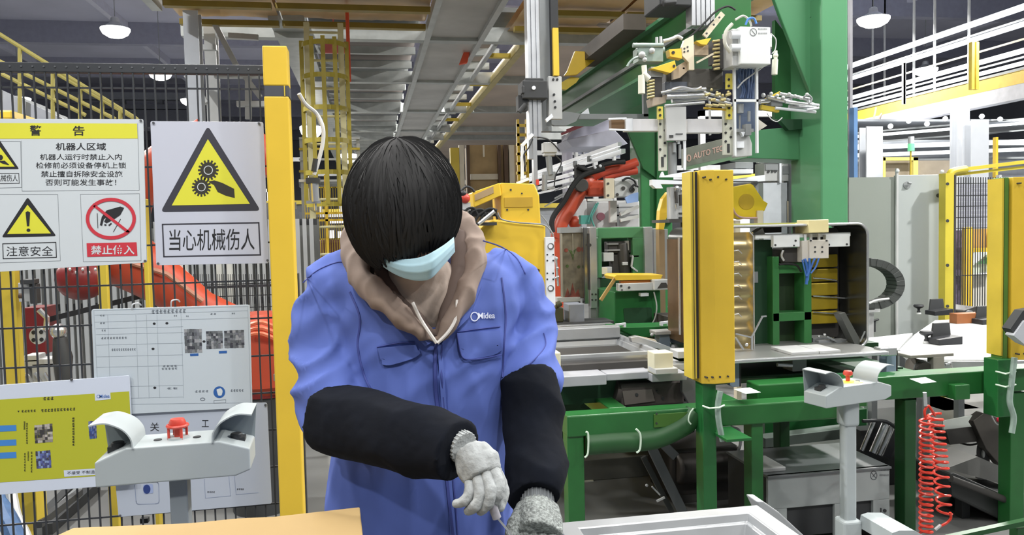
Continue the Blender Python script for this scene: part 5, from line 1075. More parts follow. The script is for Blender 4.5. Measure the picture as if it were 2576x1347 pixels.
T('fixture_tower', 'green H shaped fixture tower inside the stainless tub', 'fixture', TY+.08, [
    ('tower_leg', M('tower_green', (48, 112, 58), .4, var=.06), [('B', 1944, 646, 1961, 876, 0, .1), ('B', 2023, 640, 2042, 876, 0, .1)], {'bev': .003}),
    ('tower_bar', M('tower_green'), [('B', 1944, 662, 2042, 688, .01, .1), ('B', 1944, 786, 2042, 808, .0, .1)], {'bev': .003}),
    ('dark_cheek', dgrn, [('B', 1894, 604, 1944, 876, .06, .07)], {'bev': .003}),
    ('cheek_label', mgry, [('B', 1896, 684, 1907, 712, .055, .005)]),
    ('back_plate', M('back_green', (30, 52, 24), .5, var=.1), [('B', 1961, 680, 2023, 876, .1, .02)]),
    ('top_plate', M('plate_white', (226, 230, 232), .4), [('B', 1946, 592, 2012, 622, -.06, .03), ('B', 2078, 590, 2138, 621, -.06, .03), ('B', 1900, 588, 2140, 598, -.03, .1)], {'bev': .002}),
    ('plate_hole', drk, hole((1951, 617, 2.4, -.064), (2002, 606, 2.4, -.064), (1998, 618, 2, -.064), (2086, 616, 2.4, -.064), (2131, 615, 2.4, -.064))),
    ('motor_box', pdark, [('B', 1970, 624, 2016, 662, -.02, .12)], {'bev': .008}),
    ('motor_cap', alu, [('S', [(1970, 630), (1966, 644), (1972, 656)], -.04, 3)]),
    ('valve_body', M('valve_cream_grey', (196, 192, 184), .45), [('B', 2018, 606, 2034, 660, -.07, .05), ('B', 2036, 604, 2085, 651, -.08, .05)], {'bev': .003}),
    ('valve_port', drk, hole((2051, 622, 2.2, -.084), (2069, 622, 2.2, -.084), (2051, 634, 2.2, -.084), (2069, 634, 2.2, -.084), (2040, 606, 2.2, -.084), (2080, 606, 2.2, -.084))),
    ('valve_neck', wht, [('C', (2026, 590), (2026, 606), -.05, 4), ('C', (2040, 588), (2040, 606), -.05, 4), ('C', (2060, 588), (2060, 606), -.05, 4)]),
    ('cream_cap', M('cap_cream', (224, 212, 160), .5), [('B', 2035, 553, 2085, 586, -.1, .12), ('B', 2020, 562, 2036, 588, -.04, .08)], {'bev': .003}),
    ('blue_tube', M('tube_blue', (56, 100, 170), .4), [('S', [(2024, 652), (2030, 672), (2030, 700), (2028, 716)], -.08, 4), ('S', [(2050, 650), (2042, 668), (2034, 690), (2032, 706)], -.08, 3), ('S', [(2036, 650), (2036, 676), (2030, 696)], -.09, 3), ('S', [(2060, 650), (2052, 672), (2040, 688)], -.09, 2.4), ('S', [(2018, 654), (2024, 680), (2028, 696)], -.09, 2)]),
    ('black_hose', rub, [('S', [(1960, 666), (1980, 664), (2004, 668), (2016, 684)], -.02, 3)])])
T('wire_stand', 'thin bent steel stand arms in front of the ribbed tub side', 'bracket', TY-.06, [
    ('stand_arm', alu, [('R', (1891, 880), (1891, 846), 0, 5), ('R', (1891, 848), (1918, 797), 0, 4), ('R', (1915, 797), (1928, 796), 0, 4), ('R', (1850, 840), (1892, 850), 0, 4), ('R', (1850, 850), (1870, 880), 0, 5)]),
    ('stand_foot', M('chrome'), [('L', 1878, 868, -.02, 5), ('B', 1850, 893, 1880, 902, -.05, .08)])])
T('dark_support_arm', 'dark slanted support plate leaning against the inside of the stainless tub', 'bracket', TY-.02, [
    ('arm_plate', M('arm_gunmetal', (92, 94, 92), .4, .4), [('P', [(2112, 790), (2126, 786), (2166, 858), (2160, 870), (2150, 866)], 0, .06)], {'bev': .002}),
    ('arm_rod', mgry, [('R', (2164, 860), (2176, 834), -.01, 3)])])
T('small_clamps', 'silver clamp parts lying inside the bottom of the stainless tub', 'clamp', TY+.1, [
    ('clamp_block', mgry, [('B', 2046, 850, 2090, 880, 0, .1), ('B', 2060, 856, 2130, 872, -.04, .05), ('R', (2080, 848), (2118, 866), -.05, 6)], {'bev': .003}),
    ('clamp_tip', M('chrome'), [('L', 2075, 843, -.03, 4), ('L', 2060, 847, -.02, 4), ('C', (2126, 860), (2144, 862), -.03, 3)])])
# turntable
ta, tb_ = V(1795, 905, 3.5), V(2225, 885, 3.5)
zt_ = V(1950, 897, 3.5).z
t = empty('machine_table', 'thick steel machine table plate under the stainless tub', 'table', ((ta.x+tb_.x)/2, 3.9, zb1))
build(MB().box(ta.x, tb_.x, 3.48, 4.75, zt_-.016, zt_), 'plate', M('table_steel', (150, 152, 150), .3, .5, var=.08, sc=3), t, bev=.003)
build(MB().box(ta.x, tb_.x, 3.465, 3.48, zt_-.018, zt_-.002), 'front_edge', alu, t, bev=.002)
for a, b in ((1978, 2046), (2049, 2100)): build(MB().box(V(a, 890, 3.55).x, V(b, 890, 3.55).x, 3.5, 3.7, zt_, zt_+.014), 'step_plate', lgry, t, bev=.002)
for x_ in (1984, 2022, 2056): build(MB().cyl(V(x_, 885, 3.62), V(x_, 880, 3.62), .006, n=8), 'step_bolt', drk, t)
bgm = M('blue_grey_block', (138, 156, 176), .45)
for a, b in ((1852, 1870), (2243, 2268)):
    x0_, x1_ = V(a, 930, 3.52).x, V(b, 930, 3.52).x; build(MB().box(x0_, x1_, 3.56, 3.62, zb1, zt_-.016), 'table_post', bgm, t, bev=.003); build(MB().box(x1_, x1_+.008, 3.56, 3.62, zb1, zt_-.016), 'post_edge', drk, t)
build(MB().pb(1994, 902, 2030, 935, 3.6, .1), 'under_block', mgry, t, bev=.004)
build(MB().tube([V(1955, 918, 3.56), V(1992, 920, 3.56)], .01, 10), 'hinge_pin', M('chrome'), t, smooth=True)
build(MB().box(V(1900, 930, 3.8).x, V(2240, 930, 3.8).x, 3.9, 4.0, zt_-.09, zt_-.03), 'under_beam', dgrn, t)
build(MB().box(tb_.x-.02, tb_.x+.07, 3.5, 3.56, zt_-.03, zt_+.01), 'corner_latch', M('chrome'), t, bev=.004)
for x_, zx in ((1868, 976), (2310, 950)): one(MB().prism([Z(a_, b_, zb1+.051) for a_, b_ in ((x_-22, zx+4), (x_+8, zx+16), (x_+46, zx+12), (x_+18, zx))], (0, 0, .001)), 'paper_label', 'white paper label on the green beam %s' % ('by the yellow curtain' if x_ < 2000 else 'beneath the grey roller'), 'label', M('label_white', (206, 224, 214), .5))
# bits around the bench right of the steel tray
T('lift_lug', 'two white bent lugs on the dark green bench behind the steel tray', 'lug', 4.25, [
    ('lug', wht, [('P', [(1550, 826), (1550, 816), (1575, 813), (1575, 824), (1569, 824), (1569, 818), (1556, 820), (1556, 826)], 0, .02), ('P', [(1662, 820), (1662, 811), (1686, 808), (1686, 820), (1681, 820), (1681, 814), (1668, 816), (1668, 821)], 0, .02)]),
    ('bench_plate', M('green_deep'), [('P', [(1545, 826), (1725, 820), (1740, 845), (1600, 850)], .02, .2)], {'bev': .006})])
T('linear_rails', 'row of grey linear rails on the bench behind the steel tray', 'rail', 4.6, [
    ('rail', alu, [('B', 1376, 818, 1542, 824, 0, .05), ('B', 1376, 829, 1542, 835, -.1, .05)], {'bev': .002}),
    ('rail_base', drk, [('B', 1376, 812, 1545, 842, .05, .2)]), ('grey_box', M('box_slate', (130, 136, 148), .5), [('B', 1432, 766, 1470, 814, .1, .15)], {'bev': .004}), ('olive_pump', pm('olive_pump', (60, 62, 40)), [('B', 1375, 775, 1418, 812, .1, .15), ('C', (1398, 770), (1412, 762), .1, 8)], {'bev': .006}),
    ('rail_frame', dgrn, [('G', 1380, 838, 1740, .1, .5)])])
T('round_pad', 'flat round dark pad and blue grey block beside the white lugs', 'fixture', 4.0, [
    ('block', bgm, [('B', 1660, 842, 1686, 876, 0, .08)], {'bev': .003}), ('block_cap', lgry, [('B', 1650, 834, 1696, 843, -.02, .1)], {'bev': .003}),
    ('disc_pad', M('pad_green_grey', (112, 124, 112), .4, .3), [('P', disc(1722, 860, 28, 9, 24), 0, .02)]), ('hub', lgry, [('L', 1695, 875, 0, 9), ('L', 1640, 843, -.02, 5)])])
# ================================================================ right hand side
c_ = V(2122, 970, 2.95)
t, c, bz = console('grey two-hand control stand with red button standing in front of the green frame', c_.x-.178, c_.x+.178, 2.86, V(2122, 965, 2.9).z, 0, ang=.24, h=.078)
p = V(2122, 965, 2.9); build(MB().box(c.x-.026, c.x+.026, c.y-.026, c.y+.026, 0, bz), 'pedestal', hoodm, t, bev=.012, seg=3)
build(MB().box(c.x-.034, c.x+.034, c.y-.034, c.y+.034, bz-.1, bz+.01), 'neck', hoodm, t, bev=.012, seg=3)
build(MB().box(c.x-.04, c.x+.04, c.y-.04, c.y+.04, 0, V(2130, 1320, 2.86).z), 'foot_sleeve', hoodm, t, bev=.012, seg=3)
build(MB().box(c.x-.05, c.x+.045, c.y-.035, c.y+.03, bz+.078, bz+.0795), 'yellow_label', M('label_yellow', (206, 204, 120), .5), t)
# grey floor cabinet with dark recesses
CYF = 3.4
xa2, xb2 = V(1932, 1250, CYF).x, V(2238, 1250, CYF).x; zt_ = V(2085, 1186, CYF).z
cab = empty('floor_cabinet', 'low light grey cabinet with dark openings under the green frame', 'cabinet', ((xa2+xb2)/2, CYF+.3, 0))
cbm2 = M('cabinet_grey', (160, 166, 166), .45, var=.02)
build(MB().box(xa2, xb2, CYF+.02, CYF+.42, .05, zt_-.015), 'carcass', drk, cab)
z1_, z2_ = V(2000, 1278, CYF).z, V(2180, 1268, CYF).z
xs = [V(v, 1300, CYF).x for v in (1980, 2100, 2154, 2197)]
build(MB().box(xa2, xb2, CYF, CYF+.02, z1_, zt_), 'top_panel', cbm2, cab, bev=.003)
build(MB().box(xa2, xs[0], CYF, CYF+.02, .04, z1_), 'side_panel', cbm2, cab, bev=.002); build(MB().box(xs[1], xs[2], CYF, CYF+.02, .04, z1_), 'middle_panel', cbm2, cab, bev=.002); dr_ = build(MB().box(xs[3], xb2, CYF, CYF+.02, .04, z1_), 'door', cbm2, cab, bev=.002)
build(MB().box(xa2-.005, xb2+.005, CYF-.01, CYF+.43, zt_-.012, zt_), 'lid', M('lid_grey', (104, 108, 110), .4, var=.06), cab, bev=.003)
build(MB().box(xa2, xa2+.12, CYF+.05, CYF+.25, zt_, zt_+.02), 'lid_plate', lgry, cab, bev=.004)
build(MB().cyl((xb2-.028, CYF-.006, V(2216, 1286, CYF).z), (xb2-.028, CYF, V(2216, 1286, CYF).z), .008, n=14), 'lock', drk, dr_); build(MB().box(xb2-.05, xb2-.046, CYF-.004, CYF, V(2204, 1300, CYF).z, V(2204, 1280, CYF).z), 'hinge_slot', drk, dr_)
mb = MB(); Pc = plc(CYF-.0008); ringp(mb, 2198, 1197, 9, 12, 2, Pc); outline(mb, [(2193, 1191), (2203, 1203)], 2, Pc, closed=False); outline(mb, [(2203, 1191), (2196, 1200)], 2, Pc, closed=False)
blur_line(mb, 8, 2212, 1181, 2236, 1186, Pc); blur_line(mb, 8, 2212, 1194, 2236, 1199, Pc); build(mb, 'cabinet_mark', M('mark_grey'), cab)
T('roller_feeder', 'chrome rollers of a slanting feeder above the grey floor cabinet', 'rollers', 3.9, [
    ('roller', M('chrome'), [('C', (2168, 1134), (2198, 1062), 0, 6), ('C', (2196, 1140), (2228, 1066), -.02, 11), ('C', (2212, 1146), (2244, 1074), .0, 8)]),
    ('roller_frame', blk, [('R', (2180, 1140), (2212, 1060), .04, 30, 10), ('R', (2228, 1150), (2262, 1070), .04, 24, 10), ('S', [(2170, 1060), (2230, 1062), (2268, 1095), (2276, 1130), (2262, 1150)], -.05, 5)]),
    ('back_panel', drk, [('G', 2165, 1080, 2290, .2, .1)])])
T('white_corrugated_guard', 'pale ribbed guard curling out behind the left end of the grey cabinet', 'guard', 3.7, [
    ('guard_shell', pm('guard_pale', (156, 160, 150), .5), [('P', [(1924, 1165), (1945, 1152), (1972, 1156), (1958, 1180), (1930, 1196)], 0, .1)], {'bev': .008}),
    ('guard_rib', drk, [('R', (1930+k*6, 1196-k*6), (1940+k*6, 1182-k*6), -.01, 2) for k in range(6)])])
T('grey_floor_rail', 'grey channel rail lying behind the cabinet between the green legs', 'rail', 4.4, [
    ('rail', M('rail_grey_green', (110, 122, 116), .45, .2), [('P', [(1924, 1104), (2150, 1076), (2180, 1080), (2180, 1098), (1924, 1128)], 0, .1)], {'bev': .003}), ('rail_foot', drk, [('G', 1930, 1120, 1950, .02, .06), ('G', 2150, 1096, 2170, .02, .06)]), ('rear_green_beam', M('green_deep'), [('P', [(1924, 1050), (2180, 1030), (2180, 1080), (1924, 1100)], .2, .1)])])
# red coiled air hose
def coil(mb, a, b, r, turns, w_, sway=.0, n=12):
    a, b = Vector(a), Vector(b); pts = []
    for k in range(turns*n+1):
        t_ = k/(turns*n); p = a.lerp(b, t_); an = 2*PI*k/n
        pts.append(p+Vector((r*math.cos(an)+sway*math.sin(t_*PI), r*.8*math.sin(an), 0)))
    mb.tube(pts, w_, 6)
CYc = 2.95
coilm = M('coil_red', (206, 58, 42), .35, var=.03)
t = empty('coiled_air_hose', 'bright red coiled air hose hanging down in two strands', 'hose', V(2350, 1500, CYc))
mb = MB(); coil(mb, V(2330, 1055, CYc), V(2329, 1420, CYc), .026, 27, .0056); build(mb, 'long_coil', coilm, t, smooth=True)
mb = MB(); coil(mb, V(2352, 1042, CYc+.05), V(2368, 1180, CYc+.05), .03, 9, .0056); coil(mb, V(2366, 1180, CYc+.05), V(2376, 1295, CYc+.05), .03, 5, .0056); build(mb, 'short_coil', coilm, t, smooth=True)
build(MB().tube(spline(vs((2330, 1056, CYc), (2326, 1036, CYc), (2334, 1022, CYc), (2342, 1030, CYc), (2352, 1046, CYc+.02))), .0056, 6), 'top_loop', coilm, t, smooth=True)
build(MB().tube(spline(vs((2390, 1290, CYc), (2392, 1304, CYc), (2382, 1316, CYc), (2364, 1326, CYc))), .0056, 6), 'end_loop', coilm, t, smooth=True)
build(MB().cyl(V(2326, 988, CYc), V(2328, 1022, CYc), .008, n=10), 'air_fitting', M('chrome'), t, smooth=True); build(MB().cyl(V(2366, 1322, CYc), V(2352, 1334, CYc), .007, n=8), 'end_fitting', lgry, t, smooth=True)
# tables and tooling at the right
RYt = 4.6
def ztab(px, py): return V(px, py, RYt).z
zt2 = V(2300, 905, 4.0).z
t = empty('tooling_table', 'white topped tooling table beyond the green frame', 'table', (V(2380, 860, 5).x, 5, 0))
wt = M('table_white', (206, 208, 208), .35, var=.02)
def tabletop(px, nm, par, mat, z, th):
    build(MB().prism([Vector((p.x, p.y, z)) for p in (Z(a, b, z) for a, b in px)], (0, 0, -th)), nm, mat, par, bev=.003)
tabletop([(2296, 905), (2262, 880), (2300, 842), (2352, 806), (2640, 792), (2680, 900), (2520, 906)], 'table_top', t, wt, zt2, .03)
tabletop([(2296, 906), (2520, 907), (2680, 901), (2680, 904), (2520, 910), (2296, 909)], 'table_edge', t, alu, zt2-.006, .04)
for a, b in ((2330, 895), (2560, 895), (2420, 820), (2620, 812)):
    p = Z(a, b, zt2); build(MB().box(p.x-.025, p.x+.025, p.y, p.y+.05, 0, zt2-.03), 'leg', mgry, t)
t2 = empty('white_feed_plate', 'white feed plate between the tub and the tooling table', 'table', (Z(2225, 865, zt2).x, Z(2225, 865, zt2).y, 0))
tabletop([(2190, 872), (2186, 850), (2296, 838), (2258, 880)], 'plate', t2, wt, zt2+.006, .02)
tabletop([(2188, 874), (2184, 850), (2194, 849), (2198, 874)], 'side_lip', t2, wt, zt2+.03, .05)
for a, b in ((2200, 866), (2270, 846)):
    p = Z(a, b, zt2); build(MB().box(p.x-.02, p.x+.02, p.y, p.y+.04, 0, zt2-.01), 'leg', mgry, t2)
def clampset(px, py, Y, lab, kind):
    p = V(px, py, Y); p.z = max(p.z, 0)
    if kind == 'knob':
        t = empty('star_grip', lab, 'knob', p); build(MB().lathe([(.012, 0), (.014, .02), (.009, .03), (.012, .045), (.034, .055), (.042, .066), (.036, .078), (.001, .08)], p), 'knob', blk, t, smooth=True); build(MB().lathe([(.02, 0), (.016, .012), (.014, .013)], p), 'collar', lgry, t, smooth=True)
    else:
        t = empty('tool_case', lab, 'case', p); w_ = .17
        build(MB().prism([p+Vector((-w_/2, -.06, 0)), p+Vector((w_/2, -.06, 0)), p+Vector((w_/2, -.06, .05)), p+Vector((-w_/2, -.06, .035))], (0, .12, 0)), 'case_base', blk, t, bev=.004)
        build(MB().prism([p+Vector((-w_/2+.03, .04, .03)), p+Vector((w_/2, .04, .03)), p+Vector((w_/2-.004, .05, .125)), p+Vector((-w_/2+.05, .05, .125)), ], (0, .018, 0)), 'case_back', drk, t, bev=.004)
def on_table(px, Y): return V(px, 860, Y).x
def ctab(px, Y, lab, kind):
    k0 = (V(px, 800, Y)); pxw = k0.x; import_z = zt2+.001
    # pixel height whose point at depth Y lies on the table
    lo_, hi_ = 700, 1000
    for _ in range(30):
        m_ = (lo_+hi_)/2
        if V(px, m_, Y).z > import_z: lo_ = m_
        else: hi_ = m_
    clampset(px, lo_, Y, lab, kind)
ctab(2311, 5.9, 'black mushroom knob on the white table, standing before the grey wall cabinet', 'knob'); ctab(2330, 4.5, 'black mushroom knob on the near edge of the white table', 'knob')
ctab(2362, 5.8, 'black open case at the back of the white table', 'case'); ctab(2375, 4.45, 'black open case at the near edge of the white table', 'case'); ctab(2482, 5.2, 'black open case beside the brown block', 'case')
x_ = V(2430, 850, 5.3); one(MB().box(x_.x-.12, x_.x+.1, 5.25, 5.33, zt2, zt2+.075), 'wooden_block', 'brown block on the white table between two black cases', 'block', M('block_brown', (150, 92, 52), .6, var=.1), bev=.003)
one(MB().box(V(2302, 900, 4.1).x, V(2348, 900, 4.1).x, 4.02, 4.1, zt2, zt2+.018), 'steel_strip', 'dark steel strip at the near edge of the white table', 'strip', mgry, bev=.002)
T('drive_roller', 'grey drive roller and bearing plate under the tooling table', 'roller', 3.8, [
    ('roller', M('roller_grey', (132, 124, 118), .4, .4, var=.08), [('C', (2290, 918), (2335, 930), .1, 23)]), ('bearing', pdark, [('D', 2328, 930, 18, .02, .03)]), ('bearing_ring', mgry, [('D', 2328, 930, 21, .035, .03)]),
    ('bearing_plate', M('plate_grey_brown', (148, 146, 140), .4, .3), [('B', 2348, 898, 2376, 972, 0, .05), ('B', 2290, 892, 2400, 900, .0, .15)], {'bev': .003}), ('dark_base', pdark, [('B', 2276, 945, 2345, 968, .05, .2)]),
    ('silver_elbow', M('chrome'), [('S', [(2378, 918), (2392, 914), (2394, 924), (2402, 950), (2410, 955)], .05, 3)])])
T('white_floor_fence', 'white ribbed low panel behind the table legs', 'panel', 7.0, [
    ('panel', pm('panel_white2', (224, 224, 220), .5), [('B', 2385, 900, 2600, 1000, 0, .04)]), ('panel_rib', mgry, [('B', 2395+k*9, 905, 2396.5+k*9, 935, -.01, .01) for k in range(16)]), ('panel_brace', blk, [('R', (2380, 910), (2500, 955), -.1, 6), ('R', (2450, 905), (2466, 940), -.1, 6), ('R', (2482, 905), (2468, 940), -.1, 6)]), ('panel_foot', mgry, [('G', 2390, 995, 2400, 0, .05)])])
T('dark_machine_on_table', 'dark rounded machine with a wheel at the back of the white table', 'machine', 6.1, [
    ('machine_body', pdark, [('P', rround([(2418, 806), (2425, 782), (2455, 772), (2510, 782), (2510, 815), (2420, 812)], 4), 0, .25)], {'bev': .01}), ('wheel', mgry, [('D', 2441, 789, 8, -.02, .03)]), ('deck', pdark, [('B', 2412, 802, 2515, 814, -.05, .3)]), ('white_crate', wt, [('B', 2380, 808, 2500, 870, .02, .2)])])
# wall cabinet
T('wall_cabinet', 'tall pale grey steel cabinet behind the drag chain', 'cabinet', 6.2, [
    ('side_panel', M('cab_side', (136, 142, 136), .45, var=.03, sc=1), [('B', 2136, 446, 2257, 860, 0, .05)]), ('front_panel', M('cab_front', (162, 168, 168), .42, var=.03, sc=1), [('B', 2259, 440, 2374, 860, -.02, .06)], {'bev': .004}),
    ('carcass', mgry, [('G', 2137, 446, 2372, .05, .8)]), ('door_seam', lgry, [('B', 2255, 424, 2260, 860, -.03, .02)]), ('eye_bolt', wht, [('L', 2258, 430, -.03, 5), ('L', 2370, 432, -.03, 5)]),
    ('door_handle', drk, [('B', 2196, 808, 2203, 836, -.02, .02), ('C', (2196, 808), (2210, 804), -.02, 3), ('D', 2362, 492, 5, -.03, .01)]), ('lamp_mark', mgry, [('D', 2282, 466, 9, -.028, .006), ('C', (2284, 460), (2292, 462), -.05, 3)])])
T('drag_chain', 'black plastic drag chain bent into a half ring beside the stainless tub', 'cable chain', 5.2, [
    ('chain_link', M('chain_black', (52, 56, 54), .6, var=.08), [('P', [(2190+66*math.cos(a)*1.0, 716+46*math.sin(a)), (2190+88*math.cos(a-.02), 716+66*math.sin(a-.02)), (2190+88*math.cos(a+.2), 716+66*math.sin(a+.2)), (2190+66*math.cos(a+.2), 716+46*math.sin(a+.2))], -.05 if k % 2 else -.045, .12) for k, a in enumerate([-1.55+.2*i for i in range(16)])], {'bev': .004}),
    ('chain_end', M('chain_black'), [('B', 2150, 650, 2192, 672, -.04, .1), ('B', 2183, 764, 2200, 780, -.04, .1)]), ('end_clip', lgry, [('S', [(2186, 764), (2205, 756), (2236, 752)], -.08, 3), ('B', 2183, 778, 2214, 786, -.05, .06), ('G', 2184, 782, 2198, .0, .05)])])
t = bpy.data.objects['drag_chain']
# guard frame
gf = M('frame_olive_yellow', (196, 180, 62), .45, var=.05)
T('guard_portal', 'yellow round-cornered guard frame with dark mesh at the view edge', 'frame', 6.0, [
    ('upright', gf, [('B', 2378, 436, 2400, 812, 0, .08), ('S', [(2389, 450), (2392, 436), (2404, 430), (2430, 426)], .04, 11, 12)], {'bev': .006}), ('upright_edge', pdark, [('B', 2399, 440, 2405, 810, .0, .06), ('B', 2372, 450, 2378, 806, .03, .05)]),
    ('top_bar', gf, [('R', (2410, 428), (2640, 400), .04, 10), ('R', (2402, 440), (2640, 414), .06, 8)]), ('frame_bolt', drk, hole((2384, 463, 4, -.02), (2384, 556, 4, -.02), (2384, 668, 4, -.02), (2384, 771, 4, -.02)))], base=(V(2389, 800, 6).x, 6.04, 0))
build(MB().box(V(2389, 800, 6).x-.03, V(2389, 800, 6).x+.03, 6.02, 6.08, 0, V(2389, 805, 6).z), 'lower_upright', gf, bpy.data.objects['guard_portal'])
mb = MB()
for k in range(28): mb.pb(2410+k*6.2, 446, 2411.6+k*6.2, 800, 6.6, .006)
for y_ in (460, 490, 517, 545, 572, 690): mb.pb(2406, y_, 2590, y_+2, 6.6, .01)
o = one(mb, 'dark_mesh', 'dark wire mesh panel behind the yellow guard frame', 'mesh', drk); o['kind'] = 'stuff'
T('mesh_backdrop', 'grey roller shutter behind the dark mesh panel', 'shutter', 8.2, [
    ('shutter_slat', pm('shutter_violet', (150, 152, 164), .5), [('B', 2412, 464+k*11, 2512, 473+k*11, 0, .04) for k in range(10)]), ('side_post', lgry, [('G', 2406, 440, 2412, 0, .05), ('G', 2514, 440, 2520, 0, .05)])])
T('inner_guard', 'bright yellow inner guard posts and rails behind the mesh', 'guard', 7.4, [
    ('post', yel, [('G', 2430, 572, 2448, 0, .06), ('B', 2504, 570, 2516, 690, 0, .05)], {'bev': .004}), ('rail', yel, [('B', 2446, 624, 2516, 634, .01, .04)]), ('tan_panel', M('panel_ochre', (190, 150, 80), .6), [('B', 2446, 576, 2506, 624, .1, .03)]),
    ('dark_stack', pm('stack_violet', (92, 82, 104), v=.3, sc=20), [('G', 2404, 580, 2428, .3, .3)]), ('screen_table', pm('screen_pale', (206, 220, 206), .4), [('P', [(2446, 670), (2488, 636), (2512, 636), (2512, 680), (2446, 690)], .15, .2)]), ('screen_green', pm('screen_green', (120, 190, 140), .4, v=.2, sc=30), [('P', [(2460, 664), (2490, 644), (2510, 644), (2510, 664)], .14, .01)]),
    ('white_door', pm('door_pale', (214, 212, 204), .5), [('G', 2448, 690, 2512, .3, .1)])])
# low right clutter
T('steel_hopper', 'dark brushed steel hopper plates under the green frame behind the coiled hose', 'hopper', 3.95, [
    ('hopper_side', M('hopper_steel', (92, 88, 84), .35, .6, var=.15, sc=4), [('P', [(2448, 1060), (2475, 1040), (2540, 1062), (2600, 1180), (2600, 1240), (2540, 1200), (2480, 1130)], 0, .06)], {'bev': .004}),
    ('tab_plate', M('tab_pale', (206, 212, 208), .4), [('P', [(2372, 1060), (2446, 1046), (2436, 1062), (2444, 1074), (2374, 1082)], -.05, .01)]), ('white_tab', wht, [('B', 2554, 1034, 2572, 1062, -.05, .02)]),
    ('lower_shoulder', pm('shoulder_grey', (72, 70, 68), .4, .4), [('P', [(2380, 1085), (2450, 1072), (2470, 1110), (2390, 1120)], .04, .1)]), ('hopper_leg', pdark, [('G', 2470, 1150, 2490, .1, .05), ('G', 2590, 1200, 2610, .1, .05)])])
T('red_indicator', 'small round red indicator with a thin cable on the steel hopper', 'light', 3.85, [
    ('lens', M('lens_red', (226, 40, 70), .3), [('L', 2514, 1057, 0, 8)]), ('bezel', lgry, [('S', [(2490, 1030), (2496, 1050), (2508, 1068), (2530, 1072)], 0, 2), ('C', (2528, 1058), (2545, 1062), .02, 4)])])
T('black_handwheel', 'black handwheel with cable loops low behind the coiled hose', 'wheel', 4.0, [
    ('wheel', blk, [('P', disc(2477, 1143, 11, 32, 24), 0, .03)]), ('wheel_hub', lgry, [('P', disc(2475, 1143, 3, 10, 14), -.01, .02)]), ('cable_loop', rub, [('S', [(2474, 1112), (2440, 1120), (2405, 1112), (2380, 1108)], .05, 3), ('S', [(2470, 1160), (2440, 1178), (2400, 1174), (2372, 1160)], .05, 3)]), ('wheel_post', drk, [('G', 2472, 1170, 2482, .04, .04)])])
T('dark_conveyor', 'black belted conveyor on the floor at the lower right', 'conveyor', 3.45, [
    ('conveyor_belt', M('belt_black', (44, 46, 46), .5, var=.08), [('P', [(2390, 1195), (2400, 1190), (2560, 1260), (2640, 1270), (2640, 1340), (2540, 1320), (2395, 1250)], 0, .4)], {'bev': .01}),
    ('conveyor_rim', pdark, [('C', (2392, 1205), (2560, 1270), -.04, 10), ('C', (2560, 1272), (2600, 1262), -.04, 14)]), ('grey_cover', M('cover_grey_low', (104, 104, 102), .5, var=.08), [('P', [(2380, 1180), (2460, 1150), (2600, 1210), (2600, 1240)], .2, .2)]), ('conveyor_foot', drk, [('G', 2420, 1250, 2440, .1, .05), ('G', 2590, 1300, 2610, .1, .05)])])
T('pale_floor_crates', 'pale crates on the floor behind the black handwheel', 'crate', 5.6, [
    ('crate_body', pm('crate_pale', (150, 146, 136), .6), [('G', 2375, 1110, 2470, .0, .5)], {'bev': .01}), ('crate_lid', pm('crate_lid_c', (176, 172, 160), .6), [('B', 2370, 1104, 2475, 1114, -.02, .5)])])
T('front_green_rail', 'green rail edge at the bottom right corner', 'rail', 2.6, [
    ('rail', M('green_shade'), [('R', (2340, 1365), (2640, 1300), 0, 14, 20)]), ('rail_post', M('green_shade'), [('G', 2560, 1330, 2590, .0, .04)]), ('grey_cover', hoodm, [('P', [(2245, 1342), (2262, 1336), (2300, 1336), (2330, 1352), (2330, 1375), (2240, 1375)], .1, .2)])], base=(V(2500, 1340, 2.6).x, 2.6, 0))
# foreground tray
ftz = 1.0; a_, b_ = Z(1912, 1276, ftz), Z(1400, 1310, ftz); yy_ = (a_.y+b_.y)/2
tray('large aluminium door tray lying on the bench at the bottom of the view', .325, a_.x, .62, yy_, ftz, h=.04, rim=.035)
bt2 = empty('tray_bench', 'grey bench under the large aluminium tray', 'bench', (.6, 1.1, 0))
build(MB().box(.32, a_.x+.03, .6, yy_-.02, .9, ftz-.04), 'bench_top', bt, bt2, bev=.004)
for x in (.34, a_.x-.04):
    for y in (.66, yy_-.1): build(MB().box(x, x+.04, y, y+.04, 0, .9), 'leg', bt, bt2)
T('side_stop', 'grey stepped metal channel edging the large tray', 'channel', 1.6, [
    ('channel', M('tray_aluminium'), [('P', [(1902, 1262), (1920, 1262), (1960, 1290), (2035, 1360), (2035, 1400), (1990, 1400), (1925, 1310)], .0, .05)], {'bev': .003}), ('channel_leg', bt, [('G', 1930, 1380, 1960, .01, .03)])], base=(V(1960, 1340, 1.6).x, 1.6, 0))
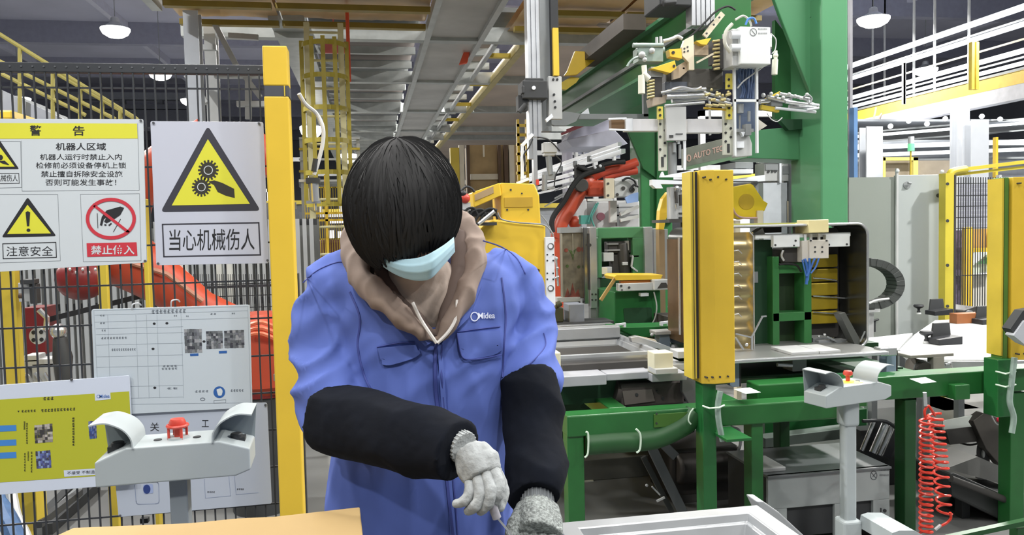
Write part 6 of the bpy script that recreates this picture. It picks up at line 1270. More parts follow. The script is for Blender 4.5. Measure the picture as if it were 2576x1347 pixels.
# ================================================================ far right hall
rl = pm('tube_housing', (226, 232, 238), .4, v=0, emit=.3)
t = empty('light_tube_line', 'long rows of white light tubes hung under the dark roof', 'lights', V(2300, 150, 18))
for a, b, r, m_ in ((2576, 17, .06, tubeglow), (2576, 60, .05, tubeglow), (2576, 127, .05, tubeglow), (2576, 158, .04, tubeglow), (2576, 48, .02, lgry), (2576, 98, .02, pcream), (2576, 143, .02, lgry), (2576, 172, .03, mgry)): build(yline(a, b, 16, 10, 24, r), 'light_tube' if m_ is tubeglow else 'tube_carrier', m_, t)
for x_, y_, Y_ in ((2196, 60, 24), (2300, 0, 20), (2352, 0, 19), (2438, 0, 18), (2226, 0, 24)):
    p = V(x_, 160, Y_); build(MB().box(p.x-.03, p.x+.03, Y_, Y_+.03, p.z-1.2, CZ-.01), 'drop_rod', lgry, t)
for x_ in (2273, 2272): build(MB().pb(x_, 158, x_+6, 262, 19, .05), 'drop_clip', wht, t)
T('crane_beam', 'yellow crane beam with grey girder under the light tubes', 'beam', 16, [
    ('yellow_drop', yel2, [('B', 2445, 105, 2452, 225, 0, .1), ('B', 2456, 105, 2463, 225, 0, .1)])])
cb = bpy.data.objects['crane_beam']
mb = MB(); p = V(2576, 195, 16); mb.box(p.x-.1, p.x+.1, 9, 24, p.z-.14, p.z+.14); build(mb, 'yellow_flange', M('crane_yellow', (204, 172, 70), .5), cb)
mb = MB(); p = V(2576, 226, 16); mb.box(p.x-.1, p.x+.2, 9, 24, p.z-.2, p.z+.16); build(mb, 'girder', M('girder_white', (176, 176, 180), .5), cb)
build(MB().tube(spline(vs((2204, 270, 21), (2200, 290, 21), (2190, 322, 21))), .03, 6).tube(spline(vs((2236, 270, 21), (2215, 290, 21), (2196, 322, 21))), .03, 6), 'hanging_cable', M('cable_tan', (150, 120, 90), .5), cb)
T('white_gallery', 'bright white gallery and lit conveyors at the far right behind the cabinets', 'gallery', 17, [
    ('gallery_floor', pm('gallery_white', (170, 174, 180), .5), [('B', 2140, 352, 2700, 366, 0, 1), ('B', 2140, 300, 2700, 306, .2, 8)]),
    ('lit_strip', M('strip_glow', (240, 246, 250), .5, var=0, emit=.8), [('R', (2140, 345), (2700, 300), -.2, 8), ('R', (2140, 372), (2700, 352), -.3, 12), ('R', (2140, 392), (2700, 372), -.3, 10)]),
    ('grey_strip', mgry, [('R', (2140, 336), (2700, 288), -.25, 4), ('R', (2140, 362), (2700, 318), -.35, 4), ('R', (2140, 405), (2700, 395), -.3, 5)]),
    ('gallery_wall', pm('gallery_wall_c', (150, 154, 162), .6), [('B', 2140, 366, 2700, 470, .5, .2)]),
    ('round_lamp', M('strip_glow'), [('L', 2240+k*46, 318-(k % 2)*10-k*3, -.5, 7) for k in range(7)]), ('gallery_post', lgry, [('G', 2500, 360, 2508, 0, .2)])])
post(2180, 2221, 318, 11.5, 'white steel column beside the blue pipe behind the green gantry', M('col_white', (168, 172, 178), .5, var=.02))
post(2412, 2440, 262, 11.5, 'white steel column in front of the bright gallery, beside the machine column', M('col_white')); post(2445, 2488, 300, 10.8, 'white machine column with dark vents left of the thin yellow post', M('col_white'))
one(MB().box(V(2153, 300, 9).x-.025, V(2153, 300, 9).x+.025, 9, 9.1, 0, V(2153, 270, 9).z), 'blue_pipe', 'thin blue pipe right beside the green gantry column', 'pipe', M('pipe_blue', (96, 136, 184), .5))
one(MB().box(V(2142, 300, 9.2).x-.018, V(2142, 300, 9.2).x+.018, 9.2, 9.25, 0, V(2142, -60, 9.2).z), 'grey_pipe', 'thin pale pipe along the edge of the green gantry column', 'pipe', pm('pipe_mauve', (150, 150, 156)))
one(MB().box(V(2508, 400, 8.5).x-.016, V(2508, 400, 8.5).x+.016, 8.5, 8.55, 0, V(2508, 345, 8.5).z), 'yellow_pole', 'thin yellow pole above the guard frame', 'pole', yel)
T('signal_tower', 'green lit signal tower on a thin pole above the grey cabinet', 'signal', 7.5, [
    ('green_lens', M('lens_green', (120, 220, 160), .4, var=0, emit=.8), [('C', (2292, 362), (2292, 380), 0, 9)]), ('white_cap', wht, [('C', (2292, 344), (2292, 362), 0, 8)]), ('pole', yel2, [('C', (2291, 380), (2290, 470), 0, 2.4)]), ('tower_foot', mgry, [('G', 2286, 458, 2296, -.03, .06)])])
T('yellow_doorway', 'yellow framed doorway far behind the signal tower', 'doorway', 14, [
    ('door_frame', M('frame_pale_yellow', (216, 200, 110), .5), [('B', 2222, 396, 2310, 404, 0, .1), ('G', 2222, 396, 2228, 0, .1), ('G', 2298, 396, 2310, 0, .1)]), ('dark_room', pm('room_brown', (150, 140, 124)), [('B', 2228, 404, 2298, 520, .2, .1), ('B', 2310, 404, 2410, 520, .2, .1)])])
# behind the gripper: cabinets and rails
T('pallet_electrics', 'grey electric boxes on a white frame behind the yellow polygon plate', 'cabinet', 7.6, [
    ('electric_box', lgry, [('B', 1922, 410, 1962, 456, 0, .2), ('B', 1966, 412, 1996, 456, 0, .2)], {'bev': .006}), ('box_glass', mgry, [('B', 1926, 414, 1958, 428, -.01, .01), ('B', 1970, 418, 1992, 438, -.01, .01)]),
    ('box_button', drk, hole((1934, 432, 3, -.01), (1944, 431, 3, -.01), (1952, 431, 3, -.01))), ('white_frame', wht, [('B', 1961, 408, 1966, 460, -.02, .05), ('B', 1915, 404, 2000, 409, -.02, .05)]),
    ('grey_door', pm('door_grey_blue', (190, 196, 202), .45), [('G', 1920, 460, 1980, .0, .3)]), ('grey_column', pm('column_slate', (140, 146, 150), .45), [('G', 1996, 396, 2014, -.1, .2)]), ('column_bolt', wht, [('D', 2005, 463, 4, -.12, .02)]),
    ('white_sheet', pm('sheet_bright', (240, 244, 244), .5), [('P', [(1908, 392), (1990, 370), (2000, 400), (2000, 412), (1908, 410)], .3, .05)]), ('cream_case', pcream, [('B', 1979, 506, 1996, 560, .0, .1)])])
T('board_stack', 'white and grey boards stacked on brackets behind the top of the central curtain', 'boards', 6.4, [
    ('board', wht, [('B', 1836, 426, 1895, 437, 0, .3), ('P', [(1838, 452), (1895, 444), (1925, 440), (1925, 456), (1838, 460)], 0, .3)], {'bev': .003}), ('grey_board', mgry, [('B', 1850, 408, 1895, 424, .05, .3)], {'bev': .003}), ('board_edge', drk, [('R', (1838, 442), (1890, 438), -.02, 3), ('R', (1845, 457), (1905, 457), -.02, 3)]), ('board_leg', mgry, [('G', 1900, 444, 1908, .1, .08)])])
T('polygon_plate', 'yellow many-sided plate on a pink edged arm right of the central curtain', 'plate', 5.6, [
    ('plate', M('plate_yellow', (214, 186, 36), .4, var=.08, sc=3), [('P', [(1836, 472), (1888, 462), (1895, 466), (1922, 506), (1932, 512), (1924, 530), (1905, 546), (1862, 553), (1836, 545)], 0, .06)], {'bev': .004}),
    ('edge_strip', M('strip_mauve', (186, 150, 140), .5), [('S', [(1840, 484), (1842, 520), (1860, 546), (1905, 549)], -.02, 3)]), ('dark_pad', M('pad_olive', (176, 146, 30), .5), [('D', 1878, 508, 20, -.003, .004)]), ('plate_arm', pcream, [('B', 1906, 530, 1920, 566, -.02, .06), ('G', 1850, 555, 1862, 0, .05)])])
T('tub_top_frame', 'yellow green edge frame running over the top of the stainless tub', 'frame', TY+.12, [
    ('edge_bar', M('edge_yellow_green', (190, 190, 110), .45), [('R', (1842, 566), (2020, 563), 0, 6)]), ('dark_slot', pdark, [('B', 1922, 572, 1966, 586, .02, .05), ('B', 2006, 570, 2020, 590, .02, .05)]), ('white_bar', lgry, [('P', [(1845, 592), (1900, 586), (1918, 574), (1925, 590), (1895, 598)], -.02, .06)])])
# far filler: hall machinery between things
rnd = random.Random(4)
cols = [pm('far_white', (206, 208, 210), .6), pm('far_grey', (150, 154, 160), .6), pm('far_dark', (92, 94, 98), .6), pm('far_yellow', (206, 184, 70), .6), pm('far_green', (74, 120, 84), .6)]
spots = [(470, 30, 'grey'), (600, 26, 'pale'), (700, 22, 'yellow-striped'), (860, 26, 'dark'), (960, 20, 'white'), (1080, 24, 'green-topped'), (1250, 20, 'grey'), (1400, 17, 'white'), (1520, 21, 'dark'), (1640, 18.5, 'pale'), (1780, 16, 'grey'), (1900, 13.5, 'white'), (2040, 18, 'dark'), (2250, 22, 'pale'), (2400, 20, 'grey'), (2560, 18, 'white')]
near = ['behind the fence corner', 'behind the fence post', 'past the yellow post', 'past the ladder', 'behind the worker\'s ear', 'behind the worker\'s head', 'behind the yellow machine', 'behind the aluminium upright', 'behind the orange robot', 'behind the green far column', 'behind the central curtain', 'behind the polygon plate', 'behind the gantry column', 'behind the wall cabinet', 'behind the guard frame', 'behind the edge curtain']
for (px_, Y_, w_), nr in zip(spots, near):
    h_ = rnd.uniform(1.5, 2.4); p = V(px_, 600, Y_); t = empty('hall_machine', 'distant %s production machine %s' % (w_, nr), 'machine', (p.x, Y_+.5, 0))
    build(MB().box(p.x-1.1, p.x+1.1, Y_, Y_+1.4, .1, h_), 'machine_body', cols[rnd.randrange(3)], t, bev=.02)
    for k in range(4):
        x_ = p.x-1.0+k*.52; build(MB().box(x_, x_+.4, Y_-.04, Y_, .5+rnd.random()*.3, h_-.2-rnd.random()*.3), 'access_panel', cols[rnd.randrange(5)], t, bev=.01)
    build(MB().box(p.x-1.1, p.x+1.1, Y_-.1, Y_-.04, h_-.06, h_+.04), 'machine_rail', cols[3] if rnd.random() < .4 else cols[0], t)
    for x_ in (p.x-1, p.x+.9): build(MB().box(x_, x_+.1, Y_+.1, Y_+.2, 0, h_+1.2), 'machine_post', cols[0], t)
    build(MB().box(p.x-1, p.x+1, Y_+.1, Y_+.2, h_+1.1, h_+1.2), 'machine_header', cols[0], t)
# ================================================================ the worker
def proj(p):
    d = Vector(p)-CAM; w_ = d.dot(f_); return CX+FOC*d.dot(r_)/w_, CY-FOC*d.dot(u_)/w_
def remeshed(mb, voxel, it=4, cut=None):
    me = bpy.data.meshes.new('tmp'); me.from_pydata([tuple(v) for v in mb.v], [], mb.f); me.update()
    bm = bmesh.new(); bm.from_mesh(me); bmesh.ops.remove_doubles(bm, verts=bm.verts, dist=1e-6); bmesh.ops.recalc_face_normals(bm, faces=bm.faces); bm.to_mesh(me); bm.free()
    o = bpy.data.objects.new('tmp', me); COL.objects.link(o)
    r = o.modifiers.new('r', 'REMESH'); r.mode = 'VOXEL'; r.voxel_size = voxel
    s = o.modifiers.new('s', 'SMOOTH'); s.iterations = it; s.factor = .5
    dg = bpy.context.evaluated_depsgraph_get(); m2 = bpy.data.meshes.new_from_object(o.evaluated_get(dg))
    bpy.data.objects.remove(o); return m2
def displaced(me, fn):
    n = len(me.vertices); co = np.empty(n*3); me.vertices.foreach_get('co', co); no = np.empty(n*3); me.vertices.foreach_get('normal', no)
    co = co.reshape(-1, 3); no = no.reshape(-1, 3); out = np.array([fn(Vector(c)) for c in co])
    me.vertices.foreach_set('co', (co+no*out[:, None]).ravel()); me.update()
def meshobj(me, name, mat, parent):
    org = ORG[parent.name]; me.transform(Matrix.Translation(-org)); me.materials.clear(); me.materials.append(mat)
    for p in me.polygons: p.use_smooth = True
    me.name = name; o = bpy.data.objects.new(name, me); COL.objects.link(o); o.parent = parent; ORG[o.name] = org; return o
def loft(mb, rings):    # rings of equal length, capped
    n = len(rings[0]); vs_ = [p for r in rings for p in r]
    fs = [(i*n+k, i*n+(k+1) % n, (i+1)*n+(k+1) % n, (i+1)*n+k) for i in range(len(rings)-1) for k in range(n)] + [tuple(reversed(range(n))), tuple((len(rings)-1)*n+k for k in range(n))]
    mb.add(vs_, fs)
PY = 1.55
pc_ = V(1060, 1000, PY)
man = empty('person', 'person in a blue work coat, face mask and gloves bending over the bench', 'person', (pc_.x, PY, 0))
coat_m = M('coat_blue', (86, 104, 174), .8, spec=.2, var=.05, sc=5, bump=.04); coat_d = M('coat_seam', (58, 70, 140), .75, var=.04)
slv_m = M('sleeve_black', (13, 17, 26), .9, spec=.15, var=.12, sc=20, bump=.2); glv_m = M('glove_grey', (160, 164, 165), .9, var=.1, sc=60, bump=.5)
skin = M('skin', (196, 148, 128), .5, var=.03); hoodm_ = M('hoodie_taupe', (134, 118, 108), .9, var=.06, sc=14, bump=.15)
hoodd = M('hoodie_inner_shade', (92, 78, 72), .9, var=.08, sc=14); shirt_m = M('shirt_beige', (162, 148, 138), .9, var=.05, sc=30, bump=.2)
hair_m = M('hair_black', (30, 30, 31), .62, spec=.25, var=.1, sc=8); mask_m = M('mask_blue', (156, 188, 200), .7, var=.02, sc=40, bump=.05)
trou = M('trousers_dark', (44, 48, 62), .85, var=.06)
def torso_rings(rows, grow=0.):
    rg = []
    for py, xl_, xr_, df, db in rows:
        a, b = V(xl_, py, PY), V(xr_, py, PY); c = (a+b)/2; w_ = (b.x-a.x)/2+grow; ring = []
        for k in range(32):
            t_ = 2*PI*k/32; cs, sn = math.cos(t_), math.sin(t_); e = .82
            ring.append(Vector((c.x+w_*math.copysign(abs(cs)**e, cs), PY+(df+grow if sn < 0 else db+grow)*math.copysign(abs(sn)**e, sn), c.z)))
        rg.append(ring)
    return rg
rows = [(622, 930, 1185, .03, .06), (648, 872, 1236, .06, .085), (680, 825, 1285, .085, .1), (720, 812, 1310, .105, .11), (770, 820, 1322, .12, .12), (850, 845, 1310, .132, .12),
        (950, 858, 1282, .138, .12), (1050, 855, 1272, .138, .12), (1150, 835, 1278, .14, .13), (1250, 824, 1284, .145, .135), (1370, 820, 1290, .15, .14), (1500, 815, 1296, .15, .145), (1700, 806, 1306, .155, .15)]
mb = MB(); loft(mb, torso_rings(rows))
def tubeP(mb, pts, n=20): mb.tube([V(*q[:3]) for q in pts], [q[3] for q in pts], n)
def arm(pts, n=20, sub=5):
    P_ = spline([V(*q[:3]) for q in pts], sub); R2 = [Vector((q[3], 0, 0)) for q in pts]; R2 = [v.x for v in spline(R2, sub)]
    return P_, R2
for pts in ([(890, 690, 1.57, .05), (850, 706, 1.565, .056), (822, 780, 1.555, .058), (818, 870, 1.53, .062), (822, 960, 1.49, .062), (838, 1030, 1.44, .058), (866, 1058, 1.40, .05)],
            [(1225, 680, 1.57, .05), (1270, 700, 1.57, .055), (1314, 775, 1.56, .058), (1332, 860, 1.53, .056), (1338, 930, 1.475, .055), (1338, 985, 1.43, .05)]):
    P_, R2 = arm(pts); mb.tube(P_, R2, 20)
me = remeshed(mb, .0075, 6)
def fold(p):
    x, y = proj(p)
    side = 0.
    if x < 880 and y < 1120: side = min(1, (880-x)/60)
    if x > 1275: side = min(1, (x-1275)/40)
    n1 = noise.noise(Vector((p.x*17, p.y*9, p.z*3.2)))                      # long hanging folds
    n2 = noise.noise(Vector((p.x*7+p.z*9, p.y*6, p.z*17-p.x*13)))            # slanting sleeve folds
    n3 = noise.noise(Vector((p.x*30, p.y*30, p.z*22)))
    r1 = (1-abs(n1)*2.2); r2 = (1-abs(n2)*2.6)
    ch = max(0, 1-abs(y-900)/200)
    return (1-side)*(.011*r1*(.45+.55*min(1, max(0, (y-820)/200)))+.006*ch*r2)+side*.012*r2+.0009*n3-.004
displaced(me, fold)
coat = meshobj(me, 'work_coat', coat_m, man)
bvh = BVHTree.FromPolygons([v.co+ORG['person'] for v in me.vertices], [tuple(p.vertices) for p in me.polygons])
def onc(px, py, off=.002, fb=1.42):
    d = ray(px, py).normalized(); h = bvh.ray_cast(CAM, d)
    if h[0] is None: return V(px, py, fb)
    return h[0]-d*off
def seam(pts, w_=.0014, off=.0008, m_=coat_d, nm='seam', sub=8):
    q = spline([Vector((a, b, 0)) for a, b in pts], sub)
    build(MB().tube([onc(p.x, p.y, off) for p in q], w_, 5), nm, m_, coat, smooth=True)
def patch(quad, nm, mat, off=.004, n=10, th=.003, rnd_=None):
    tl, tr, br, bl = [Vector(q) for q in quad]; mbp = MB(); top = []; bot = []
    for j in range(n+1):
        for i in range(n+1):
            u, v = i/n, j/n; q = (tl*(1-u)+tr*u)*(1-v)+(bl*(1-u)+br*u)*v
            if rnd_ and v > .6: q = q+Vector((0, -rnd_*((abs(u-.5)*2)**4)))
            top.append(onc(q.x, q.y, off)); bot.append(onc(q.x, q.y, off-th-.002))
    m_ = (n+1)*(n+1); fs = []
    for j in range(n):
        for i in range(n):
            a = j*(n+1)+i; fs += [(a, a+1, a+n+2, a+n+1), (a+m_, a+n+1+m_, a+n+2+m_, a+1+m_)]
    ed = [(j, j+1) for j in range(n)]+[(j*(n+1)+n, (j+1)*(n+1)+n) for j in range(n)]+[(n*(n+1)+j+1, n*(n+1)+j) for j in range(n)]+[((j+1)*(n+1), j*(n+1)) for j in range(n)]
    fs += [(a, a+m_, b+m_, b) for a, b in ed]
    return build(mbp.add(top+bot, fs), nm, mat, coat, smooth=True, ang=50)
patch([(1150, 838), (1258, 832), (1262, 892), (1160, 908)], 'pocket_flap', coat_m, .005, rnd_=10)
patch([(950, 876), (1046, 868), (1058, 898), (962, 926)], 'pocket_flap', coat_m, .005, rnd_=8)
seam([(1150, 838), (1158, 885), (1172, 904), (1215, 902), (1262, 893)], .0012, .0065); seam([(1150, 836), (1205, 828), (1258, 822)], .0012, .002); seam([(948, 874), (1000, 864), (1044, 862)], .0012, .002)
# front placket
seam([(1097, 868), (1094, 930), (1098, 1000), (1110, 1090), (1122, 1180), (1130, 1260), (1140, 1347), (1146, 1420)], .004, .0015)
patch([(1100, 866), (1112, 868), (1152, 1420), (1138, 1420)], 'front_placket', coat_m, .004, n=16)
seam([(1112, 868), (1110, 930), (1116, 1010), (1130, 1130), (1144, 1250), (1152, 1347)], .0016, .003)
seam([(762, 712), (800, 680), (852, 660), (880, 668), (900, 690), (925, 760)], .0014, .001); seam([(1215, 606), (1262, 622), (1300, 650), (1322, 690)], .0014, .001)
seam([(880, 735), (905, 800), (900, 870), (915, 940), (935, 985)], .0022, .0005); seam([(1262, 700), (1272, 790), (1268, 870), (1264, 950)], .0022, .0005)
seam([(1368, 838), (1372, 870), (1345, 905), (1330, 918)], .0012, .001)
patch([(1178, 722), (1212, 718), (1180, 800), (1112, 866)], 'coat_collar', coat_m, .01, th=.006); patch([(884, 690), (915, 700), (1086, 862), (1070, 872)], 'coat_collar', coat_m, .008, th=.006)
# chest emblem
mb = MB(); Pe = lambda a, b: onc(a, b, .0035); ringp(mb, 1194, 797, 10.5, 12, 2.4, Pe, 26); rtext(mb, 'Midea', 1203, 787, 1245, 802, Pe, sl=-.03, bold=.015)
build(mb, 'coat_emblem', M('emblem_white', (225, 230, 245), .6, var=0), coat)
# arm covers
for nm_, pts, cuffs in (('l', [(828, 1042, 1.432, .061), (862, 1058, 1.405, .0625), (940, 1078, 1.355, .061), (1030, 1102, 1.30, .059), (1100, 1122, 1.255, .0555), (1152, 1138, 1.225, .051)], 0),
                        ('r', [(1337, 968, 1.447, .058), (1340, 1000, 1.425, .0575), (1344, 1080, 1.39, .054), (1350, 1160, 1.345, .0535), (1350, 1225, 1.30, .051), (1350, 1262, 1.275, .044)], 0)):
    P_, R2 = arm(pts, sub=8); mb = MB().tube(P_, R2, 26); me = remeshed(mb, .005, 3)
    sd = 3.1 if nm_ == 'l' else 8.7
    ax = (P_[-1]-P_[0]).normalized()
    displaced(me, lambda p: .007*(1-abs(noise.noise(Vector((p.x*9+sd, p.y*7, p.z*11+p.x*5))))*2.4)+.0008*noise.noise(p*70)-.003)
    meshobj(me, 'arm_cover', slv_m, man)
# gloves: palm and fingers grown as one surface each
def hand(nm, palm, fingers, cuff, mat, cufm=None, voxel=.0032):
    mb = MB()
    for p in palm: mb.tube([V(*q[:3]) for q in p], [q[3] for q in p], 14)
    me = remeshed(mb, voxel, 2)
    mb = MB(); mb.v = [v.co.copy() for v in me.vertices]; mb.f = [tuple(p.vertices) for p in me.polygons]
    for f in fingers:
        P_, R2 = arm(f, sub=5); m2 = MB(); m2.tube([P_[0]-(P_[1]-P_[0])*2]+P_, [R2[0]]+R2, 14); m2.ball(P_[-1], R2[-1]*.99, nu=14, nv=9)
        for q in f[1:-1]: m2.ball(V(*q[:3]), q[3]*1.09, nu=14, nv=9)         # knuckles
        m3 = remeshed(m2, .0022, 2); mb.add([v.co.copy() for v in m3.vertices], [tuple(p.vertices) for p in m3.polygons])
    me = bpy.data.meshes.new(nm); me.from_pydata(mb.v, [], mb.f); me.update()
    displaced(me, lambda p: .0007*noise.noise(p*160)+.0006*noise.noise(p*60)); o = meshobj(me, nm, mat, man)
    P_, R2 = arm(cuff, sub=4); mb = MB()
    mb.tube(P_, R2, 24)
    for k in range(24):      # knitted ribs
        a = 2*PI*k/24; t_ = (P_[-1]-P_[0]).normalized(); x = t_.orthogonal().normalized(); y = t_.cross(x)
        mb.tube([p+(x*math.cos(a)+y*math.sin(a))*r for p, r in zip(P_, R2)], .0018, 4)
    build(mb, 'glove_cuff', cufm, o, smooth=True, ang=60)
# gripping hand: back of the hand towards the camera, fingers curled round the knife handle
hand('glove', [[(1178, 1128, 1.215, .022), (1196, 1162, 1.2, .027), (1212, 1198, 1.185, .0225)], [(1200, 1128, 1.21, .017), (1228, 1160, 1.195, .020), (1238, 1188, 1.185, .015)], [(1172, 1150, 1.215, .019), (1182, 1185, 1.2, .021), (1190, 1212, 1.19, .015)]],
     [[(1238, 1178, 1.187, .0105), (1253, 1214, 1.168, .0098), (1252, 1246, 1.162, .009), (1240, 1270, 1.172, .0078)],
      [(1222, 1192, 1.182, .0105), (1234, 1232, 1.16, .0098), (1228, 1266, 1.157, .009), (1210, 1286, 1.168, .0078)],
      [(1202, 1202, 1.182, .0102), (1208, 1242, 1.163, .0096), (1197, 1272, 1.16, .0088), (1178, 1286, 1.172, .0076)],
      [(1184, 1206, 1.19, .0095), (1182, 1240, 1.173, .0088), (1168, 1262, 1.17, .008), (1148, 1268, 1.178, .007)],
      [(1212, 1150, 1.2, .0115), (1246, 1188, 1.2, .0105), (1266, 1236, 1.19, .0096), (1258, 1276, 1.18, .0084)]],
     [(1146, 1114, 1.24, .024), (1168, 1128, 1.223, .0245)], glv_m, glv_m)
hand('glove', [[(1352, 1262, 1.28, .026), (1350, 1300, 1.25, .034), (1350, 1345, 1.225, .036)], [(1326, 1275, 1.27, .018), (1318, 1315, 1.245, .022), (1318, 1350, 1.225, .021)], [(1378, 1275, 1.27, .018), (1384, 1315, 1.245, .021), (1386, 1350, 1.225, .020)]],
     [[(1316, 1350, 1.225, .0115), (1308, 1395, 1.2, .0105), (1304, 1430, 1.19, .010), (1306, 1452, 1.195, .0088)],
      [(1340, 1360, 1.22, .012), (1336, 1408, 1.19, .011), (1334, 1450, 1.18, .0105), (1336, 1476, 1.185, .009)],
      [(1364, 1360, 1.22, .012), (1366, 1406, 1.19, .011), (1366, 1446, 1.18, .0102), (1368, 1470, 1.185, .009)],
      [(1388, 1352, 1.225, .011), (1394, 1392, 1.2, .010), (1398, 1424, 1.19, .0092), (1398, 1446, 1.195, .008)],
      [(1318, 1285, 1.26, .014), (1296, 1318, 1.235, .0125), (1286, 1358, 1.215, .0115), (1290, 1392, 1.2, .010)]],
     [(1352, 1238, 1.29, .0265), (1352, 1276, 1.268, .0275)], M('glove_speckled', (150, 156, 154), .9, var=.3, sc=240, bump=.6), M('cuff_grey', (104, 108, 112), .9, var=.1, sc=80))
kn = T('utility_knife', 'thin steel hand tool with pale grip held in the grey glove', 'tool', 1.165, [
    ('grip', M('grip_grey', (150, 148, 156), .6), [('C', (1226, 1240), (1250, 1304), 0, 12)]), ('blade', alu, [('R', (1248, 1300), (1300, 1362), 0, 5, 2)])])
# head: skull, jaw, nose, ears and neck in one skin surface with the torso, arms and legs beneath the clothes
HC = V(1014, 520, 1.425)
mb = MB(); tilt = Matrix.Rotation(math.radians(-48), 3, 'X')
mb.ball(HC, .083, .1, .108, R=tilt); fc = V(1046, 628, 1.41)
mb.ball(fc, .056, .048, .058, R=tilt); mb.ball(V(1056, 660, 1.40), .034, .03, .032)            # face, jaw
mb.tube([V(1072, 610, 1.375), V(1076, 648, 1.352)], [.008, .013], 10)                            # nose
for a in ((885, 560, 1.44), (1143, 556, 1.44)): mb.ball(V(*a), .01, .02, .03)                    # ears
mb.tube([V(1030, 600, 1.46), V(1040, 700, 1.55)], [.055, .06], 16)                               # neck
loft(mb, torso_rings([(r[0]+6, r[1]+26, r[2]-26, r[3]*.7, r[4]*.7) for r in rows[:11]]))
for pts in ([(860, 710, 1.57, .038), (820, 870, 1.53, .04), (842, 1040, 1.43, .036), (1030, 1102, 1.3, .034), (1140, 1124, 1.235, .016)], [(1260, 705, 1.57, .038), (1325, 860, 1.53, .038), (1340, 990, 1.43, .034), (1350, 1160, 1.34, .032), (1351, 1270, 1.27, .022)]):
    P_, R2 = arm(pts); mb.tube(P_, R2, 14)
hx, hy = V(1055, 1347, PY).x, PY
for s in (-1, 1): mb.tube([(hx+s*.085, hy, .82), (hx+s*.09, hy+.01, .5), (hx+s*.095, hy+.03, .1)], [.08, .058, .036], 16)
meshobj(remeshed(mb, .008, 3), 'body', skin, man)
for s in (-1, 1):
    mb = MB(); mb.tube([(hx+s*.08, hy, .86), (hx+s*.09, hy+.01, .5), (hx+s*.095, hy+.03, .09)], [.1, .078, .062], 20); build(mb, 'trouser_leg', trou, man, smooth=True)
    mb = MB().box(hx+s*.095-.045, hx+s*.095+.045, hy-.17, hy+.1, 0, .028); mb.ball((hx+s*.095, hy-.08, .03), .044, .095, .05); mb.ball((hx+s*.095, hy+.04, .05), .044, .06, .06)
    mb.v = [Vector((v.x, v.y, max(v.z, 0))) for v in mb.v]; build(mb, 'shoe', blk, man, smooth=True, bev=.004)
# hoodie
mb = MB(); P_, R2 = arm([(1000, 590, 1.62, .03), (905, 590, 1.56, .027), (893, 625, 1.52, .024), (900, 672, 1.475, .025), (930, 722, 1.437, .024), (985, 776, 1.41, .021), (1045, 826, 1.395, .016), (1094, 862, 1.392, .006)], sub=6); mb.tube(P_, R2, 16)
P_, R2 = arm([(1000, 590, 1.62, .03), (1140, 560, 1.57, .026), (1182, 590, 1.53, .022), (1196, 640, 1.487, .022), (1186, 700, 1.45, .021), (1160, 760, 1.42, .019), (1130, 815, 1.4, .014), (1099, 862, 1.392, .006)], sub=6); mb.tube(P_, R2, 16)
me = remeshed(mb, .005, 3); displaced(me, lambda p: .006*(1-abs(noise.noise(Vector((p.x*30-p.z*10, p.y*26, p.z*10))))*2.4)-.003); meshobj(me, 'hood', hoodm_, man)
mb = MB(); P_, R2 = arm([(925, 640, 1.53, .02), (945, 680, 1.49, .02), (985, 735, 1.45, .018), (1040, 790, 1.425, .015), (1088, 850, 1.405, .006)], sub=5); mb.tube(P_, R2, 12)
P_, R2 = arm([(1150, 590, 1.53, .02), (1160, 650, 1.49, .02), (1146, 715, 1.45, .018), (1124, 780, 1.425, .014), (1100, 850, 1.405, .006)], sub=5); mb.tube(P_, R2, 12)
me = remeshed(mb, .005, 3); meshobj(me, 'hood_inner_shade', hoodd, man)  # inner layer of the hood, its shade put into the darker brown
mb = MB(); mb.ball(V(1062, 752, 1.485), .072, .07, .085); mb.ball(V(1058, 700, 1.475), .062, .055, .05)
me = remeshed(mb, .005, 3); displaced(me, lambda p: .002*(1-abs(noise.noise(Vector((p.x*26, p.y*20, p.z*7))))*2)); meshobj(me, 'shirt', shirt_m, man)
for pts in ([(1038, 762, 1.395), (1056, 800, 1.385), (1078, 835, 1.378), (1098, 864, 1.376)], [(1150, 756, 1.405), (1146, 800, 1.39), (1128, 835, 1.38), (1100, 864, 1.376)]):
    build(MB().tube(spline([V(*q) for q in pts], 6), .0032, 6), 'drawstring', M('string_cream', (204, 200, 196), .7, var=.05), man, smooth=True)
# mask
top = [(958, 636), (985, 646), (1015, 652), (1045, 650), (1070, 643), (1095, 630), (1120, 614), (1142, 596)]
bot = [(964, 672), (985, 686), (1010, 698), (1035, 705), (1060, 707), (1086, 700), (1116, 668), (1145, 634)]
yv = [1.385, 1.36, 1.342, 1.33, 1.32, 1.316, 1.345, 1.385]
tp = spline([Vector((a, b, y)) for (a, b), y in zip(top, yv)], 4); bp = spline([Vector((a, b, y+.004)) for (a, b), y in zip(bot, yv)], 4)
mb = MB(); m_ = len(tp); nr = 10; fr = []; bk = []
for j in range(nr+1):
    for i in range(m_):
        v = j/nr; q = tp[i]*(1-v)+bp[i]*v; b_ = .012*math.sin(v*PI)+.0016*math.sin(v*PI*7)
        fr.append(V(q.x, q.y, q.z-b_)); bk.append(V(q.x, q.y, q.z-b_+.003))
fs = []; N_ = m_*(nr+1)
for j in range(nr):
    for i in range(m_-1):
        a = j*m_+i; fs += [(a, a+1, a+m_+1, a+m_), (a+N_, a+m_+N_, a+m_+1+N_, a+1+N_)]
build(mb.add(fr+bk, fs), 'face_mask', mask_m, man, smooth=True, ang=70)
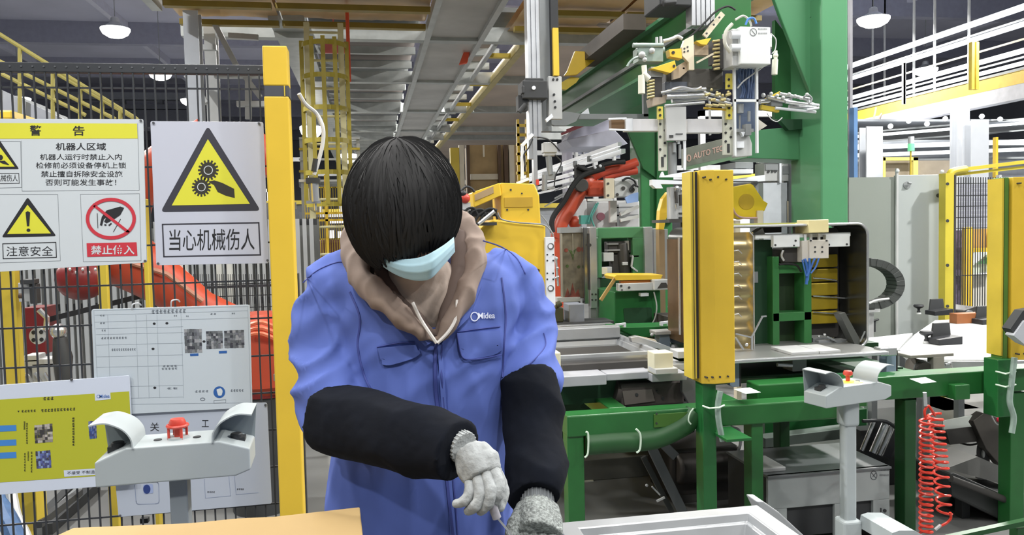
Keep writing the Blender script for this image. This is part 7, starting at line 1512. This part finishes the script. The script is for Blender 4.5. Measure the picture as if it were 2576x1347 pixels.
build(MB().tube([V(1142, 598, 1.4), V(1146, 575, 1.42), V(1140, 550, 1.45)], .0015, 6).tube([V(960, 640, 1.405), V(930, 610, 1.43), V(900, 570, 1.45)], .0015, 6), 'mask_loop', wht, man)
# hair
B_ = [(850, 560), (868, 560), (884, 612), (905, 655), (930, 690), (948, 700), (962, 668), (975, 656), (990, 668), (1005, 692), (1018, 672), (1032, 655), (1050, 664), (1066, 640), (1080, 652), (1094, 632), (1108, 640), (1124, 612), (1140, 602), (1152, 575), (1160, 540), (1180, 530)]
def bound(x):
    if x <= B_[0][0]: return B_[0][1]
    for (a, b), (c, d) in zip(B_[:-1], B_[1:]):
        if a <= x <= c: return b+(d-b)*(x-a)/(c-a)
    return B_[-1][1]
HR = Vector((.1, .108, .120)); HC2 = V(1013, 520, 1.425); tl = Matrix.Rotation(math.radians(-14), 3, 'X') @ Matrix.Rotation(math.radians(3), 3, 'Y')
def hs(th, ph, k=1.):      # polar about the crown
    d = Vector((math.sin(th)*math.cos(ph), math.sin(th)*math.sin(ph), math.cos(th))); d = Matrix.Rotation(math.radians(28), 3, 'X') @ Matrix.Rotation(math.radians(-8), 3, 'Y') @ d
    return HC2+tl @ Vector((d.x*HR.x, d.y*HR.y, d.z*HR.z))*k
mb = MB(); nu, nv = 56, 40; g = [[hs(PI*.93*j/nv, 2*PI*i/nu, .985+.02*noise.noise(Vector((i*.5, j*.06, 2)))) for i in range(nu)] for j in range(nv+1)]
fl = [p for r in g for p in r]; fs = []
for j in range(nv):
    for i in range(nu):
        q = (j*nu+i, (j+1)*nu+i, (j+1)*nu+(i+1) % nu, j*nu+(i+1) % nu); c = sum((fl[k] for k in q), Vector())/4; x, y = proj(c)
        if c.y < HC2.y+.045 and y > bound(x)-26: continue
        fs.append(q)
mb.add(fl, fs); rh = random.Random(11)
for k in range(2600):
    ph = rh.uniform(0, 2*PI); th = rh.uniform(.02, 1.9)**1.0; ln = rh.uniform(.5, 1.1); w_ = rh.uniform(.0012, .0036); lift = rh.uniform(1.0, 1.03); ph0 = ph; pts = []; bend = rh.uniform(-.25, .25)
    ex = rh.gauss(-2, 11)
    for s in range(9):
        t_ = th+ln*s/8
        if t_ > 2.75: break
        p = hs(t_, ph0+bend*(s/8)**2, lift+.012*math.sin(s/8*PI)); x, y = proj(p)
        if p.y < HC2.y+.05 and y > bound(x)+ex: break
        pts.append(p)
    if len(pts) < 3: continue
    rs = [w_*math.sin(PI*(.12+.88*i/(len(pts)-1)))**.6+.0002 for i in range(len(pts))]; mb.tube(pts, rs, 4)
build(mb, 'hair', hair_m, man, smooth=True, ang=80)
